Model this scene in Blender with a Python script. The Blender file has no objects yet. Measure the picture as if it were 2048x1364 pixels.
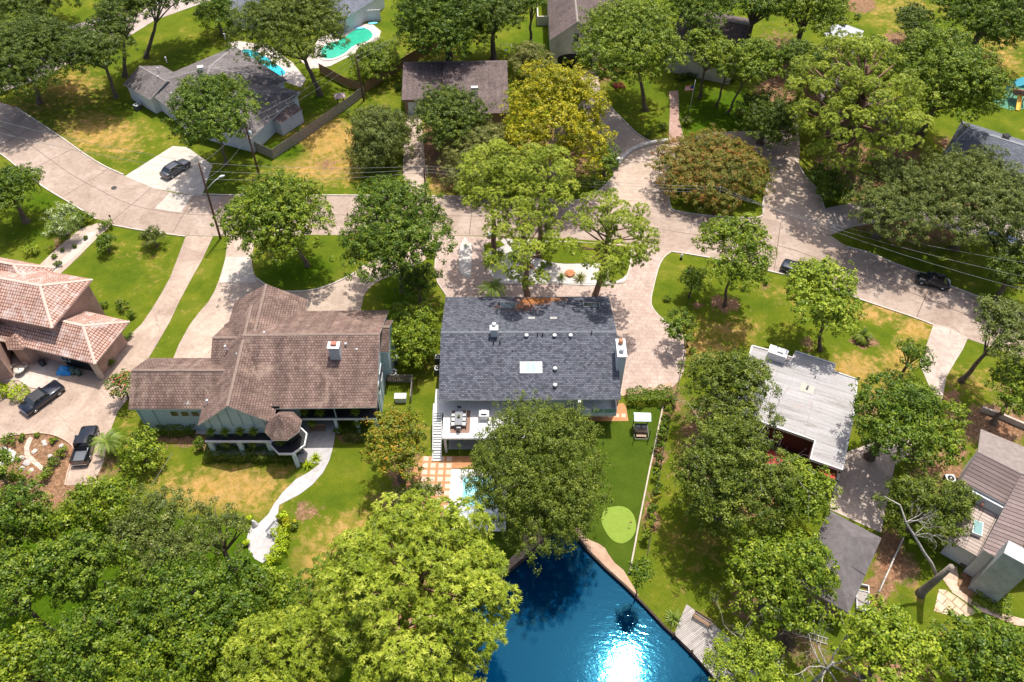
import bpy, bmesh, math, random
import numpy as np
from mathutils import Vector, Matrix
from mathutils.geometry import delaunay_2d_cdt
R = math.radians
SC = bpy.context.scene
# ---------------------------------------------------------------- camera, sky, sun, exposure
H = 75.0; F = 1592.0; PITCH = R(49.0)
cam_d = bpy.data.cameras.new('camera'); cam = bpy.data.objects.new('camera', cam_d)
SC.collection.objects.link(cam); SC.camera = cam
cam_d.sensor_width = 36.0; cam_d.lens = 36.0 * F / 2048.0; cam_d.clip_end = 4000; cam_d.clip_start = 0.5
cam.location = (0, 0, H); cam.rotation_euler = (math.pi / 2 - PITCH, 0, 0)
SUN_EL = R(70.2); SUN_AZ = R(22.0)            # azimuth to the right of straight ahead (+Y)
world = bpy.data.worlds.new('World'); SC.world = world; world.use_nodes = True
wn = world.node_tree.nodes; wl = world.node_tree.links
sky = wn.new('ShaderNodeTexSky'); sky.sky_type = 'NISHITA'; sky.sun_disc = False
sky.dust_density = 4.0; sky.ozone_density = .6; sky.air_density = .8; sky.sun_elevation = SUN_EL; sky.sun_rotation = SUN_AZ
wl.new(sky.outputs[0], wn['Background'].inputs[0]); wn['Background'].inputs[1].default_value = 0.15
sun_d = bpy.data.lights.new('sun', 'SUN'); sun_d.energy = 4.1; sun_d.angle = R(0.6); sun_d.color = (1.0, .955, .87)
sun = bpy.data.objects.new('sun', sun_d); SC.collection.objects.link(sun)
sdir = Vector((math.sin(SUN_AZ) * math.cos(SUN_EL), math.cos(SUN_AZ) * math.cos(SUN_EL), math.sin(SUN_EL)))
sun.rotation_euler = sdir.to_track_quat('Z', 'Y').to_euler(); sun.location = (0, 60, 90)
SC.view_settings.view_transform = 'Standard'; SC.view_settings.look = 'None'
SC.view_settings.exposure = 0.48; SC.view_settings.gamma = 1.0

# ---------------------------------------------------------------- helpers
SP, CP = math.sin(PITCH), math.cos(PITCH)
def P(px, py, z=0.0):
    a = (px - 1024) / F; b = (py - 682) / F
    t = (H - z) / (SP + b * CP)
    return Vector((a * t, (CP - b * SP) * t, z))
def P2(px, py, z=0.0):
    v = P(px, py, z); return (v.x, v.y)
def depth(v): return v.y * CP + (H - v.z) * SP
def ppm(v): return F / depth(v)              # photo pixels per metre there
col = SC.collection
def tag(o, label=None, cat=None, group=None, kind=None):
    if label: o['label'] = label
    if cat: o['category'] = cat
    if group: o['group'] = group
    if kind: o['kind'] = kind
    return o
def empty(name, loc, label, cat, group=None):
    o = bpy.data.objects.new(name, None); col.objects.link(o); o.location = loc; o.empty_display_size = .3
    return tag(o, label, cat, group)

# ---- materials
def _mat(name):
    m = bpy.data.materials.new(name); m.use_nodes = True
    nt = m.node_tree; b = nt.nodes['Principled BSDF']
    return m, nt, b
def ramp(nt, fac, stops, interp='LINEAR'):
    r = nt.nodes.new('ShaderNodeValToRGB'); r.color_ramp.interpolation = interp
    el = r.color_ramp.elements
    while len(el) > len(stops): el.remove(el[-1])
    while len(el) < len(stops): el.new(0.5)
    for e, (p, c) in zip(el, stops): e.position = p; e.color = (*c[:3], 1)
    nt.links.new(fac, r.inputs[0]); return r.outputs[0]
def noise(nt, scale, detail=4, rough=.55, vec=None, dist=0):
    n = nt.nodes.new('ShaderNodeTexNoise'); n.inputs['Scale'].default_value = scale
    n.inputs['Detail'].default_value = detail; n.inputs['Roughness'].default_value = rough
    n.inputs['Distortion'].default_value = dist
    if vec: nt.links.new(vec, n.inputs['Vector'])
    return n.outputs['Fac']
def wpos(nt):
    return nt.nodes.new('ShaderNodeNewGeometry').outputs['Position']
def rotscale(nt, p, rot, sc):
    a = nt.nodes.new('ShaderNodeMapping'); nt.links.new(p, a.inputs[0]); a.inputs['Rotation'].default_value = (0, 0, rot)
    b = nt.nodes.new('ShaderNodeMapping'); nt.links.new(a.outputs[0], b.inputs[0]); b.inputs['Scale'].default_value = sc
    return b.outputs[0]
def mixc(nt, fac, a, b, mode='MIX'):
    m = nt.nodes.new('ShaderNodeMix'); m.data_type = 'RGBA'; m.blend_type = mode
    for i, v in ((0, fac), (6, a), (7, b)):
        if isinstance(v, (int, float)): m.inputs[i].default_value = v
        elif isinstance(v, (tuple, list)): m.inputs[i].default_value = (*v[:3], 1)
        else: nt.links.new(v, m.inputs[i])
    return m.outputs[2]
def math_(nt, op, a, b=0.0, clamp=False):
    m = nt.nodes.new('ShaderNodeMath'); m.operation = op; m.use_clamp = clamp
    for i, v in ((0, a), (1, b)):
        if isinstance(v, (int, float)): m.inputs[i].default_value = v
        else: nt.links.new(v, m.inputs[i])
    return m.outputs[0]
def bump(nt, b, h, strength=.4, dist=.05):
    n = nt.nodes.new('ShaderNodeBump'); n.inputs['Strength'].default_value = strength; n.inputs['Distance'].default_value = dist
    nt.links.new(h, n.inputs['Height']); nt.links.new(n.outputs[0], b.inputs['Normal'])
MATS = {}
def rough(name, c1, c2=None, scale=1.5, r=.85, spec=.3, fine=14, metal=0, bs=.2, c3=None):
    """two or three colours mixed by world noise, with fine grain"""
    if name in MATS: return MATS[name]
    m, nt, b = _mat(name); c2 = c2 or tuple(x * .8 for x in c1)
    p = wpos(nt)
    n1 = noise(nt, scale, 5, .6, p)
    stops = [(.34, c1), (.66, c2)] if c3 is None else [(.3, c1), (.52, c2), (.72, c3)]
    c = ramp(nt, n1, stops)
    n2 = noise(nt, fine, 2, .6, p)
    g = ramp(nt, n2, [(.3, (.86,) * 3), (.7, (1.12,) * 3)])
    c = mixc(nt, 1.0, c, g, 'MULTIPLY')
    nt.links.new(c, b.inputs['Base Color']); b.inputs['Roughness'].default_value = r
    b.inputs['Specular IOR Level'].default_value = spec; b.inputs['Metallic'].default_value = metal
    if bs: bump(nt, b, n2, bs, .03)
    MATS[name] = m; return m
def shingle(name, ca, cb, mortar, bw=.34, rh=.17, stain=None, msize=.022, bias=0.0, bs=.5, offset=.5, blotch=.25, streak=0):
    """courses laid from the roof's own UV (metres)"""
    if name in MATS: return MATS[name]
    m, nt, b = _mat(name)
    uv = nt.nodes.new('ShaderNodeUVMap').outputs[0]
    t = nt.nodes.new('ShaderNodeTexBrick'); t.offset = offset; t.squash = 1.0
    nt.links.new(uv, t.inputs['Vector'])
    t.inputs['Color1'].default_value = (*ca, 1); t.inputs['Color2'].default_value = (*cb, 1); t.inputs['Mortar'].default_value = (*mortar, 1)
    t.inputs['Scale'].default_value = 1.0; t.inputs['Mortar Size'].default_value = msize; t.inputs['Mortar Smooth'].default_value = .2
    t.inputs['Brick Width'].default_value = bw; t.inputs['Row Height'].default_value = rh; t.inputs['Bias'].default_value = bias
    p = wpos(nt)
    n1 = noise(nt, .35, 5, .65, p, .6)
    g = ramp(nt, n1, [(.3, (1 - blotch,) * 3), (.7, (1 + blotch,) * 3)])
    c = mixc(nt, 1.0, t.outputs['Color'], g, 'MULTIPLY')
    n3 = noise(nt, 9, 3, .7, p)
    c = mixc(nt, 1.0, c, ramp(nt, n3, [(.3, (.85,) * 3), (.7, (1.15,) * 3)]), 'MULTIPLY')
    if stain:
        n2 = noise(nt, .5, 6, .7, p, 1.0)
        f = ramp(nt, n2, [(.5, (0, 0, 0)), (.68, (1, 1, 1))])
        c = mixc(nt, math_(nt, 'MULTIPLY', f, .55), c, stain)
    if streak:
        mp = nt.nodes.new('ShaderNodeMapping'); nt.links.new(uv, mp.inputs[0]); mp.inputs['Scale'].default_value = (1.3, .1, 1)
        n4 = noise(nt, 1.0, 4, .65, mp.outputs[0])
        c = mixc(nt, 1.0, c, ramp(nt, n4, [(.35, (1 - streak,) * 3), (.65, (1 + streak,) * 3)]), 'MULTIPLY')
    nt.links.new(c, b.inputs['Base Color']); b.inputs['Roughness'].default_value = .88
    b.inputs['Specular IOR Level'].default_value = .25
    bump(nt, b, t.outputs['Fac'], -bs, .03)
    MATS[name] = m; return m
def plain(name, c, r=.5, metal=0, spec=.5, emit=None, trans=0, coat=0, alpha=1):
    if name in MATS: return MATS[name]
    m, nt, b = _mat(name)
    b.inputs['Base Color'].default_value = (*c, 1); b.inputs['Roughness'].default_value = r
    b.inputs['Metallic'].default_value = metal; b.inputs['Specular IOR Level'].default_value = spec
    b.inputs['Transmission Weight'].default_value = trans; b.inputs['Coat Weight'].default_value = coat
    b.inputs['Alpha'].default_value = alpha
    MATS[name] = m; return m
def leafmat(name, cols, fl=None, rg=.42, trl=.14):
    """cols: dark, mid, light leaf colours picked per leaf by its own random value; fl: flower colour"""
    if name in MATS: return MATS[name]
    m, nt, b = _mat(name)
    at = nt.nodes.new('ShaderNodeAttribute'); at.attribute_name = 't'
    st = [(.12, cols[0]), (.5, cols[1]), (.88, cols[2])]
    if fl: st = [(.1, cols[0]), (.40, cols[1]), (.64, cols[2]), (.76, fl)]
    c = ramp(nt, at.outputs['Fac'], st)
    nt.links.new(c, b.inputs['Base Color']); b.inputs['Roughness'].default_value = rg
    b.inputs['Specular IOR Level'].default_value = .17
    tr = nt.nodes.new('ShaderNodeBsdfTranslucent')
    c2 = mixc(nt, 1.0, c, (1.3, 1.35, .5), 'MULTIPLY'); nt.links.new(c2, tr.inputs[0])
    mx = nt.nodes.new('ShaderNodeMixShader'); mx.inputs[0].default_value = trl
    nt.links.new(b.outputs[0], mx.inputs[1]); nt.links.new(tr.outputs[0], mx.inputs[2])
    nt.links.new(mx.outputs[0], nt.nodes['Material Output'].inputs[0])
    MATS[name] = m; return m

# ---- mesh builder
class M:
    def __init__(s): s.v = []; s.f = []; s.mi = []; s.uv = []; s.sm = []
    def face(s, pts, mi=0, uv=None, sm=False):
        n = len(s.v); s.v += [tuple(p) for p in pts]; s.f.append(tuple(range(n, n + len(pts)))); s.mi.append(mi); s.uv.append(uv); s.sm.append(sm)
    def faces(s, vs, fs, mi=0, sm=False):
        n = len(s.v); s.v += [tuple(p) for p in vs]
        for f in fs: s.f.append(tuple(i + n for i in f)); s.mi.append(mi); s.uv.append(None); s.sm.append(sm)
    def box(s, fr, x0, x1, y0, y1, z0, z1, mi=0):
        c = [fr(x, y, z) for z in (z0, z1) for x, y in ((x0, y0), (x1, y0), (x1, y1), (x0, y1))]
        s.faces(c, [(3, 2, 1, 0), (4, 5, 6, 7), (0, 1, 5, 4), (1, 2, 6, 5), (2, 3, 7, 6), (3, 0, 4, 7)], mi)
    def prism(s, pts, z0, z1, mi=0, mside=None):
        """pts: xy list"""
        n = len(pts)
        a = sum(pts[i][0] * pts[(i + 1) % n][1] - pts[(i + 1) % n][0] * pts[i][1] for i in range(n))
        if a < 0: pts = pts[::-1]
        b = [(x, y, z0) for x, y in pts]; t = [(x, y, z1) for x, y in pts]
        s.face(t, mi); s.face(b[::-1], mi)
        for i in range(n):
            j = (i + 1) % n; l = math.hypot(pts[j][0] - pts[i][0], pts[j][1] - pts[i][1]); s.face([b[i], b[j], t[j], t[i]], mi if mside is None else mside, [(0, z0), (l, z0), (l, z1), (0, z1)])
    def tube(s, pts, rad, n=6, mi=0, cap=True, sm=True):
        pts = [Vector(p) for p in pts]; rings = []
        if not isinstance(rad, (list, tuple)): rad = [rad] * len(pts)
        for i, p in enumerate(pts):
            d = (pts[min(i + 1, len(pts) - 1)] - pts[max(i - 1, 0)])
            if d.length < 1e-6: d = Vector((0, 0, 1))
            d.normalize(); u = d.orthogonal() if i == 0 else (pu - d * pu.dot(d))
            if u.length < 1e-5: u = d.orthogonal()
            u.normalize(); pu = u; w = d.cross(u)
            rings.append([p + (u * math.cos(2 * math.pi * k / n) + w * math.sin(2 * math.pi * k / n)) * rad[i] for k in range(n)])
        vs = [q for r in rings for q in r]; fs = []
        for i in range(len(pts) - 1):
            for k in range(n): fs.append((i * n + k, i * n + (k + 1) % n, (i + 1) * n + (k + 1) % n, (i + 1) * n + k))
        if cap: fs += [tuple(range(n - 1, -1, -1)), tuple((len(pts) - 1) * n + k for k in range(n))]
        s.faces(vs, fs, mi, sm)
    def build(s, name, mats, parent=None, z=None):
        if not isinstance(mats, (list, tuple)): mats = [mats]
        me = bpy.data.meshes.new(name)
        off = parent_world(parent) if parent else Vector((0, 0, 0))
        me.from_pydata([(x - off.x, y - off.y, z_ - off.z) for x, y, z_ in s.v], [], s.f)
        for m in mats: me.materials.append(m)
        for p, i, sm in zip(me.polygons, s.mi, s.sm): p.material_index = i; p.use_smooth = sm
        if any(u for u in s.uv):
            ul = me.uv_layers.new(name='UVMap').data
            for p, u in zip(me.polygons, s.uv):
                if u:
                    for li, c in zip(p.loop_indices, u): ul[li].uv = c
        me.update()
        o = bpy.data.objects.new(name, me); col.objects.link(o)
        if parent: o.parent = parent
        return o
def parent_world(o):
    v = Vector((0, 0, 0))
    while o: v += o.location; o = o.parent
    return v
def frame(O, ang=0):
    c, s_ = math.cos(ang), math.sin(ang)
    return lambda x, y, z: (O[0] + x * c - y * s_, O[1] + x * s_ + y * c, (O[2] if len(O) > 2 else 0) + z)
def smooth(pts, n=5, closed=False):
    """Catmull-Rom through the points"""
    out = []; N = len(pts); rng = range(N) if closed else range(N - 1)
    g = (lambda i: pts[i % N]) if closed else (lambda i: pts[max(0, min(N - 1, i))])
    for i in rng:
        p0, p1, p2, p3 = g(i - 1), g(i), g(i + 1), g(i + 2)
        for k in range(n):
            t = k / n
            out.append(tuple(.5 * (2 * p1[d] + (p2[d] - p0[d]) * t + (2 * p0[d] - 5 * p1[d] + 4 * p2[d] - p3[d]) * t * t + (3 * p1[d] - p0[d] - 3 * p2[d] + p3[d]) * t ** 3) for d in range(2)))
    if not closed: out.append(tuple(pts[-1]))
    return out
def W(pts, z=0): return [P2(x, y, z) for x, y in pts]
def sheet(name, pts, z, mat, sm=0, label=None, cat=None, kind='structure', extra=None, thick=None):
    """a flat paved or planted area outlined in photo pixels on the ground"""
    w = W(pts, z)
    if sm: w = smooth(w, sm, True)
    m = M()
    if thick: m.prism(w, z - thick, z)
    else:
        n = len(w)
        a = sum(w[i][0] * w[(i + 1) % n][1] - w[(i + 1) % n][0] * w[i][1] for i in range(n))
        if a < 0: w = w[::-1]
        m.face([(x, y, z) for x, y in w], 0)
    mats = [mat]
    if extra: extra(m); mats += extra.mats
    o = m.build(name, mats)
    return tag(o, label, cat, None, kind)
def strip(m, w, half, z0, z1, mi=0):
    """a raised band of constant width along world xy points"""
    n = len(w); L = []; Rr = []
    for i in range(n):
        a = Vector(w[max(i - 1, 0)]); b = Vector(w[min(i + 1, n - 1)]); d = (b - a)
        if d.length < 1e-6: d = Vector((1, 0))
        d.normalize(); nn = Vector((-d.y, d.x)); p = Vector(w[i])
        L.append(p + nn * half); Rr.append(p - nn * half)
    for i in range(n - 1):
        a, b, c, d = L[i], L[i + 1], Rr[i + 1], Rr[i]
        m.face([(d.x, d.y, z1), (c.x, c.y, z1), (b.x, b.y, z1), (a.x, a.y, z1)], mi)
        if z1 - z0 > .01:
            m.face([(a.x, a.y, z1), (b.x, b.y, z1), (b.x, b.y, z0), (a.x, a.y, z0)], mi)
            m.face([(d.x, d.y, z0), (c.x, c.y, z0), (c.x, c.y, z1), (d.x, d.y, z1)], mi)
    if z1 - z0 > .01:
        for (a, d) in ((L[0], Rr[0]), (L[-1], Rr[-1])):
            m.face([(a.x, a.y, z0), (d.x, d.y, z0), (d.x, d.y, z1), (a.x, a.y, z1)], mi)
# ================================================================ ground, pond, roads
def grass_mat():
    m, nt, b = _mat('lawn_soil'); p = wpos(nt)
    at = nt.nodes.new('ShaderNodeAttribute'); at.attribute_name = 'soil'
    sep = nt.nodes.new('ShaderNodeSeparateColor'); nt.links.new(at.outputs['Color'], sep.inputs[0])
    n1 = noise(nt, .16, 5, .6, p, .4); n2 = noise(nt, 1.1, 6, .7, p, .5); n3 = noise(nt, 9, 3, .7, p)
    g = ramp(nt, n1, [(.3, (.066, .105, .008)), (.5, (.100, .134, .010)), (.7, (.150, .165, .018))])
    dry0 = ramp(nt, n2, [(.35, (.24, .18, .03)), (.65, (.42, .26, .095))])
    f = math_(nt, 'ADD', math_(nt, 'ADD', sep.outputs[0], math_(nt, 'MULTIPLY', math_(nt, 'SUBTRACT', n1, .44), .9)), math_(nt, 'MULTIPLY', math_(nt, 'SUBTRACT', n2, .5), 1.5))
    fd = ramp(nt, f, [(.22, (0, 0, 0)), (.72, (1, 1, 1))])
    c = mixc(nt, fd, g, dry0)
    # lusher, deeper green
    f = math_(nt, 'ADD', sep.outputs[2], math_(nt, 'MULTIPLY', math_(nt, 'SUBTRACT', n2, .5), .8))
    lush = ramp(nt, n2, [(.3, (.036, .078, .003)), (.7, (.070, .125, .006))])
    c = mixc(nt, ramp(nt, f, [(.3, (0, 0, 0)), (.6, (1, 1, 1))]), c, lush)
    # bare soil, mulch and leaf litter
    n5 = noise(nt, 2.6, 6, .75, p, .8)
    soil = ramp(nt, n5, [(.3, (.10, .055, .03)), (.5, (.22, .125, .07)), (.7, (.40, .26, .16))])
    f = math_(nt, 'ADD', sep.outputs[1], math_(nt, 'MULTIPLY', math_(nt, 'SUBTRACT', n2, .5), 1.3))
    c = mixc(nt, ramp(nt, f, [(.35, (0, 0, 0)), (.6, (1, 1, 1))]), c, soil)
    n6 = noise(nt, .5, 5, .75, p, .6)
    c = mixc(nt, 1.0, c, ramp(nt, n6, [(.32, (.80, .86, .9)), (.5, (1, 1, 1)), (.68, (1.22, 1.08, 1.1))]), 'MULTIPLY')
    c = mixc(nt, 1.0, c, ramp(nt, n3, [(.28, (.68,) * 3), (.72, (1.3,) * 3)]), 'MULTIPLY')
    nt.links.new(c, b.inputs['Base Color']); b.inputs['Roughness'].default_value = .95; b.inputs['Specular IOR Level'].default_value = .03
    h = math_(nt, 'ADD', n3, noise(nt, 30, 2, .6, p)); bump(nt, b, h, .7, .06)
    return m
# patches of other ground: (px, py, rx, ry, strength, channel) channel 0 dry, 1 soil, 2 lush
PATCH = [(190,265,85,35,.75,0),(240,300,60,30,.45,0),(150,170,70,40,.55,0),(60,215,60,20,.4,0),(655,285,75,45,.95,0),(640,330,90,40,.7,0),(655,330,35,14,.75,1),(600,350,80,30,.5,0),
 (470,975,90,42,1.0,0),(380,985,60,40,.75,0),(540,950,60,22,.6,0),(430,950,50,25,.5,0),(610,1020,28,22,.85,1),(640,1140,60,60,.8,0),(600,1170,60,50,.6,0),
 (730,250,30,60,.3,0),(900,375,70,18,.6,0),(970,385,50,12,.5,1),(1410,700,60,30,.75,0),(1470,660,50,30,.55,0),(1380,690,30,25,.6,0),(1450,665,18,8,.5,1),
 (1750,620,70,22,.75,0),(1830,660,35,30,.85,0),(1710,740,45,30,.9,0),(1800,720,30,22,.85,0),(1780,790,40,20,.8,0),(1740,820,50,40,.6,1),
 (1650,560,60,25,.35,0),(1560,590,60,25,.3,0),(1530,577,14,12,.7,1),(1447,608,24,15,1.3,1),(1390,605,14,9,1.2,1),(1726,684,24,14,1.3,1),(1610,690,20,14,.9,1),
 (1700,330,70,50,1.0,1),(1740,350,50,50,1.0,1),(1850,430,160,70,.85,1),(1760,430,70,40,.9,1),(1800,310,60,50,.7,1),(1890,290,20,20,.9,1),(1560,350,40,70,.8,1),
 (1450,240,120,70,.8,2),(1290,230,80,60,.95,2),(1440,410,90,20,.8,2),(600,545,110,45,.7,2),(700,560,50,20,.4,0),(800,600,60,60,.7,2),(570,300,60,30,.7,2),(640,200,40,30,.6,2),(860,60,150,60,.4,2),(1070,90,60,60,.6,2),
 (860,95,60,40,.3,0),(1720,20,50,25,.0,1),(1722,10,26,14,1.4,1),(1795,80,30,16,1.3,1),(1800,20,90,50,.35,0),(2000,110,50,50,.5,0),(1990,220,60,40,.4,2),
 (1560,150,60,90,.9,1),(1200,150,30,20,.9,1),(1130,300,110,70,.75,1),(1100,350,110,40,.5,2),(910,330,70,60,.8,1),(860,290,30,60,.8,1),
 (80,400,60,40,.6,2),(60,460,80,40,.5,2),(120,500,20,40,.7,1),(160,490,14,30,.8,1),(270,520,80,50,.2,0),(250,560,60,40,.15,0),(25,930,170,60,1.6,1),(60,980,90,40,1.3,1),(20,880,80,20,1.2,1),(20,790,30,12,1.0,1),
 (255,850,25,60,.35,0),(370,880,150,16,.8,1),(500,905,110,12,.9,1),(700,870,40,14,.8,1),(810,935,40,25,1.1,1),(800,1000,60,30,.8,1),(850,620,60,60,.4,1),(845,800,12,60,.2,0),
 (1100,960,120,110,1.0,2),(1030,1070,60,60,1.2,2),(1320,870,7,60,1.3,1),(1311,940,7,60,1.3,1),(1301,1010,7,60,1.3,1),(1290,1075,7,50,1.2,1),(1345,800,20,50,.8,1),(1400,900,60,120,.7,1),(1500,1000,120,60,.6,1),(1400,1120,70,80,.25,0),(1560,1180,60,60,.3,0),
 (1490,1205,32,45,.9,1),(1575,1280,45,28,.8,1),(1620,1310,60,40,.6,1),(1780,1120,26,60,1.5,1),(1750,1190,24,30,1.4,1),(1830,1150,24,30,.6,1),(1840,1180,20,18,.6,0),(1940,1170,30,28,1.2,1),(1870,960,60,50,1.0,1),(1910,880,28,60,1.1,1),(1780,1350,120,60,.7,1),
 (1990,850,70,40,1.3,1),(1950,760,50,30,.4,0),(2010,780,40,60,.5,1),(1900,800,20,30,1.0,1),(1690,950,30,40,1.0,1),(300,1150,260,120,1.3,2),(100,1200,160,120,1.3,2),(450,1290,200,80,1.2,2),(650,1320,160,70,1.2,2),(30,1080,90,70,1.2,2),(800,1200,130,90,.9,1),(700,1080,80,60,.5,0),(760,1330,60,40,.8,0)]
pond_px = [(1090,1079),(1124,1050),(1157,1077),(1176,1101),(1212,1137),(1252,1173),(1276,1197),(1302,1224),(1328,1252),(1348,1270),(1384,1307),(1420,1345),(1440,1366),(1520,1450),(1620,1640),(1500,1900),(1100,2000),(760,1900),(700,1560),(770,1400),(815,1305),(880,1248),(942,1199),(1000,1158),(1045,1120)]
pond = W(pond_px)
def ground():
    xs = np.arange(-120, 121, 1.6); ys = np.arange(6, 172, 1.6)
    rnd = random.Random(3); pts = []
    from mathutils import geometry
    def inside(x, y, poly):
        c = False; n = len(poly); j = n - 1
        for i in range(n):
            xi, yi = poly[i]; xj, yj = poly[j]
            if (yi > y) != (yj > y) and x < (xj - xi) * (y - yi) / (yj - yi) + xi: c = not c
            j = i
        return c
    bx = [min(p[0] for p in pond), max(p[0] for p in pond), min(p[1] for p in pond), max(p[1] for p in pond)]
    n0 = len(pond); pts = [Vector(p) for p in pond]
    for x in xs:
        for y in ys:
            xx, yy = x + rnd.uniform(-.3, .3), y + rnd.uniform(-.3, .3)
            if bx[0] - .5 < xx < bx[1] + .5 and bx[2] - .5 < yy < bx[3] + .5 and inside(xx, yy, pond): continue
            pts.append(Vector((xx, yy)))
    for (x, y) in ((-1500, -1500), (1500, -1500), (1500, 1500), (-1500, 1500), (-160, -60), (160, -60), (160, 230), (-160, 230), (0, -80), (0, 230)): pts.append(Vector((x, y)))
    res = delaunay_2d_cdt(pts, [(i, (i + 1) % n0) for i in range(n0)], [], 0, 1e-4)
    vs, fs = res[0], res[2]
    keep = []
    for f in fs:
        cx = sum(vs[i][0] for i in f) / len(f); cy = sum(vs[i][1] for i in f) / len(f)
        if bx[0] < cx < bx[1] and bx[2] < cy < bx[3] and inside(cx, cy, pond): continue
        keep.append(f)
    me = bpy.data.meshes.new('ground'); me.from_pydata([(v[0], v[1], 0) for v in vs], [], keep)
    me.materials.append(grass_mat())
    X = np.array([v[0] for v in vs]); Y = np.array([v[1] for v in vs]); colr = np.zeros((len(vs), 4)); colr[:, 3] = 1
    # evaluate patches in photo pixels (each is a real patch of ground at that place)
    z = Y * CP + H * SP; px = 1024 + F * X / z; py = 682 + F * (H * CP - Y * SP) / z
    for (cx, cy, rx, ry, s, ch) in PATCH:
        d = ((px - cx) / rx) ** 2 + ((py - cy) / ry) ** 2
        colr[:, ch] = np.maximum(colr[:, ch], s * np.exp(-d * .9)) if s > 0 else colr[:, ch]
    a = me.color_attributes.new('soil', 'FLOAT_COLOR', 'POINT'); a.data.foreach_set('color', colr.ravel())
    if me.polygons and me.polygons[0].normal.z < 0: me.flip_normals()
    o = bpy.data.objects.new('ground', me); col.objects.link(o); tag(o, kind='structure'); o['label'] = 'green lawn and bare soil around the houses'
ground()

def water_mat():
    m, nt, b = _mat('pond_water'); p = wpos(nt)
    b.inputs['Base Color'].default_value = (.0003, .022, .062, 1); b.inputs['Roughness'].default_value = .045
    b.inputs['IOR'].default_value = 1.33; b.inputs['Specular IOR Level'].default_value = .5
    b.inputs['Specular Tint'].default_value = (.12, .65, 1, 1)
    mo = rotscale(nt, p, R(18), (.8, 1.7, 1))
    n1 = noise(nt, 1.3, 3, .6, mo, .5); n2 = noise(nt, .25, 2, .5, mo); n3 = noise(nt, 4.5, 2, .5, mo)
    h = math_(nt, 'ADD', math_(nt, 'ADD', n1, math_(nt, 'MULTIPLY', n2, 1.2)), math_(nt, 'MULTIPLY', n3, .34))
    bump(nt, b, h, .34, .017)
    return m
m = M(); m.face([(x, y, -.3) for x, y in pond][::-1] if sum(pond[i][0]*pond[(i+1)%len(pond)][1]-pond[(i+1)%len(pond)][0]*pond[i][1] for i in range(len(pond))) < 0 else [(x, y, -.3) for x, y in pond], 0)
tag(m.build('water', water_mat()), 'dark blue rippled pond with bright sun glitter', None, None, 'structure')
# pond retaining wall: dark timber
wood_dark = rough('dark_timber', (.035, .025, .02), (.07, .05, .04), 3, .8)
m = M(); strip(m, pond[:17], .10, -1.6, .12); strip(m, pond[16:] + [pond[0]], .10, -1.6, .12)
tag(m.build('bulkhead_wall', wood_dark), 'low dark timber bulkhead holding the bank round the blue pond', 'retaining wall')

def concrete_mat(name, c1, c2, c3, joint=0, jc=.55, jw=.012, rot=0, sc=.5):
    m, nt, b = _mat(name); p = wpos(nt)
    n1 = noise(nt, .23, 6, .65, p, .8); n2 = noise(nt, sc * 3.2, 6, .75, p, .3); n3 = noise(nt, 22, 2, .6, p)
    c = ramp(nt, n1, [(.3, c1), (.52, c2), (.7, c3)])
    c = mixc(nt, 1.0, c, ramp(nt, n2, [(.28, (.74, .70, .67)), (.52, (1, 1, 1)), (.75, (1.1, 1.1, 1.1))]), 'MULTIPLY')
    c = mixc(nt, 1.0, c, ramp(nt, n3, [(.3, (.93,) * 3), (.7, (1.05,) * 3)]), 'MULTIPLY')
    vo = nt.nodes.new('ShaderNodeTexVoronoi'); vo.feature = 'DISTANCE_TO_EDGE'; vo.inputs['Scale'].default_value = .11
    ds = nt.nodes.new('ShaderNodeMix'); ds.data_type = 'VECTOR'; ds.inputs[0].default_value = .12
    nz = nt.nodes.new('ShaderNodeTexNoise'); nz.inputs['Scale'].default_value = .8; nz.inputs['Detail'].default_value = 5; nt.links.new(p, nz.inputs['Vector'])
    sc_ = nt.nodes.new('ShaderNodeVectorMath'); sc_.operation = 'MULTIPLY_ADD'; nt.links.new(nz.outputs['Color'], sc_.inputs[0]); sc_.inputs[1].default_value = (1.6, 1.6, 0); nt.links.new(p, sc_.inputs[2])
    nt.links.new(sc_.outputs[0], vo.inputs['Vector'])
    cr = ramp(nt, vo.outputs['Distance'], [(.0, (.45, .40, .36)), (.006, (1, 1, 1))])
    c = mixc(nt, math_(nt, 'MULTIPLY', ramp(nt, n1, [(.45, (0, 0, 0)), (.6, (1, 1, 1))]), .9), c, mixc(nt, 1.0, c, cr, 'MULTIPLY'))
    if joint:
        mp = nt.nodes.new('ShaderNodeMapping'); nt.links.new(p, mp.inputs[0]); mp.inputs['Rotation'].default_value = (0, 0, rot)
        t = nt.nodes.new('ShaderNodeTexBrick'); t.offset = 0; nt.links.new(mp.outputs[0], t.inputs[0])
        t.inputs['Scale'].default_value = 1; t.inputs['Brick Width'].default_value = joint; t.inputs['Row Height'].default_value = joint
        t.inputs['Mortar Size'].default_value = jw; t.inputs['Mortar Smooth'].default_value = .4
        for k in ('Color1', 'Color2'): t.inputs[k].default_value = (1, 1, 1, 1)
        t.inputs['Mortar'].default_value = (jc, jc * .95, jc * .9, 1)
        if joint < 1.5: t.inputs['Color2'].default_value = (.86, .84, .84, 1); t.offset = .5
        c = mixc(nt, 1.0, c, t.outputs['Color'], 'MULTIPLY')
    nt.links.new(c, b.inputs['Base Color']); b.inputs['Roughness'].default_value = .85; b.inputs['Specular IOR Level'].default_value = .25
    bump(nt, b, n2, .15, .02)
    return m
road_m = concrete_mat('road_concrete', (.27, .20, .155), (.34, .265, .215), (.41, .33, .275))
drive_m = concrete_mat('drive_concrete', (.34, .26, .205), (.42, .33, .265), (.48, .385, .315), 4.5, .6)
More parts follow.
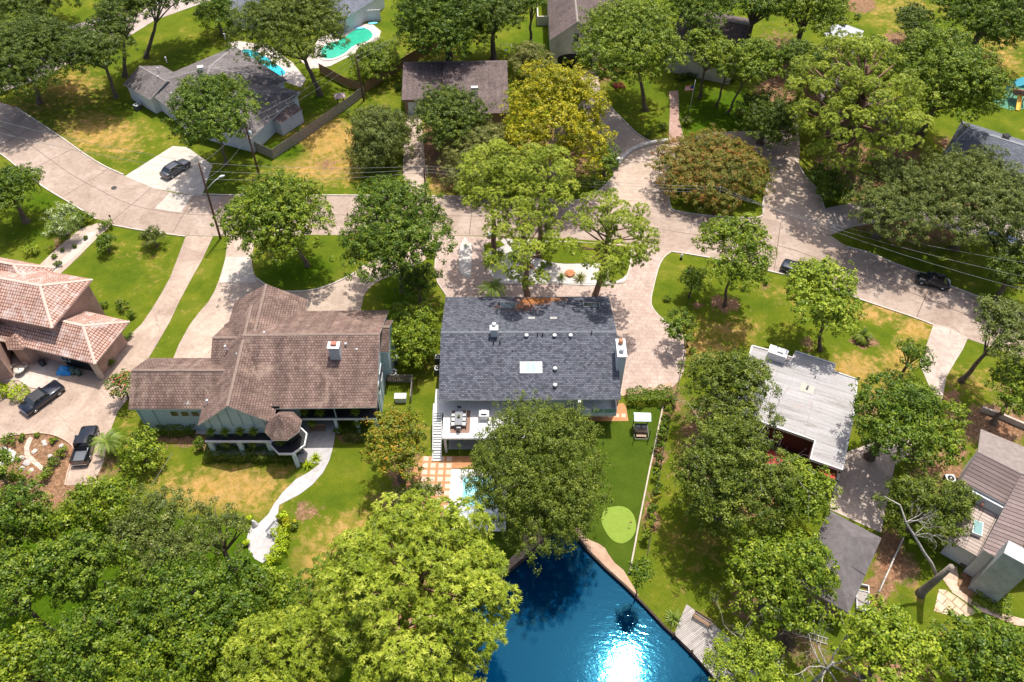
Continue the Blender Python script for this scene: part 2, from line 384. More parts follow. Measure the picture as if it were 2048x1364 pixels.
pale_m = concrete_mat('pale_concrete', (.42, .37, .32), (.48, .43, .375), (.54, .49, .43), 5.0, .7)
yard_m = concrete_mat('stained_concrete', (.28, .205, .16), (.38, .29, .23), (.46, .37, .30), 7.0, .6, .012, .6, .8)
paver_m = concrete_mat('pink_paver', (.38, .29, .245), (.45, .35, .30), (.50, .40, .35), .6, .72, .03, .02)
oldstreet_m = concrete_mat('street_concrete', (.33, .27, .24), (.39, .33, .295), (.44, .38, .34), 5, .6, .012, .5)
patio_m = concrete_mat('patio_concrete', (.36, .29, .25), (.46, .39, .34), (.52, .46, .41), 3.2, .6, .02, -.35)
walk_m = concrete_mat('white_walk', (.38, .365, .365), (.43, .415, .42), (.47, .455, .46), 2.4, .85)
gravel_m = concrete_mat('white_gravel', (.38, .35, .32), (.50, .47, .44), (.58, .56, .53), 0, .5, .01, 0, 2.2)
tan_m = concrete_mat('tan_path', (.34, .215, .14), (.42, .28, .195), (.48, .34, .25))
joint_m = plain('joint_tar', (.13, .09, .075), .9)
kerb_m = rough('kerb_concrete', (.44, .38, .33), (.55, .49, .44), 1.2, .85)
Z1 = .012
road_s = [(-260,300),(-120,260),(-40,284),(0,305),(35,332),(69,358),(93,376),(155,413),(193,437),(235,450),(276,458),(345,468),(425,472),(560,470),(700,470),(873,471),(989,472),(1100,476),(1160,479),(1262,488),(1340,503),(1403,512),(1470,525),(1544,543),(1606,557),(1660,574),(1720,598),(1824,633),(1867,650),(1934,677),(2048,716),(2200,770),(2400,840)]
road_n = [(-260,200),(-120,205),(-40,196),(0,205),(31,216),(72,243),(124,278),(172,311),(210,334),(248,351),(310,376),(350,386),(389,390),(480,392),(660,392),(870,393),(976,396),(1111,400),(1240,404),(1348,424),(1407,432),(1524,436),(1600,452),(1658,470),(1693,492),(1740,506),(1796,529),(1850,549),(1899,571),(1960,594),(2020,617),(2048,627),(2200,685),(2400,760)]
rs, rn = W(road_s), W(road_n)
rs, rn = smooth(rs, 4), smooth(rn, 4)
m = M(); poly = rs + rn[::-1]
m.face([(x, y, Z1) for x, y in poly], 0)
# joints: centre line and cross joints, each a thin strip laid on the slab
cl = []
for i in range(0, len(rs), 2):
    a = Vector(rs[i]); b = min((Vector(q) for q in rn), key=lambda q: (q - a).length); cl.append(tuple((a + b) / 2))
strip(m, cl, .045, Z1 + .004, Z1 + .004, 1)
acc = 0; last = Vector(cl[0])
for i in range(1, len(cl) - 1):
    acc += (Vector(cl[i]) - Vector(cl[i - 1])).length
    if acc > 8:
        acc = 0; d = (Vector(cl[i + 1]) - Vector(cl[i - 1])).normalized(); nn = Vector((-d.y, d.x)); c = Vector(cl[i])
        h_ = min((Vector(q) - c).length for q in rs) - .25
        strip(m, [tuple(c - nn * h_), tuple(c + nn * h_)], .045, Z1 + .008, Z1 + .008, 1)
tag(m.build('road', [road_m, joint_m]), 'pale pinkish concrete street crossing the picture', None, None, 'structure')
def path(name, pts, z, mat, label, sm=0):
    return sheet(name, pts, z, mat, sm, label)
path('street', [(-250,250),(-100,215),(0,185),(62,163),(130,132),(190,103),(262,70),(310,40),(380,15),(480,-20),(600,-70),(560,-95),(440,-60),(350,-22),(240,22),(130,55),(60,85),(0,105),(-150,150),(-350,215)], Z1 + .01, oldstreet_m, 'side street running behind the oaks at the upper left')
path('road_patch', [(340,385),(384,391),(362,425),(309,417)], Z1 + .016, pale_m, 'freshly poured pale square in the street')
path('driveway', [(250,352),(345,292),(374,294),(425,330),(404,392),(389,391),(310,377)], Z1 + .008, pale_m, 'pale concrete driveway under the grey sedan')
path('driveway', [(-60,720),(0,705),(60,712),(140,735),(210,746),(241,691),(262,668),(283,648),(303,619),(322,588),(341,553),(372,471),(426,473),(404,520),(383,557),(360,600),(340,643),(310,695),(276,750),(262,790),(236,822),(224,853),(213,890),(207,925),(186,969),(131,971),(136,945),(148,905),(143,890),(120,875),(95,868),(69,867),(30,871),(0,877),(-80,905)], Z1 + .02, yard_m, 'long stained driveway spreading between the tile house and the parked cars')
path('driveway', [(457,471),(512,471),(506,500),(502,530),(513,557),(545,578),(579,584),(638,578),(675,565),(700,552),(730,530),(770,505),(800,470),(872,471),(850,520),(800,545),(761,560),(740,574),(728,590),(721,622),(600,640),(500,720),(345,720),(358,688),(379,650),(398,625),(417,603),(430,580),(438,560),(450,520)], Z1 + .024, drive_m, 'curving driveway in front of the brown roofed house')
path('driveway_slab', [(451,514),(502,514),(508,552),(513,565),(439,565)], Z1 + .032, pale_m, 'newer pale slab of the curving driveway')
path('driveway', [(877,471),(960,473),(975,474),(1262,489),(1342,503),(1328,515),(1318,533),(1308,570),(1302,605),(1312,625),(1328,640),(1352,657),(1366,668),(1372,700),(1368,740),(1359,760),(1345,775),(1300,783),(1245,791),(1150,790),(900,780),(896,620),(892,592),(881,574),(874,560),(870,530)], Z1 + .036, paver_m, 'pink paver drive looping round the front of the white house')
path('driveway_edge', [(1244,780),(1300,775),(1344,765),(1345,776),(1300,784),(1244,792)], Z1 + .044, tan_m, 'tan edge of the paver drive')
path('driveway', [(1839,726),(1853,690),(1867,648),(1900,655),(1936,676),(1925,700),(1913,719),(1893,753),(1884,800),(1870,850),(1830,900),(1790,930),(1776,997),(1762,1066),(1658,1018),(1668,980),(1693,904),(1760,880),(1835,835),(1868,795),(1855,765)], Z1 + .02, concrete_mat('bent_drive', (.36, .29, .25), (.44, .36, .31), (.52, .44, .39), 4.5, .6), 'concrete drive bending round behind the flat roofed house')  # concrete slightly paler and cooler in tone than drive_concrete
path('driveway', [(812,225),(842,225),(848,300),(852,350),(852,394),(816,394),(806,350),(806,300)], Z1 + .008, drive_m, 'narrow drive leading up to the brown garage')
plaza = [(1240,405),(1160,402),(1205,378),(1228,352),(1222,325),(1205,300),(1190,262),(1166,215),(1152,140),(1193,138),(1198,165),(1207,193),(1222,215),(1244,238),(1266,260),(1284,274),(1304,284),(1322,288),(1352,290),(1400,268),(1470,262),(1540,262),(1556,262),(1562,240),(1595,225),(1600,300),(1597,331),(1612,356),(1634,379),(1642,398),(1648,417),(1662,470),(1600,452),(1524,436),(1407,433),(1340,424)]
path('driveway', plaza, Z1 + .008, drive_m, 'broad forecourt drive at the top centre')
path('lawn_island', [(1338,388),(1337,360),(1350,325),(1400,290),(1470,285),(1520,310),(1541,345),(1530,380),(1525,407),(1523,430),(1480,434),(1407,429),(1350,421),(1340,410)], Z1 + .10, MATS.get('x') or bpy.data.materials['lawn_soil'], 'grass island under the rust flowered myrtle', 3)
path('forecourt_lawn', [(1209,196),(1240,180),(1250,160),(1290,150),(1330,170),(1338,185),(1340,215),(1337,250),(1325,272),(1303,280),(1282,268),(1262,252),(1240,232),(1222,212)], Z1 + .10, bpy.data.materials['lawn_soil'], 'lush lawn beside the brick path', 2)
path('brick_path', [(1337,183),(1356,180),(1358,205),(1358,240),(1366,268),(1372,285),(1338,290),(1338,255),(1340,220)], Z1 + .06, concrete_mat('brick_paving', (.36, .22, .18), (.44, .29, .24), (.5, .36, .3), .4, .6, .03), 'narrow pink brick path')
path('drive_strip', [(1648,417),(1690,408),(1790,395),(1990,430),(2100,440),(2100,500),(1990,480),(1880,455),(1790,440),(1700,455),(1662,470)], Z1 + .02, oldstreet_m, 'drive passing under the live oak')
path('gravel_strip', [(160,458),(213,440),(222,450),(180,490),(140,530),(104,562),(70,560),(60,548),(110,500)], Z1 + .01, concrete_mat('pebble', (.34, .25, .2), (.44, .35, .29), (.52, .43, .37), 0, .5, .01, 0, 2), 'gravel beside the front walk')
path('walkway', [(176,466),(197,460),(150,512),(93,557),(78,556),(130,512)], Z1 + .02, pale_m, 'straight concrete walk to the tile roofed house')
path('walkway', [(392,868),(420,868),(595,870),(598,905),(590,924),(625,926),(640,927),(618,944),(592,958),(565,985),(548,1008),(535,1030),(518,1046),(500,1052),(494,1075),(497,1100),(510,1118),(525,1126),(545,1112),(556,1090),(553,1060),(556,1030),(558,1010),(575,1001),(600,988),(624,970),(646,945),(659,920),(667,890),(672,857),(668,838),(640,836),(600,840),(392,845)], Z1 + .02, walk_m, 'winding white concrete walk down to the garden seat')
path('patio', [(-60,760),(-60,735),(15,722),(60,700),(115,712),(140,735),(106,768),(86,778),(60,775),(36,760),(0,763)], Z1 + .10, patio_m, 'pale patio behind the tile roofed house')
# island bed of the main house
path('planting_bed', [(966,487),(1010,478),(1160,483),(1262,494),(1262,520),(1256,545),(1250,562),(1223,568),(1182,571),(1113,568),(1060,568),(1008,568),(985,555),(970,520)], Z1 + .10, gravel_m, 'white gravel bed in the driveway loop')
path('bed_lawn', [(1064,487),(1160,484),(1261,495),(1260,520),(1254,548),(1236,560),(1222,563),(1216,545),(1222,530),(1190,526),(1130,527),(1090,521),(1072,510)], Z1 + .14, bpy.data.materials['lawn_soil'], 'grass panel beside the white gravel bed', 2)
path('bed_corner_lawn', [(967,488),(1000,480),(1010,490),(985,500),(969,505)], Z1 + .14, bpy.data.materials['lawn_soil'], 'grass corner of the gravel bed')
path('gravel_island', [(919,500),(925,480),(931,474),(937,485),(943,487),(943,520),(942,556),(932,554),(922,547),(918,535)], Z1 + .08, gravel_m, 'narrow white gravel island in the paver drive')
path('pond_path', [(1052,1040),(1076,1040),(1094,1081),(1045,1122),(1000,1160),(942,1200),(880,1249),(815,1306),(780,1310),(790,1260),(850,1225),(930,1180),(985,1140),(1019,1118),(1040,1098),(1048,1070)], Z1 + .02, tan_m, 'tan path along the left bank of the pond', 0)
path('pond_path', [(1156,1045),(1166,1070),(1180,1080),(1197,1087),(1210,1096),(1218,1110),(1230,1126),(1247,1140),(1256,1155),(1278,1192),(1253,1174),(1212,1138),(1176,1102),(1157,1078),(1150,1060)], Z1 + .02, tan_m, 'tan path along the right bank of the pond', 0)
# artificial turf
def turf_mat():
    m, nt, b = _mat('turf'); p = wpos(nt)
    n1 = noise(nt, .5, 4, .6, p); n2 = noise(nt, 12, 3, .7, p)
    c = ramp(nt, n1, [(.3, (.040, .070, .004)), (.7, (.062, .095, .007))])
    c = mixc(nt, 1.0, c, ramp(nt, n2, [(.3, (.7,) * 3), (.7, (1.3,) * 3)]), 'MULTIPLY')
    nt.links.new(c, b.inputs['Base Color']); b.inputs['Roughness'].default_value = .9; b.inputs['Specular IOR Level'].default_value = .1
    bump(nt, b, n2, .6, .04); return m
path('artificial_turf', [(1000,830),(1245,812),(1326,812),(1318,850),(1310,890),(1301,930),(1293,970),(1285,1010),(1277,1050),(1268,1100),(1256,1152),(1247,1139),(1230,1125),(1218,1108),(1210,1095),(1197,1086),(1180,1079),(1166,1069),(1156,1044),(1050,1040),(1048,1068),(1035,1098),(1000,1120),(985,1060),(985,930)], Z1 + .012, turf_mat(), 'dark artificial turf beside the white house')
path('putting_green', [(1222,1014),(1238,1012),(1254,1016),(1266,1028),(1272,1045),(1271,1062),(1262,1077),(1247,1086),(1232,1084),(1218,1073),(1205,1050),(1203,1030),(1210,1018)], Z1 + .024, rough('putting_turf', (.17, .25, .03), (.20, .28, .04), 2, .9), 'pale green putting surface', 3)
def tile_extra(z, x0, x1, y0, y1, pit, sz, ang=.01):
    O = P(x0, y0, 0); E = P(x1, y0, 0); S_ = P(x0, y1, 0)
    def ex(m):
        nx = int((E.x - O.x) / pit); ny = int((O.y - S_.y) / pit); fr = frame((O.x, O.y, 0), -ang)
        for i in range(nx):
            for j in range(ny): m.box(fr, i * pit + .08, i * pit + .08 + sz, -j * pit - sz - .08, -j * pit - .08, z - .006, z + .006, 1)
    ex.mats = [rough('pale_tile', (.50, .37, .28), (.55, .43, .35), 3, .7)]
    return ex
terra = rough('terracotta', (.38, .17, .07), (.43, .22, .10), 2, .75)
sheet('tile_patio', [(846,912),(975,912),(980,935),(903,937),(901,1000),(896,1060),(850,1100),(815,1050),(812,960),(830,930)], Z1 + .03, terra, 0, 'terracotta patio set with pale square tiles by the pool', extra=tile_extra(Z1 + .034, 846, 912, 912, 1060, .86, .58))
sheet('tile_patio', [(1150,818),(1246,806),(1252,812),(1257,842),(1150,842)], Z1 + .03, terra, 0, 'narrow terracotta patio with pale tiles under the balcony', extra=tile_extra(Z1 + .034, 1160, 1256, 826, 842, .78, .5))
# garden bed lower left
path('flagstone_path', [(1880,1150),(1893,1140),(1913,1133),(1917,1150),(1914,1170),(1925,1185),(1941,1197),(1965,1213),(1995,1224),(2048,1238),(2100,1235),(2100,1262),(2030,1250),(1989,1233),(1960,1222),(1936,1206),(1905,1185)], Z1 + .03, concrete_mat('tan_flag', (.48, .34, .24), (.57, .43, .33), (.62, .49, .4), 1.3, .7, .03, .5), 'tan path curving past the lower right house')
path('flagstone_patch', [(1878,1178),(1893,1180),(1930,1205),(1955,1225),(1925,1236),(1890,1228),(1868,1222)], Z1 + .02, concrete_mat('flags', (.46, .32, .2), (.58, .45, .31), (.66, .54, .42), .9, .45, .06, .9), 'irregular flagstones beside the tan path')
path('bed_walk', [(60,873),(66,876),(58,895),(60,908),(72,920),(90,936),(93,942),(86,944),(66,928),(50,915),(48,895),(53,880)], Z1 + .03, concrete_mat('stepping', (.48, .38, .3), (.56, .46, .38), (.62, .53, .45), .7, .55, .04), 'winding stepping stone path in the soil bed')
# kerbs
def kerb(pts, label, half=.09, h=.13, mat=None, sm=4):
    m = M(); w = W(pts); w = smooth(w, sm) if sm else w
    strip(m, w, half, 0, h); tag(m.build('kerb', mat or kerb_m), label, None, None, 'structure')
kerb([(-120,262),(-40,286),(0,307),(35,334),(69,360),(93,378),(155,415),(193,439)], 'kerb along the lower left street edge')
kerb([(213,448),(276,460),(345,470),(371,473)], 'kerb beside the left lawn')
kerb([(31,215),(72,241),(124,276),(172,310),(210,333),(248,350)], 'kerb along the corner lawn')
kerb([(391,388),(480,391),(660,391),(814,392)], 'kerb along the dry lawn')
kerb([(854,392),(976,395),(1111,399),(1160,400),(1205,376),(1228,352)], 'kerb curving into the forecourt')
kerb([(1337,392),(1342,417),(1360,424),(1407,431),(1480,436),(1523,433),(1526,407),(1540,345)], 'kerb round the myrtle island', .1, .16)
kerb([(1589,320),(1597,331),(1612,356),(1634,379),(1642,398),(1648,417)], 'kerb along the pine bed', .1, .16)
kerb([(1345,504),(1403,513),(1470,526),(1544,544),(1606,558),(1660,575),(1720,599),(1824,634),(1866,650)], 'kerb in front of the flat roofed house')
kerb([(1693,494),(1740,507),(1796,530),(1850,550),(1899,572),(1960,595),(2048,628)], 'kerb under the live oak')
kerb([(1342,504),(1328,515),(1318,533),(1308,570),(1302,605),(1312,625),(1328,640),(1352,657)], 'thin kerb along the paver drive', .06, .07)
kerb([(877,476),(870,530),(874,560),(881,574),(894,592)], 'left kerb of the paver drive', .06, .1)
kerb([(513,557),(545,578),(579,584),(638,578),(700,552),(735,528)], 'round kerb of the shady lawn island', .1, .16)
kerb([(1207,193),(1222,215),(1244,238),(1266,260),(1284,274),(1304,284),(1322,288)], 'kerb of the forecourt lawn', .08, .14)
kerb([(966,487),(970,520),(985,555),(1008,568),(1113,568),(1223,568),(1250,562),(1262,520),(1262,494)], 'stone edging of the gravel bed', .05, .16)
kerb([(0,877),(30,871),(69,867),(95,868),(120,875),(143,890),(148,905),(136,945),(131,971)], 'brick edging of the soil bed', .07, .14, rough('edge_brick', (.42, .27, .2), (.5, .36, .28), 2))
kerb([(1366,668),(1370,700),(1362,740),(1352,790),(1340,840),(1327,900),(1318,960),(1310,1010),(1302,1060),(1295,1110)], 'dark edging strip of the side garden', .05, .12, wood_dark)
m = M(); strip(m, smooth(W([(1326,812),(1318,850),(1310,890),(1301,930),(1293,970),(1285,1010),(1277,1050),(1268,1100),(1258,1150)]), 3), .08, 0, .22)
tag(m.build('garden_wall', rough('pale_stone', (.40, .33, .27), (.50, .43, .36), 2)), 'low pale stone edging wall between the turf and the shrub bed', 'garden wall')
m = M(); strip(m, smooth(W([(1232,335),(1243,320),(1262,303),(1290,292),(1318,286),(1335,284)]), 3), .3, 0, .5)
tag(m.build('low_wall', rough('grey_stone', (.42, .40, .38), (.55, .53, .5), 2)), 'curved low grey wall at the head of the forecourt', 'wall')
# manhole cover
c = P(228, 376); m = M()
m.prism([(c.x + .42 * math.cos(a * math.pi / 8), c.y + .42 * math.sin(a * math.pi / 8)) for a in range(16)], 0, .05)
m.prism([(c.x + .30 * math.cos(a * math.pi / 8), c.y + .30 * math.sin(a * math.pi / 8)) for a in range(16)], .05, .056)
tag(m.build('manhole_cover', plain('iron', (.06, .055, .05), .6, .5)), 'round dark manhole cover set in the left part of the street', 'manhole cover')
# ================================================================ vegetation builders
LEAF = {
 'dark':   ([(.029,0.054,0.006),(.069,0.110,0.010),(.185,0.224,0.025)], None),
 'mid':    ([(.031,0.067,0.004),(.084,0.140,0.010),(.213,0.269,0.022)], None),
 'fresh':  ([(.047,0.092,0.004),(.129,0.185,0.011),(.291,0.347,0.027)], None),
 'bright': ([(.084,0.140,0.009),(.196,0.263,0.016),(.370,0.426,0.040)], None),
 'pine':   ([(.09,.135,.009),(.215,.275,.016),(.41,.45,.055)], None),
 'yellow': ([(0.101,0.123,0.004),(0.302,0.291,0.009),(0.538,0.426,0.013)], None),
 'crape':  ([(0.056,0.073,0.009),(0.146,0.162,0.020),(0.246,0.224,0.039)], (0.403,0.134,0.045)),
 'pinkfl': ([(0.045,0.078,0.011),(0.101,0.146,0.020),(0.179,0.224,0.034)], (0.616,0.134,0.112)),
 'olive':  ([(.042,.066,.006),(.098,.138,.013),(.225,.255,.034)], None),
 'pale':   ([(0.078,0.095,0.020),(0.179,0.190,0.040),(0.314,0.302,0.090)], None),
 'whitefl':([(0.056,0.101,0.016),(0.123,0.179,0.022),(0.224,0.280,0.045)], (0.616,0.672,0.470)),
 'lime':   ([(0.146,0.213,0.007),(0.291,0.381,0.011),(0.470,0.538,0.017)], None),
 'grey':   ([(.045,0.067,0.011),(.099,0.129,0.022),(.224,0.252,0.056)], None),
 'autumn': ([(0.050,0.084,0.007),(0.123,0.162,0.011),(0.269,0.246,0.022)], (0.403,0.224,0.022)),
 'red':    ([(0.134,0.022,0.022),(0.246,0.034,0.034),(0.392,0.067,0.045)], None),
 'palm':   ([(0.056,0.101,0.016),(0.123,0.179,0.028),(0.246,0.314,0.056)], None),
}
def lmat(k):
    c, f = LEAF[k]; return leafmat('leaf_' + k, c, f)
bark = rough('bark', (.10, .075, .055), (.19, .145, .11), 3, .95, .1, 9, bs=.6)
bark_pale = rough('bark_pale', (.34, .30, .26), (.52, .47, .42), 4, .9, .1, 9, bs=.4)
bark_pine = rough('bark_pine', (.15, .085, .055), (.26, .16, .11), 3, .95, .1, 9, bs=.6)
dead_wood = rough('dead_wood', (.30, .27, .24), (.48, .44, .40), 4, .9, .1, 9, bs=.4)

def quads_mesh(name, cen, nrm, L, Wd, t, mat, parent, rng, axis=None, tip=False):
    """many small rhombic leaves: centres, normals, length and width per leaf, colour value per leaf"""
    n = len(cen)
    nrm = nrm / (np.linalg.norm(nrm, axis=1, keepdims=True) + 1e-9)
    if axis is None: axis = rng.normal(size=(n, 3))
    u = axis - nrm * np.sum(axis * nrm, axis=1, keepdims=True); u /= (np.linalg.norm(u, axis=1, keepdims=True) + 1e-9)
    w = np.cross(nrm, u); L = np.asarray(L).reshape(-1, 1); Wd = np.asarray(Wd).reshape(-1, 1)
    V = np.stack([cen - u * L / 2, cen + w * Wd / 2 - u * L * .05 * 0, cen + u * L / 2, cen - w * Wd / 2], axis=1).reshape(-1, 3)
    off = np.array(parent_world(parent)) if parent else np.zeros(3)
    V = V - off
    me = bpy.data.meshes.new(name); me.vertices.add(4 * n); me.vertices.foreach_set('co', V.astype(np.float32).ravel())
    me.loops.add(4 * n); me.loops.foreach_set('vertex_index', np.arange(4 * n, dtype=np.int32))
    me.polygons.add(n); me.polygons.foreach_set('loop_start', np.arange(0, 4 * n, 4, dtype=np.int32)); me.polygons.foreach_set('loop_total', np.full(n, 4, dtype=np.int32))
    a = me.attributes.new('t', 'FLOAT', 'FACE'); a.data.foreach_set('value', np.clip(t, 0, 1).astype(np.float32))
    me.materials.append(mat); me.update(calc_edges=True)
    o = bpy.data.objects.new(name, me); col.objects.link(o)
    if parent: o.parent = parent
    return o
def unit(v): return v / (np.linalg.norm(v, axis=-1, keepdims=True) + 1e-9)
def lobes_of(C, rx, ry, rz, rng, k, zmin=-.35, spread=.62, lr=(.30, .46)):
    out = []
    for i in range(k * 6):
        if len(out) >= k: break
        d = unit(rng.normal(size=3)); 
        if d[2] < zmin: continue
        s = spread * rng.uniform(.82, 1.14) if out else .15
        c = C + d * np.array([rx, ry, rz]) * s
        r = rng.uniform(*lr)
        if all(np.linalg.norm((c - q[0]) / np.array([rx, ry, rz])) > .26 for q in out): out.append((c, r * (rx + ry) / 2, r * rz * 1.05))
    return out
def broad_leaves(C, rx, ry, rz, rng, dens=1.0, leaf=.30, k=None, droop=0, spread=.66, lr=(.22, .46), tw=.30, up=.5, clump=.56, gap=.60):
    """lobes > leaf clumps (little domes) > leaves; uneven lobes leave gaps and shaded hollows"""
    k = k or int(8 + 1.35 * (rx + ry)); lb = lobes_of(C, rx, ry, rz, rng, k, spread=spread, lr=lr)
    cl = min(clump, .30 * (rx + ry) / 2 + .08)
    cen = []; nr = []; tt = []
    for (c, r, rzz) in lb:
        m = max(5, int(dens * 2.1 * (r * r * .6 + r * rzz * .4) / (cl * cl) * 3.2 * gap))
        d = unit(rng.normal(size=(m, 3)) + np.array([0, 0, .30])); d = d[d[:, 2] > -.6]; m = len(d)
        rad = 1 - .38 * rng.random(m) ** 1.6; rad *= rng.uniform(.80, 1.20, m); rad[rng.random(m) < .07] *= 1.3
        q = c + d * np.array([r, r, rzz]) * rad[:, None]
        lob_t = rng.uniform(-.08, .08)
        cr = cl * rng.uniform(.55, 1.25, m); per = max(8, int(24 * (cl / .62) ** 2 * (.30 / leaf) ** 2))
        e = unit(rng.normal(size=(m, per, 3)) + d[:, None, :] * .7 + np.array([0, 0, .55]))
        rr = (cr[:, None] * rng.uniform(.45, 1.1, (m, per)))[:, :, None]
        p = q[:, None, :] + e * rr * np.array([1, 1, .72])
        if droop: p[:, :, 2] -= abs(rng.normal(0, droop, (m, per)))
        n_ = e * .9 + d[:, None, :] * .3 + np.array([0, 0, up]) + rng.normal(0, .40, (m, per, 3))
        t = (.46 + lob_t + rng.normal(0, .11, m))[:, None] + rng.normal(0, .19, (m, per))
        cen.append(p.reshape(-1, 3)); nr.append(n_.reshape(-1, 3)); tt.append(t.ravel())
    return np.concatenate(cen), np.concatenate(nr), np.concatenate(tt), lb
def trunk_mesh(base, lb, C, rad, rng, parent, mat, forks=7, sway=.4):
    m = M(); base = Vector(base); C = Vector(C)
    top = base.lerp(C, .55); n = 5; pts = []
    for i in range(n + 1):
        t = i / n; p = base.lerp(top, t); 
        if 0 < i < n: p += Vector((rng.uniform(-1, 1), rng.uniform(-1, 1), 0)) * sway * .4
        pts.append(p)
    rr = [rad * (1.5 if i == 0 else 1.0 - .35 * i / n) for i in range(n + 1)]
    m.tube([pts[0] - Vector((0, 0, .1))] + pts, [rr[0]] + rr, 8)
    order = sorted(range(len(lb)), key=lambda i: rng.random())[:forks]
    for i in order:
        c = Vector(lb[i][0]); mid = top.lerp(c, .5) + Vector((rng.uniform(-.5, .5), rng.uniform(-.5, .5), rng.uniform(-.2, .6)))
        m.tube([pts[-2], top, mid, c, c + (c - C) * .25], [rad * .55, rad * .45, rad * .28, rad * .14, rad * .05], 6)
    m.build('trunk', mat, parent)
def fit_crown(box, ztop=None, base=None, kz=.62, zc=None):
    """turn a photo box + height into a crown ellipsoid"""
    x0, y0, x1, y1 = box; cx, cy = (x0 + x1) / 2, (y0 + y1) / 2
    if base is not None and ztop is None:
        b = P(*base); best = None
        for i in range(20, 240):
            z = i / 10; v = P(cx, cy, z); d = (v.xy - b.xy).length
            if best is None or d < best[0]: best = (d, z)
        zc = best[1]
    z = zc if zc is not None else max(1.0, ztop * .62)
    for _ in range(6):
        v = P(cx, cy, z); k = ppm(v); rx = (x1 - x0) / 2 / k; rz = kz * rx
        rz = min(rz, z * .92)
        if ztop is not None and zc is None: z = ztop - rz
    al = math.atan2(H - v.z, v.y); hh = (y1 - y0) / 2 / k
    q = hh * hh - (rz * math.cos(al)) ** 2
    if q <= 0: ry = .55 * rx; rz = max(.3 * rx, hh / math.cos(al) * .8)
    else: ry = math.sqrt(q) / math.sin(al)
    ry = min(max(ry, .5 * rx), 1.6 * rx)
    return np.array(v), rx, ry, rz
SEED = [100]
TR = {  # species style
 'dark': dict(leaf=.27, tw=.26), 'mid': dict(leaf=.29), 'fresh': dict(leaf=.32, tw=.32), 'bright': dict(leaf=.36, tw=.34), 'yellow': dict(leaf=.34, tw=.34, spread=.72, lr=(.16, .34), dens=.8, k=44),
 'crape': dict(leaf=.22, tw=.28), 'olive': dict(leaf=.24, tw=.27), 'grey': dict(leaf=.24, tw=.26, dens=.9), 'pale': dict(leaf=.2, tw=.24), 'whitefl': dict(leaf=.22, tw=.26), 'autumn': dict(leaf=.26),
 'willow': dict(leaf=.20, tw=.24, droop=.45)}
def tree(sp, box, label, ztop=None, base=None, kz=.62, pal=None, name='broadleaf_tree', trunk_r=None, bk=None, group='broadleaf trees', seed=None, zc=None, **kw):
    SEED[0] += 1; rng = np.random.default_rng(seed or SEED[0]); random.seed(SEED[0])
    C, rx, ry, rz = fit_crown(box, ztop, base, kz, zc)
    b = P(*base) if base else Vector((C[0], C[1], 0)); b.z = 0
    root = empty(name, b, label, 'tree', group)
    st = dict(TR.get(sp, {})); st.update(kw); st['leaf'] = st.get('leaf', .3) * .88
    cen, nr, tt, lb = broad_leaves(C, rx * .96, ry * .96, rz, rng, **st)
    lf = st.get('leaf', .3); n = len(cen)
    keep = cen[:, 2] > .15; cen, nr, tt = cen[keep], nr[keep], tt[keep]; n = len(cen)
    quads_mesh('crown', cen, nr, lf * rng.uniform(.8, 1.3, n), lf * rng.uniform(.5, .75, n), tt, lmat(pal or (sp if sp in LEAF else 'mid')), root, rng)
    trunk_mesh(b, lb, C, trunk_r or max(.12, .055 * (rx + ry) * .75), rng, root, bk or bark)
    return root
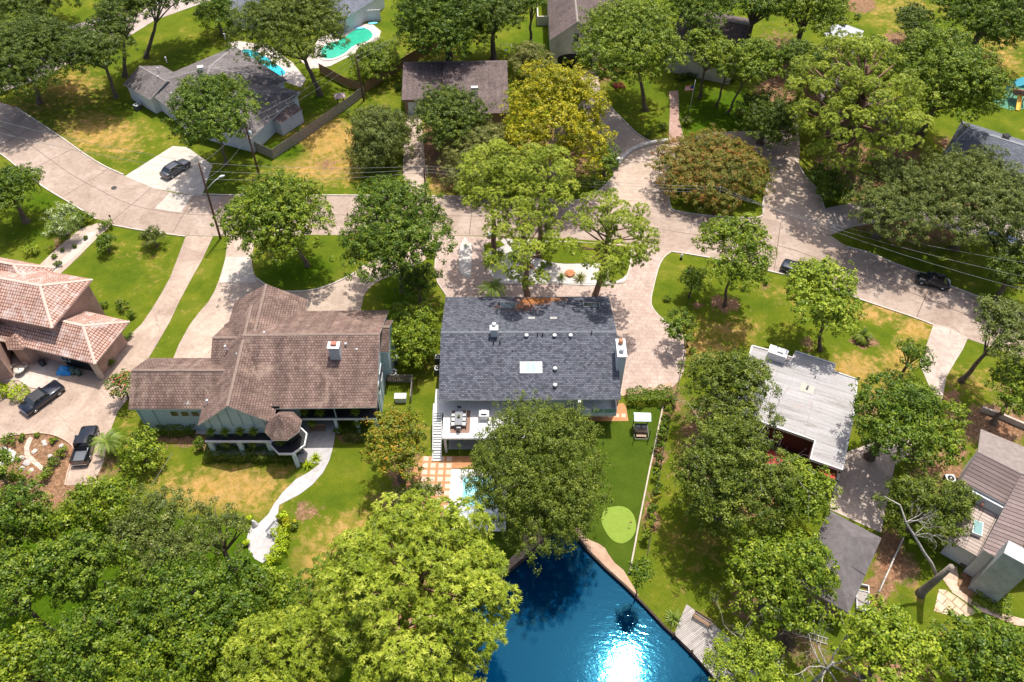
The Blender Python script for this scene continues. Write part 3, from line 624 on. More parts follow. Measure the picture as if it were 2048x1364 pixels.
def pine(box, label, ztop=None, base=None, kz=.6, puffs=60, puff_r=1.3, pal='pine', lean=None, tiers=None, seed=None, zc=None, dens=1.0, group='pine trees', spread=.9, hollow=None):
    """long-needle pine: rounded puffs of star-like needle tufts on a visible trunk"""
    SEED[0] += 1; rng = np.random.default_rng(seed or SEED[0])
    C, rx, ry, rz = fit_crown(box, ztop, base, kz, zc)
    b = P(*base) if base else Vector((C[0], C[1], 0)); b.z = 0
    root = empty('pine_tree', b, label, 'tree', group)
    pc = []
    for i in range(puffs * 14):
        if len(pc) >= puffs: break
        d = unit(rng.normal(size=3)); s = (rng.uniform(.80, 1.04) if rng.random() < .75 else rng.uniform(.2, .8)) * spread
        if d[2] < -.6: continue
        p = C + d * np.array([rx, ry, rz]) * s
        if hollow is not None and np.linalg.norm(np.cross(p - np.array(hollow[0]), hollow[1])) < hollow[2]: continue
        if all(np.linalg.norm((p - q) * np.array([1, 1, 1.3])) > puff_r * 1.42 for q in pc): pc.append(p)
    cen = []; nr = []; ax = []; tt = []; LL = []
    tuft = .30 * min(1.25, puff_r / 1.2); nb = 16
    for p in pc:
        r = puff_r * rng.uniform(.75, 1.2); m = int(44 * dens * (r / 1.3) ** 2 / (tuft / .34) ** 2) + 8
        d = unit(rng.normal(size=(m, 3)) + np.array([0, 0, .55])); d[:, 2] = np.where(d[:, 2] < -.25, -d[:, 2], d[:, 2])
        tc = p + d * np.array([r, r, r * .70]) * rng.uniform(.80, 1.04, m)[:, None]
        pt = .5 + rng.normal(0, .10) + rng.normal(0, .14, m)
        nd = unit(rng.normal(size=(m, nb, 3)) + d[:, None, :] * .9 + np.array([0, 0, .35]))
        c = tc[:, None, :] + nd * tuft * .55
        sd = np.cross(nd, rng.normal(size=(m, nb, 3)))
        cen.append(c.reshape(-1, 3)); nr.append((unit(sd) * .5 + d[:, None, :] * .6 + np.array([0, 0, .5])).reshape(-1, 3)); ax.append(nd.reshape(-1, 3))
        tt.append((pt[:, None] + rng.normal(0, .12, (m, nb))).ravel())
    cen = np.concatenate(cen); nr = np.concatenate(nr); ax = np.concatenate(ax); tt = np.concatenate(tt); n = len(cen)
    quads_mesh('crown', cen, nr, tuft * rng.uniform(.9, 1.4, n), .085 * (tuft / .34) * rng.uniform(.8, 1.3, n), tt, lmat(pal), root, rng, ax)
    m = M(); top = Vector(C) + Vector((0, 0, rz * .75)); bb = Vector(b); pts = []
    kn = 7; tr = max(.16, .032 * (rx + ry))
    for i in range(kn + 1):
        t = i / kn; q = bb.lerp(top, t)
        if 0 < i < kn: q += Vector((rng.uniform(-.22, .22), rng.uniform(-.22, .22), 0))
        pts.append(q)
    m.tube([bb - Vector((0, 0, .1))] + pts, [tr * 1.25] + [tr * (1.15 - .85 * i / kn) for i in range(kn + 1)], 8)
    for p in [q for q in pc[::2] if hollow is None or np.linalg.norm(np.cross(q - np.array(hollow[0]), hollow[1])) > hollow[2] + 1.0]:
        p = Vector(p); t = min(.95, max(.35, (p.z - .8) / max(top.z, 1) * .9)); q = bb.lerp(top, t)
        mid = q.lerp(p, .55) + Vector((0, 0, -.15)); m.tube([q, mid, p], [tr * .32, tr * .2, tr * .08], 5)
    m.build('trunk', bark_pine, root)
    return root
def shrub(px, py, rpx, label, pal='mid', h=None, squash=1.0, leaf=.2, name='shrub', cat='shrub', group='garden shrubs', z0=0.0, dens=1.3, k=None, ry=None):
    SEED[0] += 1; rng = np.random.default_rng(SEED[0]); b = P(px, py, z0); kk = ppm(b); r = rpx / kk
    h = h or r * 1.3; C = np.array([b.x, b.y, z0 + h * .5])
    cen, nr, tt, lb = broad_leaves(C, r * .9, (ry or r * squash) * .9, h * .5, rng, dens=dens, leaf=leaf, clump=min(.4, r * .35), k=k or 7)
    ke = cen[:, 2] > z0 + .02; cen, nr, tt = cen[ke], nr[ke], tt[ke]; n = len(cen)
    o = quads_mesh(name, cen, nr, leaf * rng.uniform(.8, 1.3, n), leaf * rng.uniform(.5, .8, n), tt, lmat(pal), None, rng)
    return tag(o, label, cat, group)
def hedge(pts_px, half, h, label, pal='mid', leaf=.17, dens=1.0, z0=0, group='clipped hedges', lumpy=.12):
    SEED[0] += 1; rng = np.random.default_rng(SEED[0]); w = [Vector((*P2(x, y, z0), 0)) for x, y in pts_px]
    cen = []; nr = []; 
    for a, b in zip(w[:-1], w[1:]):
        L = (b - a).length; d = (b - a) / max(L, 1e-4); nn = np.array([-d.y, d.x, 0]); d = np.array(d); n = int(L * (2 * half + 2 * h) * 95 * dens * (.17 / leaf) ** 2)
        s = rng.random(n) * L; u = rng.random(n) * (2 * half + 2 * h)
        wob = 1 + lumpy * np.sin(s * 2.2 + rng.random() * 6) + lumpy * .7 * np.sin(s * 5.1)
        top = (u > h) & (u < h + 2 * half); off = np.where(top, u - h - half, np.where(u <= h, -half, half)) * wob
        z = np.where(top, h, np.where(u <= h, u, 2 * h + 2 * half - u)) * wob
        p = np.array(a)[None] + d[None] * s[:, None] + nn[None] * off[:, None]; p[:, 2] = z0 + z; p += rng.normal(0, .05, p.shape)
        m_ = np.where(top[:, None], np.array([[0, 0, 1.]]), nn[None] * np.sign(off)[:, None]) + rng.normal(0, .45, p.shape) + np.array([0, 0, .2])
        cen.append(p); nr.append(m_)
    cen = np.concatenate(cen); nr = np.concatenate(nr); ke = cen[:, 2] > z0 + .02; cen, nr = cen[ke], nr[ke]; n = len(cen)
    t = .45 + rng.normal(0, .17, n) + .1 * np.sin(cen[:, 0] * 3) * np.sin(cen[:, 1] * 3)
    o = quads_mesh('hedge', cen, nr, leaf * rng.uniform(.8, 1.3, n), leaf * rng.uniform(.6, .9, n), t, lmat(pal), None, rng)
    return tag(o, label, 'hedge', group)
def blades(C, n, L, width, rng, elev=(.1, 1.3), arch=.5, seg=4):
    """arching blades from one point -> M faces, leaf by leaf"""
    m = M(); C = Vector(C); vals = []
    for i in range(n):
        az = 2 * math.pi * (i / n) * 5.1 + rng.uniform(-.3, .3); el = rng.uniform(*elev); l = L * rng.uniform(.75, 1.1)
        d = Vector((math.cos(az), math.sin(az), 0)); s = Vector((-d.y, d.x, 0)); p = C.copy(); a = el; prev = None
        for k in range(seg + 1):
            w = width * (1 - (k / seg) ** 1.5) * (.6 if k == 0 else 1)
            q = (p - s * w, p + s * w)
            if prev: m.face([prev[0], q[0], q[1], prev[1]]); vals.append(.5 + rng.uniform(-.3, .3))
            prev = q; p = p + (d * math.cos(a) + Vector((0, 0, 1)) * math.sin(a)) * l / seg; a -= arch * 2 / seg
    return m, vals
def attr_t(o, vals):
    a = o.data.attributes.new('t', 'FLOAT', 'FACE'); a.data.foreach_set('value', np.clip(vals, 0, 1).astype(np.float32))
def spiky(px, py, L, label, pal='palm', n=34, width=.06, z0=0.0, elev=(.15, 1.4), arch=.5, name='spiky_plant', cat='plant', group='spiky rosette plants', h=.15):
    SEED[0] += 1; rng = random.Random(SEED[0]); b = P(px, py, z0)
    m, v = blades((b.x, b.y, z0 + h), n, L, width, rng, elev, arch)
    o = m.build(name, lmat(pal)); attr_t(o, v)
    return tag(o, label, cat, group)
def palm(px, py, trunk_h, L, label, n=22, base=None, tr=.16, pal='palm'):
    """feather palm: trunk and pinnate fronds"""
    SEED[0] += 1; rng = random.Random(SEED[0]); top = P(px, py, trunk_h)
    root = empty('palm_tree', (top.x, top.y, 0), label, 'palm tree', 'palms')
    t = M(); t.tube([(top.x, top.y, -.1), (top.x + .05, top.y, trunk_h * .5), (top.x, top.y, trunk_h)], [tr * 1.3, tr, tr * 1.1], 8); t.build('trunk', bark, root)
    m = M(); vals = []
    for i in range(n):
        az = i * 2.4 + rng.uniform(-.2, .2); el = rng.uniform(.1, 1.2); d = Vector((math.cos(az), math.sin(az), 0)); s = Vector((-d.y, d.x, 0))
        p = Vector((top.x, top.y, trunk_h)); a = el; l = L * rng.uniform(.85, 1.1); sg = 12; tv = .5 + rng.uniform(-.25, .3)
        for k in range(sg):
            dr = d * math.cos(a) + Vector((0, 0, 1)) * math.sin(a); q = p + dr * l / sg
            m.face([p - s * .02, q - s * .02, q + s * .02, p + s * .02]); vals.append(tv + .2)
            ll = .75 * math.sin(math.pi * min(1, (k + 1.5) / (sg + 1))) * L * .3
            for sg_ in (-1, 1):
                for h_ in (0, .5):
                    o_ = p.lerp(q, h_); e = o_ + (s * sg_ * .8 + dr * .6 + Vector((0, 0, -.28))).normalized() * ll
                    m.face([o_, o_ + dr * .09, e]); vals.append(tv + rng.uniform(-.15, .15))
            p = q; a -= 1.9 / sg
    o = m.build('fronds', lmat(pal), root); attr_t(o, vals)
    return root
def dead_branches(m, p, d, L, r, depth_, rng, kink=.35, n=3, up=.15):
    pts = [p]; q = p.copy(); dd = d.normalized(); k = 5
    for i in range(k):
        dd = (dd + Vector((rng.uniform(-1, 1), rng.uniform(-1, 1), rng.uniform(-1, 1) + up)) * kink).normalized(); q = q + dd * L / k; pts.append(q.copy())
    m.tube(pts, [r * (1 - .75 * i / k) for i in range(k + 1)], 5 if r > .05 else 4)
    if depth_ > 0:
        for i in range(n):
            j = rng.randint(2, k); nd = (dd + Vector((rng.uniform(-1, 1), rng.uniform(-1, 1), rng.uniform(-.6, 1)))).normalized()
            dead_branches(m, pts[j], nd, L * rng.uniform(.5, .75), r * .45, depth_ - 1, rng, kink, n, up)
# ================================================================ building helpers
trim_w = rough('white_trim', (.58, .58, .58), (.66, .66, .66), 2, .5, bs=0)
wall_white = rough('white_wall', (.56, .57, .58), (.63, .64, .65), 1.5, .7, bs=.1)
wall_blue = rough('pale_blue_siding', (.42, .53, .58), (.48, .59, .63), 1.5, .7, bs=.1)
batten_m = rough('batten', (.20, .27, .30), (.26, .33, .36), 2, .8, bs=0)
wall_pink = shingle('pink_brick', (.33, .17, .13), (.42, .24, .19), (.45, .36, .30), .23, .08, msize=.012)
wall_pbrick = shingle('pale_brick', (.52, .44, .37), (.62, .55, .47), (.60, .55, .48), .23, .08, msize=.012)
wall_brown = shingle('brown_brick', (.22, .11, .08), (.30, .16, .11), (.32, .26, .22), .23, .08, msize=.012)
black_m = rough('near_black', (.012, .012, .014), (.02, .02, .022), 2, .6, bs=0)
glass_d = plain('window_glass', (.02, .03, .035), .06, 0, .8)
glass_t = plain('tinted_glass', (.16, .30, .30), .06, 0, .7)
frame_w = plain('window_frame_white', (.6, .61, .61), .5)
frame_k = plain('window_frame_dark', (.05, .04, .035), .5)
metal_w = plain('white_metal', (.60, .61, .62), .5, .1)
metal_g = plain('grey_metal', (.32, .33, .34), .4, .6)
blackp = plain('black_pipe', (.015, .015, .017), .5)
rf_char = shingle('charcoal_shingle', (.050, .054, .070), (.135, .143, .172), (.022, .024, .032), .34, .22, msize=.02, bs=.6, blotch=.10)
rf_brown = shingle('brown_shingle', (.145, .095, .078), (.225, .153, .128), (.060, .036, .030), .32, .30, (.30, .22, .17), .03, blotch=.28, streak=.22)
rf_grey = shingle('grey_shingle', (.12, .105, .105), (.20, .18, .175), (.06, .052, .052), .34, .17, msize=.018, blotch=.22, streak=.15)
rf_dbrown = shingle('dark_brown_shingle', (.105, .078, .075), (.17, .13, .12), (.05, .035, .035), .34, .20, msize=.02, blotch=.25, streak=.2)
rf_tile = shingle('pink_tile', (.42, .27, .215), (.50, .35, .29), (.15, .055, .035), .33, .40, (.62, .56, .53), .05, bs=1.0, offset=0, blotch=.22, streak=.1)
rf_tile2 = shingle('mauve_tile', (.20, .15, .14), (.26, .20, .185), (.03, .018, .018), 9.0, .40, msize=.035, bs=1.0, offset=0, blotch=.15)
rf_tile3 = shingle('pale_tile_roof', (.36, .29, .25), (.44, .37, .33), (.10, .07, .06), 1.2, .36, msize=.028, bs=1.0, offset=0, blotch=.15)
rf_slate = shingle('slate_shingle', (.10, .11, .135), (.16, .17, .20), (.045, .05, .065), .40, .24, msize=.02, blotch=.15)
def planes(root, name, polys, mats, th=.14):
    """sloped roof slabs; polys are top outlines in world coordinates"""
    m = M()
    for pl in polys:
        pl = [Vector(p) for p in pl]; n = Vector((0, 0, 0))
        for i in range(len(pl)): n += (pl[i]).cross(pl[(i + 1) % len(pl)])
        n.normalize()
        if n.z < 0: pl = pl[::-1]; n = -n
        u = Vector((0, 0, 1)).cross(n)
        u = u.normalized() if u.length > 1e-4 else Vector((1, 0, 0)); v = n.cross(u)
        m.face(pl, 0, [(p.dot(u), p.dot(v)) for p in pl])
        bt = [p - Vector((0, 0, th)) for p in pl]; m.face(bt[::-1], 1)
        for i in range(len(pl)):
            j = (i + 1) % len(pl); m.face([pl[i], bt[i], bt[j], pl[j]], 1)
    return m.build(name, mats, root)
class Rect:
    def __init__(s, A, B, C, z):
        s.O = P(*A, z); b = P(*B, z); c = P(*C, z); d = (b - s.O); s.L = d.length; s.ang = math.atan2(d.y, d.x)
        nrm = Vector((-d.y, d.x, 0)).normalized(); s.W = (c - s.O).dot(nrm); s.z = z
        s.f = frame((s.O.x, s.O.y, 0), s.ang)
    def p(s, x, y, z): return Vector(s.f(x, y, z))
def ridgecap(root, a, b, mat, w=.16):
    m = M(); a = Vector(a); b = Vector(b); d = (b - a).normalized(); s_ = Vector((-d.y, d.x, 0)).normalized()
    for sg in (-1, 1):
        q = s_ * w * sg - Vector((0, 0, w * .45)); up = Vector((0, 0, .05))
        pts = [a + up, b + up, b + q + up, a + q + up]
        if sg < 0: pts = pts[::-1]
        m.face(pts)
        m.face([a + q + up, b + q + up, b + q, a + q] if sg > 0 else [b + q + up, a + q + up, a + q, b + q])
    m.build('ridge_cap', mat, root)
def gable(root, A, B, C, ze, zr, rm, wm, oh=.45, along='AB', rp=.5, cap=None, trim=None, th=.14, wall=True, zw0=0, gm=None, ins=None, rname='roof'):
    r = Rect(A, B, C, ze); L, Wd = r.L, r.W; trim = trim or trim_w
    if along == 'AB':
        g = lambda x, y, z: r.p(x, y, z); LL, WW = L, Wd
    else:
        g = lambda x, y, z: r.p(y, x, z); LL, WW = Wd, L
    yr = WW * rp
    planes(root, rname, [[g(0, 0, ze), g(LL, 0, ze), g(LL, yr, zr), g(0, yr, zr)], [g(0, yr, zr), g(LL, yr, zr), g(LL, WW, ze), g(0, WW, ze)]], [rm, trim], th)
    if cap: ridgecap(root, g(0, yr, zr), g(LL, yr, zr), cap)
    if wall:
        m = M(); o1, o2 = (oh, oh) if ins is None else ins; s1 = (zr - ze) / yr; s2 = (zr - ze) / (WW - yr)
        pr = [(o1, zw0), (WW - o2, zw0), (WW - o2, ze + s2 * o2 - th - .01), (yr, zr - th - .01), (o1, ze + s1 * o1 - th - .01)]
        for x in (oh, LL - oh):
            pts = [g(x, y, z) for y, z in pr]
            if x > oh: pts = pts[::-1]
            u = [(y, z) for y, z in pr]; m.face(pts, 0, u if x <= oh else u[::-1])
        for (y, zt) in ((o1, pr[4][1]), (WW - o2, pr[2][1])):
            m.face([g(oh, y, zw0), g(LL - oh, y, zw0), g(LL - oh, y, zt), g(oh, y, zt)], 0, [(0, zw0), (LL, zw0), (LL, zt), (0, zt)])
        w = m.build('wall', wm, root); bm = bmesh.new(); bm.from_mesh(w.data); bmesh.ops.remove_doubles(bm, verts=bm.verts, dist=.001); bmesh.ops.recalc_face_normals(bm, faces=bm.faces); bm.to_mesh(w.data); bm.free()
    r.g = g; r.LL, r.WW, r.yr = LL, WW, yr
    return r
def hip(root, A, B, C, ze, zr, rm, wm, oh=.5, inset=None, cap=None, trim=None, wall=True, th=.16, ins2=None, zw0=0):
    r = Rect(A, B, C, ze); L, Wd = r.L, r.W; trim = trim or trim_w
    i1 = inset if inset is not None else Wd / 2; i2 = ins2 if ins2 is not None else i1; y = Wd / 2; p = r.p
    if i1 + i2 > L - .2: i1 = i2 = L / 2 - .1
    a, b = p(i1, y, zr), p(L - i2, y, zr); c = [p(0, 0, ze), p(L, 0, ze), p(L, Wd, ze), p(0, Wd, ze)]
    pl = [[c[0], c[1], b, a], [c[2], c[3], a, b]]
    pl += [[c[1], c[2], b], [c[3], c[0], a]]
    planes(root, 'roof', pl, [rm, trim], th)
    if cap:
        for q, e in ((a, b), (c[0], a), (c[1], b), (c[2], b), (c[3], a)): ridgecap(root, q, e, cap)
    if wall:
        m = M(); m.prism([p(x, y_, 0)[:2] for x, y_ in ((oh, oh), (L - oh, oh), (L - oh, Wd - oh), (oh, Wd - oh))], zw0, ze - th); m.build('wall', wm, root)
    return r
def window(root, r, x, z, w, h, y=None, side='front', fm=None, gm=None, mull=1):
    """side front: on the local y wall; left/right: on local x walls"""
    fm = fm or frame_w; gm = gm or glass_d; t = .07
    def q(a, d, zz):  # a along wall, d outwards
        if side == 'front': return r.p(a, y - d, zz)
        if side == 'back': return r.p(a, y + d, zz)
        if side == 'right': return r.p(y + d, a, zz)
        return r.p(y - d, a, zz)
    m = M()
    f = lambda a, d, zz: q(a, d, zz)
    for (a0, a1, z0, z1) in [(x, x + w, z, z + t), (x, x + w, z + h - t, z + h), (x, x + t, z + t, z + h - t), (x + w - t, x + w, z + t, z + h - t)] + [(x + w * k / (mull + 1) - t / 2, x + w * k / (mull + 1) + t / 2, z + t, z + h - t) for k in range(1, mull + 1)]:
        m.box(f, a0, a1, 0, .06, z0, z1)
    fo = m.build('window', fm, root); m = M(); m.box(f, x + t, x + w - t, .005, .03, z + t, z + h - t); m.build('pane', gm, fo)
def boxpart(root, name, fr, dims, mat):
    m = M(); m.box(fr, *dims); return m.build(name, mat, root)
def vent(px, py, z, kind, root):
    """roof vents are parts of the house"""
    b = P(px, py, z); m = M()
    if kind == 'cap':
        m.tube([b - Vector((0, 0, .3)), b + Vector((0, 0, .22))], .13, 10); m.tube([b + Vector((0, 0, .22)), b + Vector((0, 0, .36)), b + Vector((0, 0, .42))], [.24, .24, .12], 12); m.build('vent_cap', metal_w, root)
    elif kind == 'pipe':
        m.tube([b - Vector((0, 0, .3)), b + Vector((0, 0, .62))], .07, 8); m.build('vent_pipe', blackp, root)
    elif kind == 'wpipe':
        m.tube([b - Vector((0, 0, .3)), b + Vector((0, 0, .55))], .08, 8); m.tube([b + Vector((0, 0, .55)), b + Vector((0, 0, .72))], .14, 8); m.build('vent_pipe', metal_w, root)
def chimney(root, px, py, ztop, zbot, wx, wy, mat, ang=0, cap='pot', capm=None):
    t = P(px, py, ztop); fr = frame((t.x, t.y, 0), ang); m = M(); m.box(fr, -wx / 2, wx / 2, -wy / 2, wy / 2, zbot, ztop - .12)
    ch = m.build('chimney', mat, root); m = M(); m.box(fr, -wx / 2 - .08, wx / 2 + .08, -wy / 2 - .08, wy / 2 + .08, ztop - .12, ztop); m.build('chimney_cap', capm or trim_w, ch)
    return ch, fr
# ================================================================ the white house in the middle
def white_house():
    ze, zr = 5.15, 7.5
    A, B, C = (877, 800), (1242, 798.5), (890, 594)
    O = Rect(A, B, C, ze)
    root = empty('white_house', (O.O.x, O.O.y, 0), 'white two storey house with charcoal shingle roof, rear deck and two white chimneys', 'house', 'houses')
    r = gable(root, A, B, C, ze, zr, rf_char, wall_white, .55, cap=rough('charcoal_cap', (.12, .13, .15), (.17, .18, .2), 3, .9), ins=(2.2, .55))
    L, Wd = r.L, r.W; p = r.p
    for x, y, k in [(1053, 674, 'cap'), (1109, 674, 'cap'), (1141, 674, 'cap'), (1110, 740, 'cap'), (1110, 773, 'cap'), (987, 690, 'pipe'), (1000, 688, 'pipe'), (1075, 673, 'pipe'), (1085, 673, 'pipe'), (1183, 669, 'pipe')]:
        z = zr - (y - 657) / 143 * (zr - ze); vent(x, y, z, k, root)
    for x, y in ((1025, 704), (1101, 696)):
        z = zr - (y - 657) / 143 * (zr - ze); b = P(x, y, z); m = M(); m.tube([b - Vector((0, 0, .2)), b + Vector((0, 0, .25))], .05, 6); m.build('vent_pipe', blackp, root)
    def zf(y): return ze + (zr - ze) * y / (Wd / 2) if y < Wd / 2 else ze + (zr - ze) * (Wd - y) / (Wd / 2)
    # triple skylight
    sx = P(1040, 740, 6.1); s = lambda px, py: None
    def loc(px, py, z): v = P(px, py, z); d = v - O.O; c, s_ = math.cos(O.ang), math.sin(O.ang); return (d.x * c + d.y * s_, -d.x * s_ + d.y * c)
    x0, y0 = loc(1040, 748, 6.0); x1, y1 = loc(1084, 725, 6.4)
    sl = (zr - ze) / (Wd / 2)
    def rp(x, y, z): return p(x, y, zf(y) + z)
    m = M(); m.box(lambda x, y, z: rp(x, y, z), x0, x1, y0, y1, -.05, .14); sk = m.build('skylight', metal_w, root)
    for k in range(4):
        a = x0 + .08 + k * (x1 - x0 - .1) / 4; m = M(); m.box(lambda x, y, z: rp(x, y, z), a, a + (x1 - x0 - .1) / 4 - .06, y0 + .12, y1 - .1, .145, .16)
        m.build('pane', plain('sky_pane_a', (.30, .33, .34), .25) if k in (0, 3) else plain('sky_pane_b', (.30, .42, .46), .12), sk)
    for px, py, w, h in [(1016, 609, .95, .75), (1183, 608, 1.0, .5)]:
        x, y = loc(px, py, 6.0); m = M(); m.box(rp, x - w, x + w, y - h, y + h, -.05, .12); q = m.build('skylight', metal_g, root); m = M(); m.box(rp, x - w + .1, x + w - .1, y - h + .1, y + h - .1, .125, .14); m.build('pane', glass_d, q)
    for px, py in [(1063, 633), (1107, 633)]:
        x, y = loc(px, py, 6.9); m = M(); m.box(rp, x - .4, x + .4, y - .25, y + .25, -.02, .05); m.build('roof_vent', rough('weathered_grey', (.3, .29, .28), (.38, .37, .36), 3), root)
    # fallen pine needles on the back slope
    rng = np.random.default_rng(5); cs = []
    for px, py, sx_, sy_, n in [(1072, 600, .9, .4, 900), (1055, 603, .6, .5, 300), (1016, 617, .7, .22, 350), (1105, 596, .9, .2, 250), (1045, 620, .9, .5, 160)]:
        x, y = loc(px, py, 5.6); a = np.stack([x + rng.normal(0, sx_, n), y + rng.normal(0, sy_, n)], 1); cs.append(a)
    a = np.concatenate(cs); a = a[(a[:, 1] < Wd - .1)]; c_ = np.array([rp(x, y, .02) for x, y in a]); nn = np.tile(np.array([[0, sl, 1.0]]), (len(c_), 1)) + rng.normal(0, .1, (len(c_), 3))
    LEAF['needles'] = ([(.28, .09, .03), (.42, .16, .05), (.55, .26, .10)], None)
    o = quads_mesh('pine_needles', c_, nn, .22, .07, rng.random(len(c_)), lmat('needles'), None, rng); tag(o, 'rust coloured drift of fallen pine needles on the charcoal roof', 'pine needles', None, 'stuff')
    # chimneys
    ch, fr = chimney(root, 988, 655, 8.6, 6.9, .78, .62, metal_w, 0, capm=metal_w); b = P(988, 650, 8.65)
    m = M(); m.tube([b, b + Vector((0, 0, .25))], .24, 12); m.build('chimney_pot', metal_w, ch)
    t = P(1242, 694, 8.6); fr = frame((t.x, t.y, 0), 0); m = M(); m.box(fr, -.42, .48, -1.35, 1.1, 0, 8.5); ch = m.build('chimney', wall_white, root)
    m = M(); m.box(fr, -.5, .56, -1.43, 1.18, 8.5, 8.62); m.build('chimney_cap', metal_w, ch)
    for (dy, mm) in ((.55, plain('rusty_pot', (.45, .2, .1), .7)), (-.65, metal_w)):
        m = M(); q = Vector(fr(0, dy, 8.62)); m.tube([q, q + Vector((0, 0, .35)), q + Vector((0, 0, .42))], [.26, .26, .3], 12); m.build('chimney_pot', mm, ch)
    # rear deck, left part
    zd = 2.9
    dk0 = loc(884, 877, zd)[1]; xl = loc(884, 877, zd)[0]; xm = loc(1080, 860, zd)[0]
    m = M(); m.box(p, xl, xm, dk0, 2.18, zd - .28, zd); m.build('deck', rough('white_deck', (.60, .59, .58), (.66, .65, .64), 1.5, .7, bs=.05), root)
    for x in (xl + .15, xl + 6.0, xl + 10.5): 
        m = M(); m.box(p, x, x + .28, dk0 + .05, dk0 + .33, 0, zd - .28); m.build('post', trim_w, root)
    # railing: thin posts, glass panels
    for i, x in enumerate([xl + .05, xl + 2.2, xl + 4.4, xl + 6.6, xl + 8.8, xl + 11.0]):
        m = M(); m.tube([p(x, dk0 + .05, zd), p(x, dk0 + .05, zd + 1.05)], .025, 6); m.build('railing_post', metal_g, root)
        if i < 5:
            m = M(); m.box(p, x + .08, x + 2.12, dk0 + .035, dk0 + .05, zd + .08, zd + .98); m.build('railing_glass', plain('clear_glass', (.9, .95, .95), .03, 0, .5, None, 1.0), root)
    # lower level wall under deck is dark recessed glazing
    m = M(); m.box(p, 1.0, 8.0, 2.15, 2.18, .1, 2.5); m.build('sliding_door', glass_d, root)
    m = M(); m.box(p, xl + .5, xm, dk0 + .5, 2.1, .0, .05); m.build('porch_floor', rough('grey_tile_floor', (.30, .31, .32), (.38, .39, .4), 3), root)
    # upper doors behind the deck
    for x in (1.2, 4.5, 8.5): window(root, r, x, zd + .1, 2.4, 1.9, 2.2, 'front', frame_w, glass_d, 1)
    # right balcony
    xb0 = loc(1158, 824, zd)[0]; xb1 = loc(1232, 824, zd)[0]; yb = loc(1200, 829, zd)[1]
    m = M(); m.box(p, xb0, xb1, yb, 2.18, zd - .3, zd); m.build('balcony', wall_white, root)
    m = M(); m.box(p, xb0, xb1, yb, yb + .09, zd, zd + .25); m.box(p, xb1 - .09, xb1, yb + .09, 2.1, zd, zd + .95); m.box(p, xb0, xb0 + 1.3, yb, yb + .09, zd + .25, zd + .95); m.build('balcony_parapet', wall_white, root)
    for k in range(2):
        a = xb0 + 1.35 + k * (xb1 - xb0 - 1.45) / 2; m = M(); m.box(p, a, a + (xb1 - xb0 - 1.6) / 2, yb + .03, yb + .06, zd + .25, zd + .95); m.build('balcony_glass', glass_t, root)
    m = M(); m.box(p, xb0 - .25, xb0 + .05, yb - .05, yb + .25, 0, ze + .1); m.build('column', trim_w, root)
    window(root, r, xb0 + .6, 3.1, 3.2, 1.7, 2.2, 'front', frame_w, glass_t, 1)
    # stair down to the patio
    xs1 = loc(884, 850, 2)[0] + .02; xs0 = xs1 - 1.05; top = loc(868, 826, zd)[1]; bot = loc(865, 923, 0)[1]; n = 18
    for i in range(n):
        y = top + (bot - top) * i / n; z = zd - zd * (i + 1) / (n + 1)
        m = M(); m.box(p, xs0 + .12, xs1 - .12, y + (bot - top) / n * .95, y, z - .04, z + .02); m.build('stair_tread', rough('tread_white', (.62, .64, .66), (.7, .72, .73), 2, .6, bs=0), root)
    for x in (xs0, xs1 - .1):
        m = M(); m.faces([p(x, top, zd - .35), p(x, top, zd + .1), p(x, bot, .2), p(x, bot, -.05), p(x + .1, top, zd - .35), p(x + .1, top, zd + .1), p(x + .1, bot, .2), p(x + .1, bot, -.05)], [(0, 1, 2, 3), (7, 6, 5, 4), (1, 5, 6, 2), (0, 4, 5, 1), (3, 2, 6, 7), (0, 3, 7, 4)]); m.build('stair_stringer', trim_w, root)
    m = M(); m.box(p, xs0, xl, top, 1.2, zd - .25, zd); m.build('stair_landing', trim_w, root)
    m = M(); m.box(p, xs0 + .1, 0.0 + .45, .6, 3.6, 2.2, 2.45); m.build('side_canopy', trim_w, root)
    # ---- things on the deck
    rx0, ry0 = loc(900, 866, zd); rx1, ry1 = loc(941, 821, zd)
    m = M(); m.box(p, rx0, rx1, ry0, ry1, zd + .002, zd + .02); tag(m.build('rug', rough('brown_rug', (.22, .13, .10), (.27, .17, .13), 6)), 'brown rectangular rug under the dining table on the white deck', 'rug')
    cx, cy = loc(917.5, 836, zd + .7); 
    t = empty('dining_table', p(cx, cy, zd + .02), 'dark grey outdoor dining table in the middle of the brown rug', 'table'); z0 = zd + .02
    tm = plain('table_grey', (.13, .14, .16), .5)
    boxpart(t, 'tabletop', p, (cx - .42, cx + .42, cy - .95, cy + .95, z0 + .68, z0 + .74), tm)
    for sx_ in (-1, 1):
        for sy_ in (-1, 1): boxpart(t, 'leg', p, (cx + sx_ * .36 - .04, cx + sx_ * .36 + .04, cy + sy_ * .86 - .04, cy + sy_ * .86 + .04, z0, z0 + .68), tm)
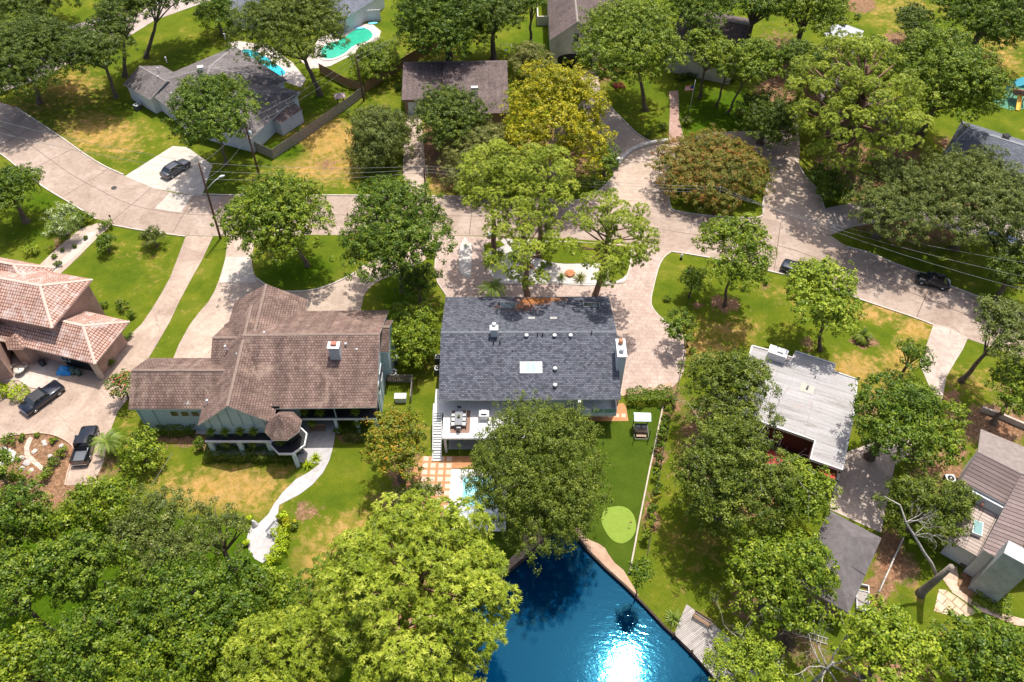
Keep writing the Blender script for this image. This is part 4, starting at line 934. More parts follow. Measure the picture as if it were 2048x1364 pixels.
    def chair(x, y, a, lab, first=[None]):
        if first[0] is None:
            c = empty('dining_chair', (0, 0, 0), lab, 'chair', 'dining chairs round the deck table'); f = frame((0, 0, 0)); cm = plain('chair_grey', (.09, .095, .105), .6); cu = rough('cushion', (.42, .43, .45), (.48, .49, .5), 4)
            boxpart(c, 'seat', f, (-.22, .22, -.22, .22, .42, .48), cu); boxpart(c, 'backrest', f, (-.22, .22, .2, .25, .5, .9), cm)
            for i in (-1, 1):
                for j in (-1, 1): boxpart(c, 'leg', f, (i * .19 - .02, i * .19 + .02, j * .19 - .02, j * .19 + .02, 0, .42), cm)
            first[0] = c
        else:
            c = first[0].copy(); col.objects.link(c)
            for ch_ in first[0].children: d = ch_.copy(); col.objects.link(d); d.parent = c
            c['label'] = lab
        c.location = p(x, y, z0); c.rotation_euler.z = a
    nm = ['farthest', 'second', 'third', 'nearest']
    for i in range(3):
        chair(cx - .62, cy + .62 - i * .62, math.pi / 2, f'grey chair on the left side of the deck table, {["farthest from the stairs foot","middle one","nearest the deck edge"][i]}')
        chair(cx + .62, cy + .62 - i * .62, -math.pi / 2, f'grey chair on the right side of the deck table, {["closest to the house wall","middle one","closest to the deck edge"][i]}')
    chair(cx, cy + 1.25, 0, 'grey chair at the house end of the deck table'); chair(cx, cy - 1.25, math.pi, 'grey chair at the pond end of the deck table')
    q = p(cx, cy + .1, z0 + .742); m = M(); m.tube([q, q + Vector((0, 0, .18))], [.12, .15], 10); pot = m.build('potted_plant', blackp); tag(pot, 'small potted green plant on the dark deck table', 'plant')
    SEED[0] += 1; mm, vv = blades(q + Vector((0, 0, .16)), 20, .26, .035, random.Random(4)); l = mm.build('leaves', lmat('fresh'), pot); attr_t(l, vv)
    kx, ky = loc(968, 826, zd + .9); m = M(); m.box(p, kx - .5, kx + .5, ky - .4, ky + .4, zd, zd + .85); k = m.build('grill_cabinet', rough('cabinet_white', (.6, .6, .6), (.68, .68, .68), 2)); tag(k, 'white outdoor kitchen cabinet with grill beside the live oak on the deck', 'cabinet')
    boxpart(k, 'countertop', p, (kx - .55, kx + .55, ky - .45, ky + .45, zd + .85, zd + .9), metal_g); boxpart(k, 'grill_lid', p, (kx - .3, kx + .3, ky - .25, ky + .25, zd + .9, zd + 1.15), metal_g)
    return r, p, loc
WH = white_house()
# pool of the white house
def main_pool():
    z = .16; x0y = P(903, 938, z); x1y = P(1015, 938, z); bl = P(908, 1060, z)
    fr = frame((x0y.x, x0y.y, 0), -.02); Wx = x1y.x - x0y.x; Ly = x0y.y - bl.y
    root = empty('swimming_pool', (x0y.x, x0y.y, 0), 'turquoise swimming pool with broad white coping under the live oak', 'swimming pool', 'swimming pools')
    m = M()
    cm = rough('coping_white', (.58, .57, .56), (.65, .64, .63), 1.5, .6)
    m.box(fr, 0, 1.35, -Ly, 0, 0, z); m.box(fr, 1.35, Wx, -.9, 0, 0, z); m.box(fr, 1.35, Wx, -Ly, -Ly + .5, 0, z); m.box(fr, Wx - .5, Wx, -Ly + .5, -.9, 0, z)
    m.build('coping', cm, root)
    def wm():
        mt, nt, b = _mat('pool_water'); p = wpos(nt); n = noise(nt, 2.2, 3, .6, p, 1.2)
        nt.links.new(ramp(nt, n, [(.35, (.14, .46, .52)), (.55, (.28, .58, .62)), (.68, (.45, .66, .68))]), b.inputs['Base Color']); b.inputs['Roughness'].default_value = .07; b.inputs['IOR'].default_value = 1.33
        bump(nt, b, noise(nt, 3, 3, .6, p, .5), .4, .06); return mt
    MATS['pool_water'] = wm()
    m = M(); m.box(fr, 1.35, Wx - .5, -Ly + 2.9, -.9, 0, z - .07); m.build('pool_surface', MATS['pool_water'], root)
    m = M(); m.box(fr, 1.35, Wx - .5, -Ly + .5, -Ly + 2.9, 0, z - .05); m.build('shallow_shelf', rough('shelf', (.48, .56, .58), (.6, .68, .7), 3, .1, .5), root)
main_pool()
# ================================================================ brown roofed house
def blue_house():
    ze, zr = 5.2, 8.6
    A, B, C = (470, 818), (754, 815), (484, 623)
    root = empty('blue_house', P(600, 830), 'large pale blue house with steep brown shingle roofs and a fern hung porch', 'house', 'houses')
    cap = rough('brown_cap', (.19, .135, .11), (.25, .19, .155), 3, .9)
    r = gable(root, A, B, C, ze, zr, rf_brown, wall_blue, .35, cap=cap, rp=.53, ins=(2.4, .5))
    # west wing
    gable(root, (257, 818), (450, 818), (320, 716), 4.6, 6.9, rf_brown, wall_blue, .4, cap=cap)
    # little link roof
    gable(root, (419, 747), (520, 747), (455, 651), 5.4, 7.4, rf_brown, wall_blue, .3, cap=cap)
    # north cross gable
    g1 = gable(root, (442, 700), (597, 697), (470, 602), 5.2, 8.0, rf_brown, wall_blue, .4, along='AC', cap=cap)
    # east low section
    e = Rect((690, 672), (765, 672), (699, 640), 5.4)
    gable(root, (686, 704), (778, 704), (698, 640), 5.6, 7.3, rf_brown, wall_blue, .25, cap=cap, rp=.48)
    # front cross gable
    g = gable(root, (395, 851), (546, 846), (440, 650), ze - .1, zr - .25, rf_brown, wall_blue, .5, along='AC', cap=cap)
    # battens on the front gable
    for k in range(1, 7):
        y = g.WW * k / 7; s = (zr - .25 - ze + .1) / (g.WW / 2); zt = ze - .1 + s * min(y, g.WW - y) - .3
        m = M(); m.box(lambda a, b_, z: g.p(b_, a, z), .5 - .05, .5 - .002, y - .03, y + .03, ze - 1.2, zt); m.build('batten', batten_m, root)
    # octagonal turret roof
    ap = P(560, 822, 7.4); c = P(566, 853, 5.0); ctr = Vector((c.x, c.y + .1, 0)); Rr = 2.0
    oc = [Vector((ctr.x + Rr * math.cos(math.pi / 8 + k * math.pi / 4), ctr.y + Rr * math.sin(math.pi / 8 + k * math.pi / 4), 5.0)) for k in range(8)]
    apx = Vector((ctr.x, ctr.y, 7.0))
    planes(root, 'turret_roof', [[oc[k], oc[(k + 1) % 8], apx] for k in range(8)], [rf_brown, trim_w], .12)
    # chimney
    ch, fr = chimney(root, 667, 690, 9.4, 6.5, 1.15, .85, rough('grey_brick', (.42, .44, .46), (.52, .54, .56), 6), -.02, capm=trim_w); 
    q = Vector(fr(0, .1, 9.4)); m = M(); m.box(frame((q.x, q.y, 0)), -.3, .3, -.25, .25, 9.4, 9.65); m.build('chimney_pot', plain('brick_red', (.4, .14, .1), .8), ch)
    for x, y, z in [(531, 672, 7.6), (477, 715, 7.2), (453, 700, 6.9), (540, 722, 6.6), (417, 808, 5.6), (693, 695, 7.7), (715, 706, 7.2)]: vent(x, y, z, 'wpipe', root)
    # satellite dish on the wing
    q = P(378, 812, 5.6); m = M(); m.tube([q, q + Vector((0, 0, .5))], .03, 6)
    for k in range(2): m.tube([q + Vector((-.35 if k else 0, 0 if k else -.3, .5)), q + Vector((.35 if k else 0, 0 if k else .3, .5))], .025, 4)
    m.build('antenna', metal_w, root)
    # porch: upper balcony beam and posts, floor
    zb = 2.75
    f0 = P(410, 882, zb); f1 = P(585, 882, zb); y_b = f0.y
    fr = frame((0, 0, 0))
    m = M(); m.box(fr, f0.x, P(549, 882, zb).x, y_b - .1, y_b + .05, zb - .22, zb + .05); m.build('porch_beam', trim_w, root)
    wy = y_b + 2.6
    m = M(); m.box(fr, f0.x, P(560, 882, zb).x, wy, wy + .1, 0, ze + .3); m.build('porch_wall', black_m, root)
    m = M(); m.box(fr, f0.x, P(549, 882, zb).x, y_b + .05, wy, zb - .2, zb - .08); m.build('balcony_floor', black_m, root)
    m = M(); m.box(fr, f0.x + .1, P(560, 882, zb).x, y_b + .1, wy, 0, .08); m.build('porch_floor', rough('grey_porch', (.32, .33, .38), (.38, .39, .44), 3), root)
    for px in (413, 472, 530): 
        x = P(px, 882, zb).x; m = M(); m.box(fr, x, x + .5, y_b - .08, y_b + .3, 0, zb - .22); m.build('porch_column', wall_blue, root)
    # octagonal balcony under the turret
    Rb = 2.05; ob = [(ctr.x + .15 + Rb * math.cos(math.pi / 8 + k * math.pi / 4), ctr.y - .2 + Rb * math.sin(math.pi / 8 + k * math.pi / 4)) for k in range(8)]
    m = M(); m.prism(ob, zb - .25, zb); m.build('turret_balcony', trim_w, root)
    obi = [(ctr.x + .15 + (Rb - .15) * math.cos(math.pi / 8 + k * math.pi / 4), ctr.y - .2 + (Rb - .15) * math.sin(math.pi / 8 + k * math.pi / 4)) for k in range(8)]
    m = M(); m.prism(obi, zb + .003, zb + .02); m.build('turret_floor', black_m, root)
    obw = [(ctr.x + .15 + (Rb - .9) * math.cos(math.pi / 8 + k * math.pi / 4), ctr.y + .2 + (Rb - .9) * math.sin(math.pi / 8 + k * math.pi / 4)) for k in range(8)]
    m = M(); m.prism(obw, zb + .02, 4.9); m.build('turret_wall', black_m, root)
    for k in (6,): 
        x, y = ob[k]; m = M(); m.box(fr, x - .18, x + .18, y, y + .36, 0, zb - .25); m.build('porch_column', wall_blue, root)
    # right porch
    x0 = P(600, 836, zb).x; x1 = P(752, 836, zb).x; yb2 = P(650, 837, zb).y
    m = M(); m.box(fr, x0, x1, yb2 - .08, yb2 + .06, zb - .2, zb); m.build('porch_beam', trim_w, root)
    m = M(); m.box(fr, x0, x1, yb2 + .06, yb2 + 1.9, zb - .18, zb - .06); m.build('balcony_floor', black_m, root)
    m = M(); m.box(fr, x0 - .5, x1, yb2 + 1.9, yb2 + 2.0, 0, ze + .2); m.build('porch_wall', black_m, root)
    for px in (669, 712, 750):
        x = P(px, 838, zb).x; m = M(); m.box(fr, x - .16, x + .16, yb2 - .06, yb2 + .26, 0, zb - .2); m.build('porch_column', wall_blue, root)
    for px in (670,):
        x = P(px, 820, 4).x; m = M(); m.box(fr, x - .06, x + .06, yb2, yb2 + .12, zb, 4.9); m.build('balcony_post', batten_m, root)
    # windows in the west wing and the flat wall box
    wr = Rect((257, 818), (450, 818), (320, 716), 4.6)
    for k in range(4): window(root, wr, 4.0 + k * 1.15, 2.7, .95, 1.0, .4, 'front', frame_w, glass_d, 0)
    for k in (0.6, 2.2): 
        m = M(); m.box(wr.p, k, k + .06, .34, .4, .2, 4.2); m.build('batten', batten_m, root)
    # windows on the east wall
    er = Rect(A, B, C, ze)
    for y0, w_ in ((3.4, .8), (5.2, 1.6), (8.0, .8)): window(root, er, y0, 2.9, w_, 1.6, er.L - .35, 'right', frame_w, glass_d, 0)
    for y0 in (2.8, 4.7, 7.2, 9.5): 
        m = M(); m.box(er.p, er.L - .35, er.L - .30, y0, y0 + .06, .2, 5.0); m.build('batten', batten_m, root)
    return root
blue_house()
# ferns hanging along the porch: one fern, copied
def ferns():
    zb = 2.75; spots = [(422, 864, 3.6), (450, 864, 3.6), (480, 863, 3.6), (507, 863, 3.6), (561, 883, 3.2), (453, 887, 2.0), (507, 886, 2.0), (608, 824, 3.6), (640, 825, 3.6), (711, 824, 3.6), (624, 846, 2.0), (715, 845, 2.0)]
    lab = ['leftmost of the four ferns under the front gable', 'second fern from the left under the front gable', 'third fern from the left under the front gable', 'fourth fern from the left under the front gable', 'fern hanging below the turret roof', 'lower fern between the first two blue columns', 'lower fern between the second and third blue columns', 'fern just right of the turret on the upper gallery', 'second fern right of the turret on the upper gallery', 'fern at the far right of the upper gallery', 'lower fern above the porch bench', 'lower fern above the right porch hedge']
    first = None
    for (x, y, z), lb in zip(spots, lab):
        v = P(x, y, z)
        if first is None:
            root = empty('hanging_fern', (0, 0, 0), lb, 'fern', 'ferns hanging along the porch')
            m = M(); m.tube([(0, 0, -.25), (0, 0, 0)], [.16, .2], 8); m.build('pot', plain('fern_pot', (.08, .05, .03), .8), root)
            m, vv = blades((0, 0, 0), 60, .72, .07, random.Random(2), (-.3, 1.3), .55); o = m.build('fronds', lmat('fresh'), root); attr_t(o, vv); first = root
        else:
            root = first.copy(); col.objects.link(root); root['label'] = lb
            for c in first.children: d = c.copy(); col.objects.link(d); d.parent = root
        root.location = v
ferns()
# ================================================================ pink tile roofed house
def tile_house():
    root = empty('tile_house', P(120, 720), 'pink brick house with salmon tile hip roofs on the left', 'house', 'houses'); cap = rough('tile_cap', (.55, .38, .31), (.62, .46, .39), 4, .8)
    tr = rough('pink_trim', (.50, .36, .30), (.56, .42, .36), 3, .7)
    dark = plain('maroon_wall', (.16, .075, .06), .8)
    # lower wing: parallelogram hip, long axis roughly along the photo diagonal
    hip(root, (-40, 672), (190, 728), (75, 600), 3.4, 5.4, rf_tile, wall_pink, 1.0, 3.2, cap, tr)
    hip(root, (-130, 610), (104, 656), (20, 528), 6.1, 8.3, rf_tile, wall_pink, .5, 3.4, cap, tr)
    hip(root, (-110, 560), (60, 592), (30, 520), 5.6, 7.9, rf_tile, wall_pink, .5, 3.0, cap, tr)
    # bay roof
    ap = P(37, 665, 4.6); n = 6; c = P(34, 690, 3.3)
    oc = [Vector((c.x + 1.7 * math.cos(k * math.pi / 3), c.y + .6 + 1.5 * math.sin(k * math.pi / 3), 3.3)) for k in range(n)]
    planes(root, 'bay_roof', [[oc[k], oc[(k + 1) % n], Vector((c.x, c.y + .6, 4.6))] for k in range(n)], [rf_tile, tr], .12)
    m = M(); m.prism([(c.x + 1.3 * math.cos(k * math.pi / 3), c.y + .6 + 1.1 * math.sin(k * math.pi / 3)) for k in range(n)], 0, 3.2); m.build('bay_wall', wall_pink, root)
    # left wing wall with the big window
    hip(root, (-120, 735), (-6, 700), (-60, 620), 5.4, 7.4, rf_tile, wall_pink, .5, 2.6, cap, tr)
    r = Rect((-40, 672), (190, 728), (75, 600), 3.4)
    # garage opening under the lower wing and corner pier
    m = M(); m.box(r.p, r.L * .62, r.L - 1.4, .96, .99, .1, 2.6); m.build('garage_door', black_m, root)
    m = M(); m.box(r.p, r.L - 1.05, r.L - .55, .1, .62, 0, 3.2); m.build('pier', wall_pink, root)
    for x in (4.2, 9.5): window(root, r, x, .9, 1.2, 1.4, 1.0, 'front', frame_w, glass_d, 1)
tile_house()
# ================================================================ flat roofed house
def flat_house():
    z = 3.6; root = empty('flat_roofed_house', P(1600, 830), 'low house with a weathered pale grey flat roof and red recess', 'house', 'houses')
    def mt():
        m, nt, b = _mat('flat_membrane'); p = wpos(nt)
        n1 = noise(nt, 1.0, 6, .7, rotscale(nt, p, R(23), (.18, 1.6, 1)), .6); n2 = noise(nt, .45, 5, .65, p, 1.0); n3 = noise(nt, 6, 4, .7, p)
        c = ramp(nt, n1, [(.30, (.19, .17, .16)), (.45, (.30, .285, .28)), (.68, (.38, .37, .375))])
        c = mixc(nt, ramp(nt, n2, [(.58, (0, 0, 0)), (.72, (.8, .8, .8))]), c, (.34, .26, .23))
        c = mixc(nt, 1.0, c, ramp(nt, n3, [(.3, (.85,) * 3), (.7, (1.1,) * 3)]), 'MULTIPLY')
        mp2 = nt.nodes.new('ShaderNodeMapping'); nt.links.new(p, mp2.inputs[0]); mp2.inputs['Rotation'].default_value = (0, 0, R(24)); t = nt.nodes.new('ShaderNodeTexBrick'); nt.links.new(mp2.outputs[0], t.inputs[0])
        t.inputs['Scale'].default_value = 1; t.inputs['Brick Width'].default_value = 9; t.inputs['Row Height'].default_value = 1.0; t.inputs['Mortar Size'].default_value = .02
        for k in ('Color1', 'Color2'): t.inputs[k].default_value = (1, 1, 1, 1)
        t.inputs['Mortar'].default_value = (.62, .6, .6, 1); c = mixc(nt, 1.0, c, t.outputs['Color'], 'MULTIPLY')
        nt.links.new(c, b.inputs['Base Color']); b.inputs['Roughness'].default_value = .8; bump(nt, b, n3, .2, .02); return m
    px = [(1504, 692), (1560, 707), (1585, 716), (1591, 703), (1671, 729), (1667, 743), (1714, 759), (1707, 830), (1694, 890), (1684, 940), (1620, 918), (1630, 882), (1607, 873), (1540, 850), (1470, 825), (1485, 760)]
    w = W(px, z); m = M(); m.prism(w, z - .35, z, 0, 1); m.build('roof', [mt(), trim_w], root)
    m = M(); strip(m, w + [w[0]], .09, z, z + .12); m.build('roof_edge', rough('roof_edge_white', (.5, .49, .48), (.6, .59, .58), 3), root)
    c = Vector((sum(p[0] for p in w) / len(w), sum(p[1] for p in w) / len(w))); wi = [tuple(c + (Vector(p) - c) * .955) for p in w]
    m = M(); m.prism(wi, 0, z - .35); m.build('wall', plain('dark_red_wall', (.07, .012, .012), .7), root)
    # red awning wall and black beam at the lower corner
    a = P(1622, 922, 3.3); b_ = P(1682, 944, 3.3); d = (b_ - a); ang = math.atan2(d.y, d.x); fr = frame((a.x, a.y, 0), ang); L = d.length
    m = M(); m.box(fr, 0, L, -1.3, -1.1, 2.9, 3.2); m.box(fr, L - .25, L, -3.2, 0, 2.9, 3.2); m.build('pergola_beam', black_m, root)
    m = M(); m.box(fr, L * .35, L - .3, -1.1, -.05, 2.6, 2.68); m.build('awning', plain('red_awning', (.42, .02, .02), .7), root)
    a = P(1607, 880, z); m = M(); m.box(frame((a.x, a.y, 0), ang), -3.2, .2, -2.2, -.2, .2, .3); m.build('recess_floor', plain('recess_red', (.30, .02, .02), .7), root)
    ch, fr2 = chimney(root, 1557, 702, 4.9, 3.2, 2.0, 1.1, trim_w, ang, capm=trim_w); q = Vector(fr2(.2, 0, 4.9)); m = M(); m.box(frame((q.x, q.y, 0), ang), -.3, .3, -.25, .25, 4.9, 5.1); m.build('chimney_pot', metal_g, ch)
    q = P(1614, 777, z); m = M(); m.box(frame((q.x, q.y, 0), ang), -.75, .75, -.65, .65, z + .005, z + .03); m.build('roof_patch', rough('sand_patch', (.36, .345, .30), (.42, .40, .35), 5), root)
    m = M(); m.tube([q, q + Vector((0, 0, .5))], .12, 8); m.build('vent_pipe', metal_g, root)
    for x, y in ((1696, 882), (1630, 755)): q = P(x, y, z); m = M(); m.tube([q, q + Vector((0, 0, .35))], .08, 8); m.build('vent_pipe', metal_g, root)
flat_house()
def simple_root(name, px, py, label, cat='house', group='houses'): return empty(name, P(px, py), label, cat, group)
# ---- hipped boathouse roof lower right
root = simple_root('boathouse', 1690, 1130, 'dark grey hip roofed boathouse at the lower right', 'boathouse', None)
hip(root, (1698, 1226), (1763, 1076), (1590, 1160), 3.2, 4.8, rough('rolled_roofing', (.105, .092, .095), (.15, .135, .137), 1.2, .9, fine=20), wall_brown, .5)
# ---- lower right tile house
def lr_house():
    root = simple_root('terraced_tile_house', 1970, 1050, 'white house with mauve ribbed tile roofs at the lower right', 'house'); cap = rough('mauve_cap', (.2, .14, .13), (.26, .2, .18), 4, .9)
    gray = rough('grey_shingle_back', (.19, .155, .14), (.25, .21, .19), 2, .9)
    zt = 6.6
    # rear block: front slope ribs, back slope plain
    A, B, C = (1921, 958), (2010, 1008), (1962, 855)
    Rr = P(1956, 903, 8.0); R2 = P(2044, 947, 8.0); E0 = P(1921, 962, 6.0); E1 = P(2012, 1010, 6.0); K0 = P(1962, 858, 6.2); K1 = P(2100, 915, 6.2)
    planes(root, 'roof', [[E0, E1, R2, Rr]], [rf_tile2, trim_w], .15); planes(root, 'roof', [[Rr, R2, P(2100, 975, 8.0), K1, K0]], [gray, trim_w], .15)
    # right block sloping to the chimney
    planes(root, 'roof', [[P(2044, 947, 7.9), P(1965, 1098, 5.2), P(2007, 1124, 5.2), P(2060, 1120, 5.3), P(2140, 990, 7.9)]], [rf_tile2, trim_w], .15)
    # lower pale roof
    planes(root, 'roof', [[P(1945, 1003, 4.4), P(1997, 1032, 4.4), P(1958, 1114, 3.2), P(1895, 1078, 3.2), P(1915, 1040, 3.8)]], [rf_tile3, trim_w], .15)
    q = P(1954, 1057, 3.9); f = frame((q.x, q.y, q.z), math.atan2(-.5, 1)); 
    m = M(); m.box(f, -.45, .45, -.8, .8, -.2, .22); sk = m.build('skylight', metal_w, root); m = M(); m.box(f, -.38, .38, -.73, .73, .225, .24); m.build('pane', glass_t, sk)
    q = P(1962, 1012, 4.6); m = M(); m.tube([q, q + Vector((0, 0, .5))], .12, 8); m.build('vent_pipe', plain('copper', (.5, .2, .15), .6), root)
    # walls
    m = M(); m.prism(W([(1927, 975), (2010, 1020), (2120, 960), (2060, 905), (1975, 875)], 5.6), 0, 5.7); m.build('wall', wall_white, root)
    m = M(); m.prism(W([(1905, 1078), (1960, 1110), (1998, 1050), (2010, 1020), (1950, 1000)], 3.0), 0, 2.9); m.build('wall', wall_white, root)
    m = M(); m.prism(W([(1970, 1098), (2006, 1118), (2150, 1100), (2150, 1010), (2040, 975)], 4.9), 0, 4.95); m.build('wall', wall_white, root)
    # balcony band with dark windows
    a = P(1968, 1104, 3.4); b_ = P(2004, 1124, 3.4); d = b_ - a; fr = frame((a.x, a.y, 0), math.atan2(d.y, d.x)); L = d.length
    m = M(); m.box(fr, .2, L - .2, -.12, -.02, 2.4, 3.9); w = m.build('window', frame_w, root); m = M(); m.box(fr, .3, L - .3, -.16, -.121, 2.5, 3.8); m.build('pane', glass_d, w)
    # slanted white chimney mass
    t0, t1, t2, t3 = P(2003, 1100, 7.6), P(2036, 1087, 7.6), P(2068, 1122, 7.6), P(2040, 1140, 7.6)
    b = [P(1975, 1160), P(2010, 1140), P(2060, 1165), P(2030, 1182)]
    c0 = P(2040, 1108, 7.6); fr = frame((c0.x, c0.y, 0), math.atan2(d.y, d.x)); m = M(); m.box(fr, -1.2, 1.4, -.8, .8, 0, 7.6); m.build('chimney', rough('stained_white', (.34, .35, .34), (.46, .47, .46), 1.2), root)
    a = P(1925, 1118, .4); m = M(); m.box(frame((a.x, a.y, 0), math.atan2(d.y, d.x)), 0, 4.4, -.6, 1.2, 0, .45); m.build('porch', rough('old_deck', (.10, .075, .06), (.2, .16, .13), 4), root)
lr_house()
# ---- white side wall house edge + lattice wall on its left
# ---- upper left grey gabled house
def grey_house():
    root = simple_root('grey_roofed_house', 430, 230, 'white house with several weathered grey gables beside the turquoise pool'); cap = rough('grey_cap', (.2, .18, .18), (.27, .25, .25), 4, .9)
    ww = rough('white_siding', (.60, .62, .64), (.68, .70, .72), 2, .7)
    z0, z1 = 3.0, 5.0
    hip(root, (280, 172), (382, 250), (438, 72), 3.0, 5.9, rf_grey, ww, .5, cap=cap)
    gable(root, (246, 168), (300, 200), (322, 130), 2.9, 4.5, rf_grey, ww, .35, cap=cap)
    hip(root, (501, 278), (602, 184), (392, 205), 3.0, 5.2, rf_grey, ww, .5, cap=cap)
    for p_, zz in (((333, 122), 5.0), ((317, 143), 4.4), ((318, 160), 4.0), ((345, 193), 3.7), ((450, 75), 5.0), ((565, 150), 3.4)): vent(*p_, zz, 'wpipe', root)
    ch, fr = chimney(root, 400, 133, 6.2, 4.2, .8, .6, ww, .3); 
    a = P(287, 172, 2.9); b_ = P(372, 226, 2.9); d = b_ - a; fr = frame((a.x, a.y, 0), math.atan2(d.y, d.x)); L = d.length
    for x in (.42, .70): m = M(); m.box(fr, L * x, L * x + 1.2, -.14, -.02, 1.2, 2.2); w = m.build('window', frame_k, root); m = M(); m.box(fr, L * x + .08, L * x + 1.12, -.17, -.141, 1.28, 2.12); m.build('pane', glass_d, w)
    a = P(510, 265, 2.9); b_ = P(596, 186, 2.9); d = b_ - a; fr = frame((a.x, a.y, 0), math.atan2(d.y, d.x)); L = d.length
    for x in (.72,): m = M(); m.box(fr, L * x, L * x + 1.8, -.2, -.02, 1.2, 2.2); w = m.build('window', frame_k, root); m = M(); m.box(fr, L * x + .08, L * x + 1.72, -.23, -.201, 1.28, 2.12); m.build('pane', glass_d, w)
    # shed
    root = simple_root('garden_shed', 570, 250, 'white garden shed with a brown shingle roof beside the wooden fence', 'shed', None)
    A, B, C = (560, 248), (605, 219), (533, 232); z = 2.3
    r = Rect(A, B, C, z); L, Wd = r.L, r.W
    planes(root, 'roof', [[r.p(0, 0, z), r.p(L, 0, z), r.p(L, Wd / 2, z + .55), r.p(0, Wd / 2, z + .55)], [r.p(0, Wd / 2, z + .55), r.p(L, Wd / 2, z + .55), r.p(L, Wd, z), r.p(0, Wd, z)]], [rf_dbrown, trim_w], .1)
    m = M(); m.box(r.p, .12, L - .12, .12, Wd - .12, 0, z - .05); m.build('wall', wall_white, root)
    m = M(); m.box(r.p, .08, .12, Wd * .3, Wd * .7, .1, 1.9); m.build('door', rough('shed_door', (.5, .52, .54), (.55, .57, .6), 3), root)
grey_house()
# ---- brown garage house
def garage_house():
    root = simple_root('brown_garage', 910, 230, 'brown brick garage house with dark brown shingle roofs and white garage door'); cap = rough('dbrown_cap', (.16, .12, .11), (.2, .16, .15), 4, .9)
    r = gable(root, (803, 200), (886, 198), (803, 137), 3.0, 4.4, rf_dbrown, wall_brown, .4, cap=cap, rp=.95, trim=rough('brown_trim', (.14, .1, .09), (.18, .14, .12), 3))
    gable(root, (884, 228), (1018, 226), (884, 138), 3.0, 4.9, rf_dbrown, wall_brown, .4, cap=cap, rp=.93, trim=MATS['brown_trim'])
    m = M(); m.box(r.p, .9, 4.4, .36, .40, .05, 2.3); m.build('garage_door', rough('pale_door', (.50, .56, .60), (.56, .62, .66), 2), root)
    q = P(949, 178, 4.5); m = M(); m.box(frame((q.x, q.y, 0)), -.55, .55, -.3, .3, 3.4, 4.9); m.build('chimney', trim_w, root)
garage_house()
# ---- pale brick house at the top
def brick_house():
    root = simple_root('pale_brick_house', 1160, 90, 'pale brick house with a pointed front gable over an arched garage')
    cap = rough('brown_cap2', (.22, .19, .17), (.28, .25, .22), 4, .9)
    A, B, C = (1100, 80), (1206, 80), (1118, -80); ze, zr = 5.6, 8.9
    r = gable(root, A, B, C, ze, zr, rf_dbrown, wall_pbrick, .35, along='AC', cap=cap)
    gable(root, (1180, 40), (1250, 40), (1175, -60), 4.0, 7.0, rf_dbrown, wall_pbrick, .35, cap=cap)
    g = r.g; W2 = r.WW
    # arch opening: dark recess set against the front wall
    m = M(); pts = [(W2 * .16, 0.05), (W2 * .84, .05)] + [(W2 * (.5 + .34 * math.cos(a)), 2.0 + .9 * math.sin(a)) for a in [i * math.pi / 10 for i in range(11)]]
    out = [r.p(a, .30, z) for a, z in pts]; back = [r.p(a, .36, z) for a, z in pts]; m.face(out); 
    for i in range(len(out)): j = (i + 1) % len(out); m.face([out[i], back[i], back[j], out[j]])
    m.build('garage_door', black_m, root)
    m = M(); m.box(r.p, W2 * .46, W2 * .54, .28, .34, 5.2, 6.6); w = m.build('window', frame_k, root); m = M(); m.box(r.p, W2 * .47, W2 * .53, .25, .279, 5.3, 6.5); m.build('pane', glass_d, w)
    m = M(); q = r.p(W2 * .93, .2, 2.4); m.box(frame((q.x, q.y, 0)), -.1, .1, -.12, .12, 2.2, 2.7); m.build('wall_lamp', black_m, root)
    # gabled back wing to the right, mostly under trees
    gable(root, (1330, 100), (1470, 130), (1360, 10), 4.0, 7.0, rf_dbrown, wall_pbrick, .35, cap=cap)
    m = M(); q = P(1090, 50); fr = frame((q.x, q.y, 0)); m.box(fr, -1.5, 2.0, -.2, 0, 0, 1.8); m.box(fr, -1.5, -1.3, 0, 6, 0, 1.8); m.build('court_wall', wall_pbrick, root)
brick_house()
# ---- house by the green pool
root = simple_root('poolside_house', 700, 20, 'grey roofed white house beside the green pool at the top edge')
planes(root, 'roof', [[P(668, 36, 3.2), P(690, 36, 3.2), P(745, 2, 3.2), P(770, -20, 3.2), P(700, -40, 4.6), P(640, 0, 4.6)]], [rf_slate, trim_w], .14)
m = M(); m.prism(W([(692, 34), (742, 4), (766, -16), (660, -60), (640, 10)], 3), 0, 3.0); m.build('wall', wall_white, root)
m = M(); q = P(735, 43); fr = frame((q.x, q.y, 0), .1); m.box(fr, 0, 2.6, 0, .12, 0, 2.2); m.box(fr, -2.2, 0, 1, 1.12, 0, 2.2); tag(m.build('fence', wall_white), 'short white privacy fence panels beside the green pool', 'fence', 'fences')
# ---- slate roof house right
def slate_house():
    root = simple_root('slate_roofed_house', 1990, 320, 'house with bluish slate shingle roofs at the right edge'); cap = rough('slate_cap', (.24, .25, .27), (.3, .31, .33), 4, .9)
    hip(root, (1885, 310), (2070, 372), (1925, 242), 3.2, 5.6, rf_slate, wall_brown, .5, 1.5, cap=cap)
    gable(root, (1945, 335), (2090, 382), (1975, 262), 3.4, 6.0, rf_slate, wall_brown, .4, cap=cap)
    chimney(root, 2014, 270, 6.2, 4.2, .8, .7, wall_brown, .3, capm=black_m)
slate_house()
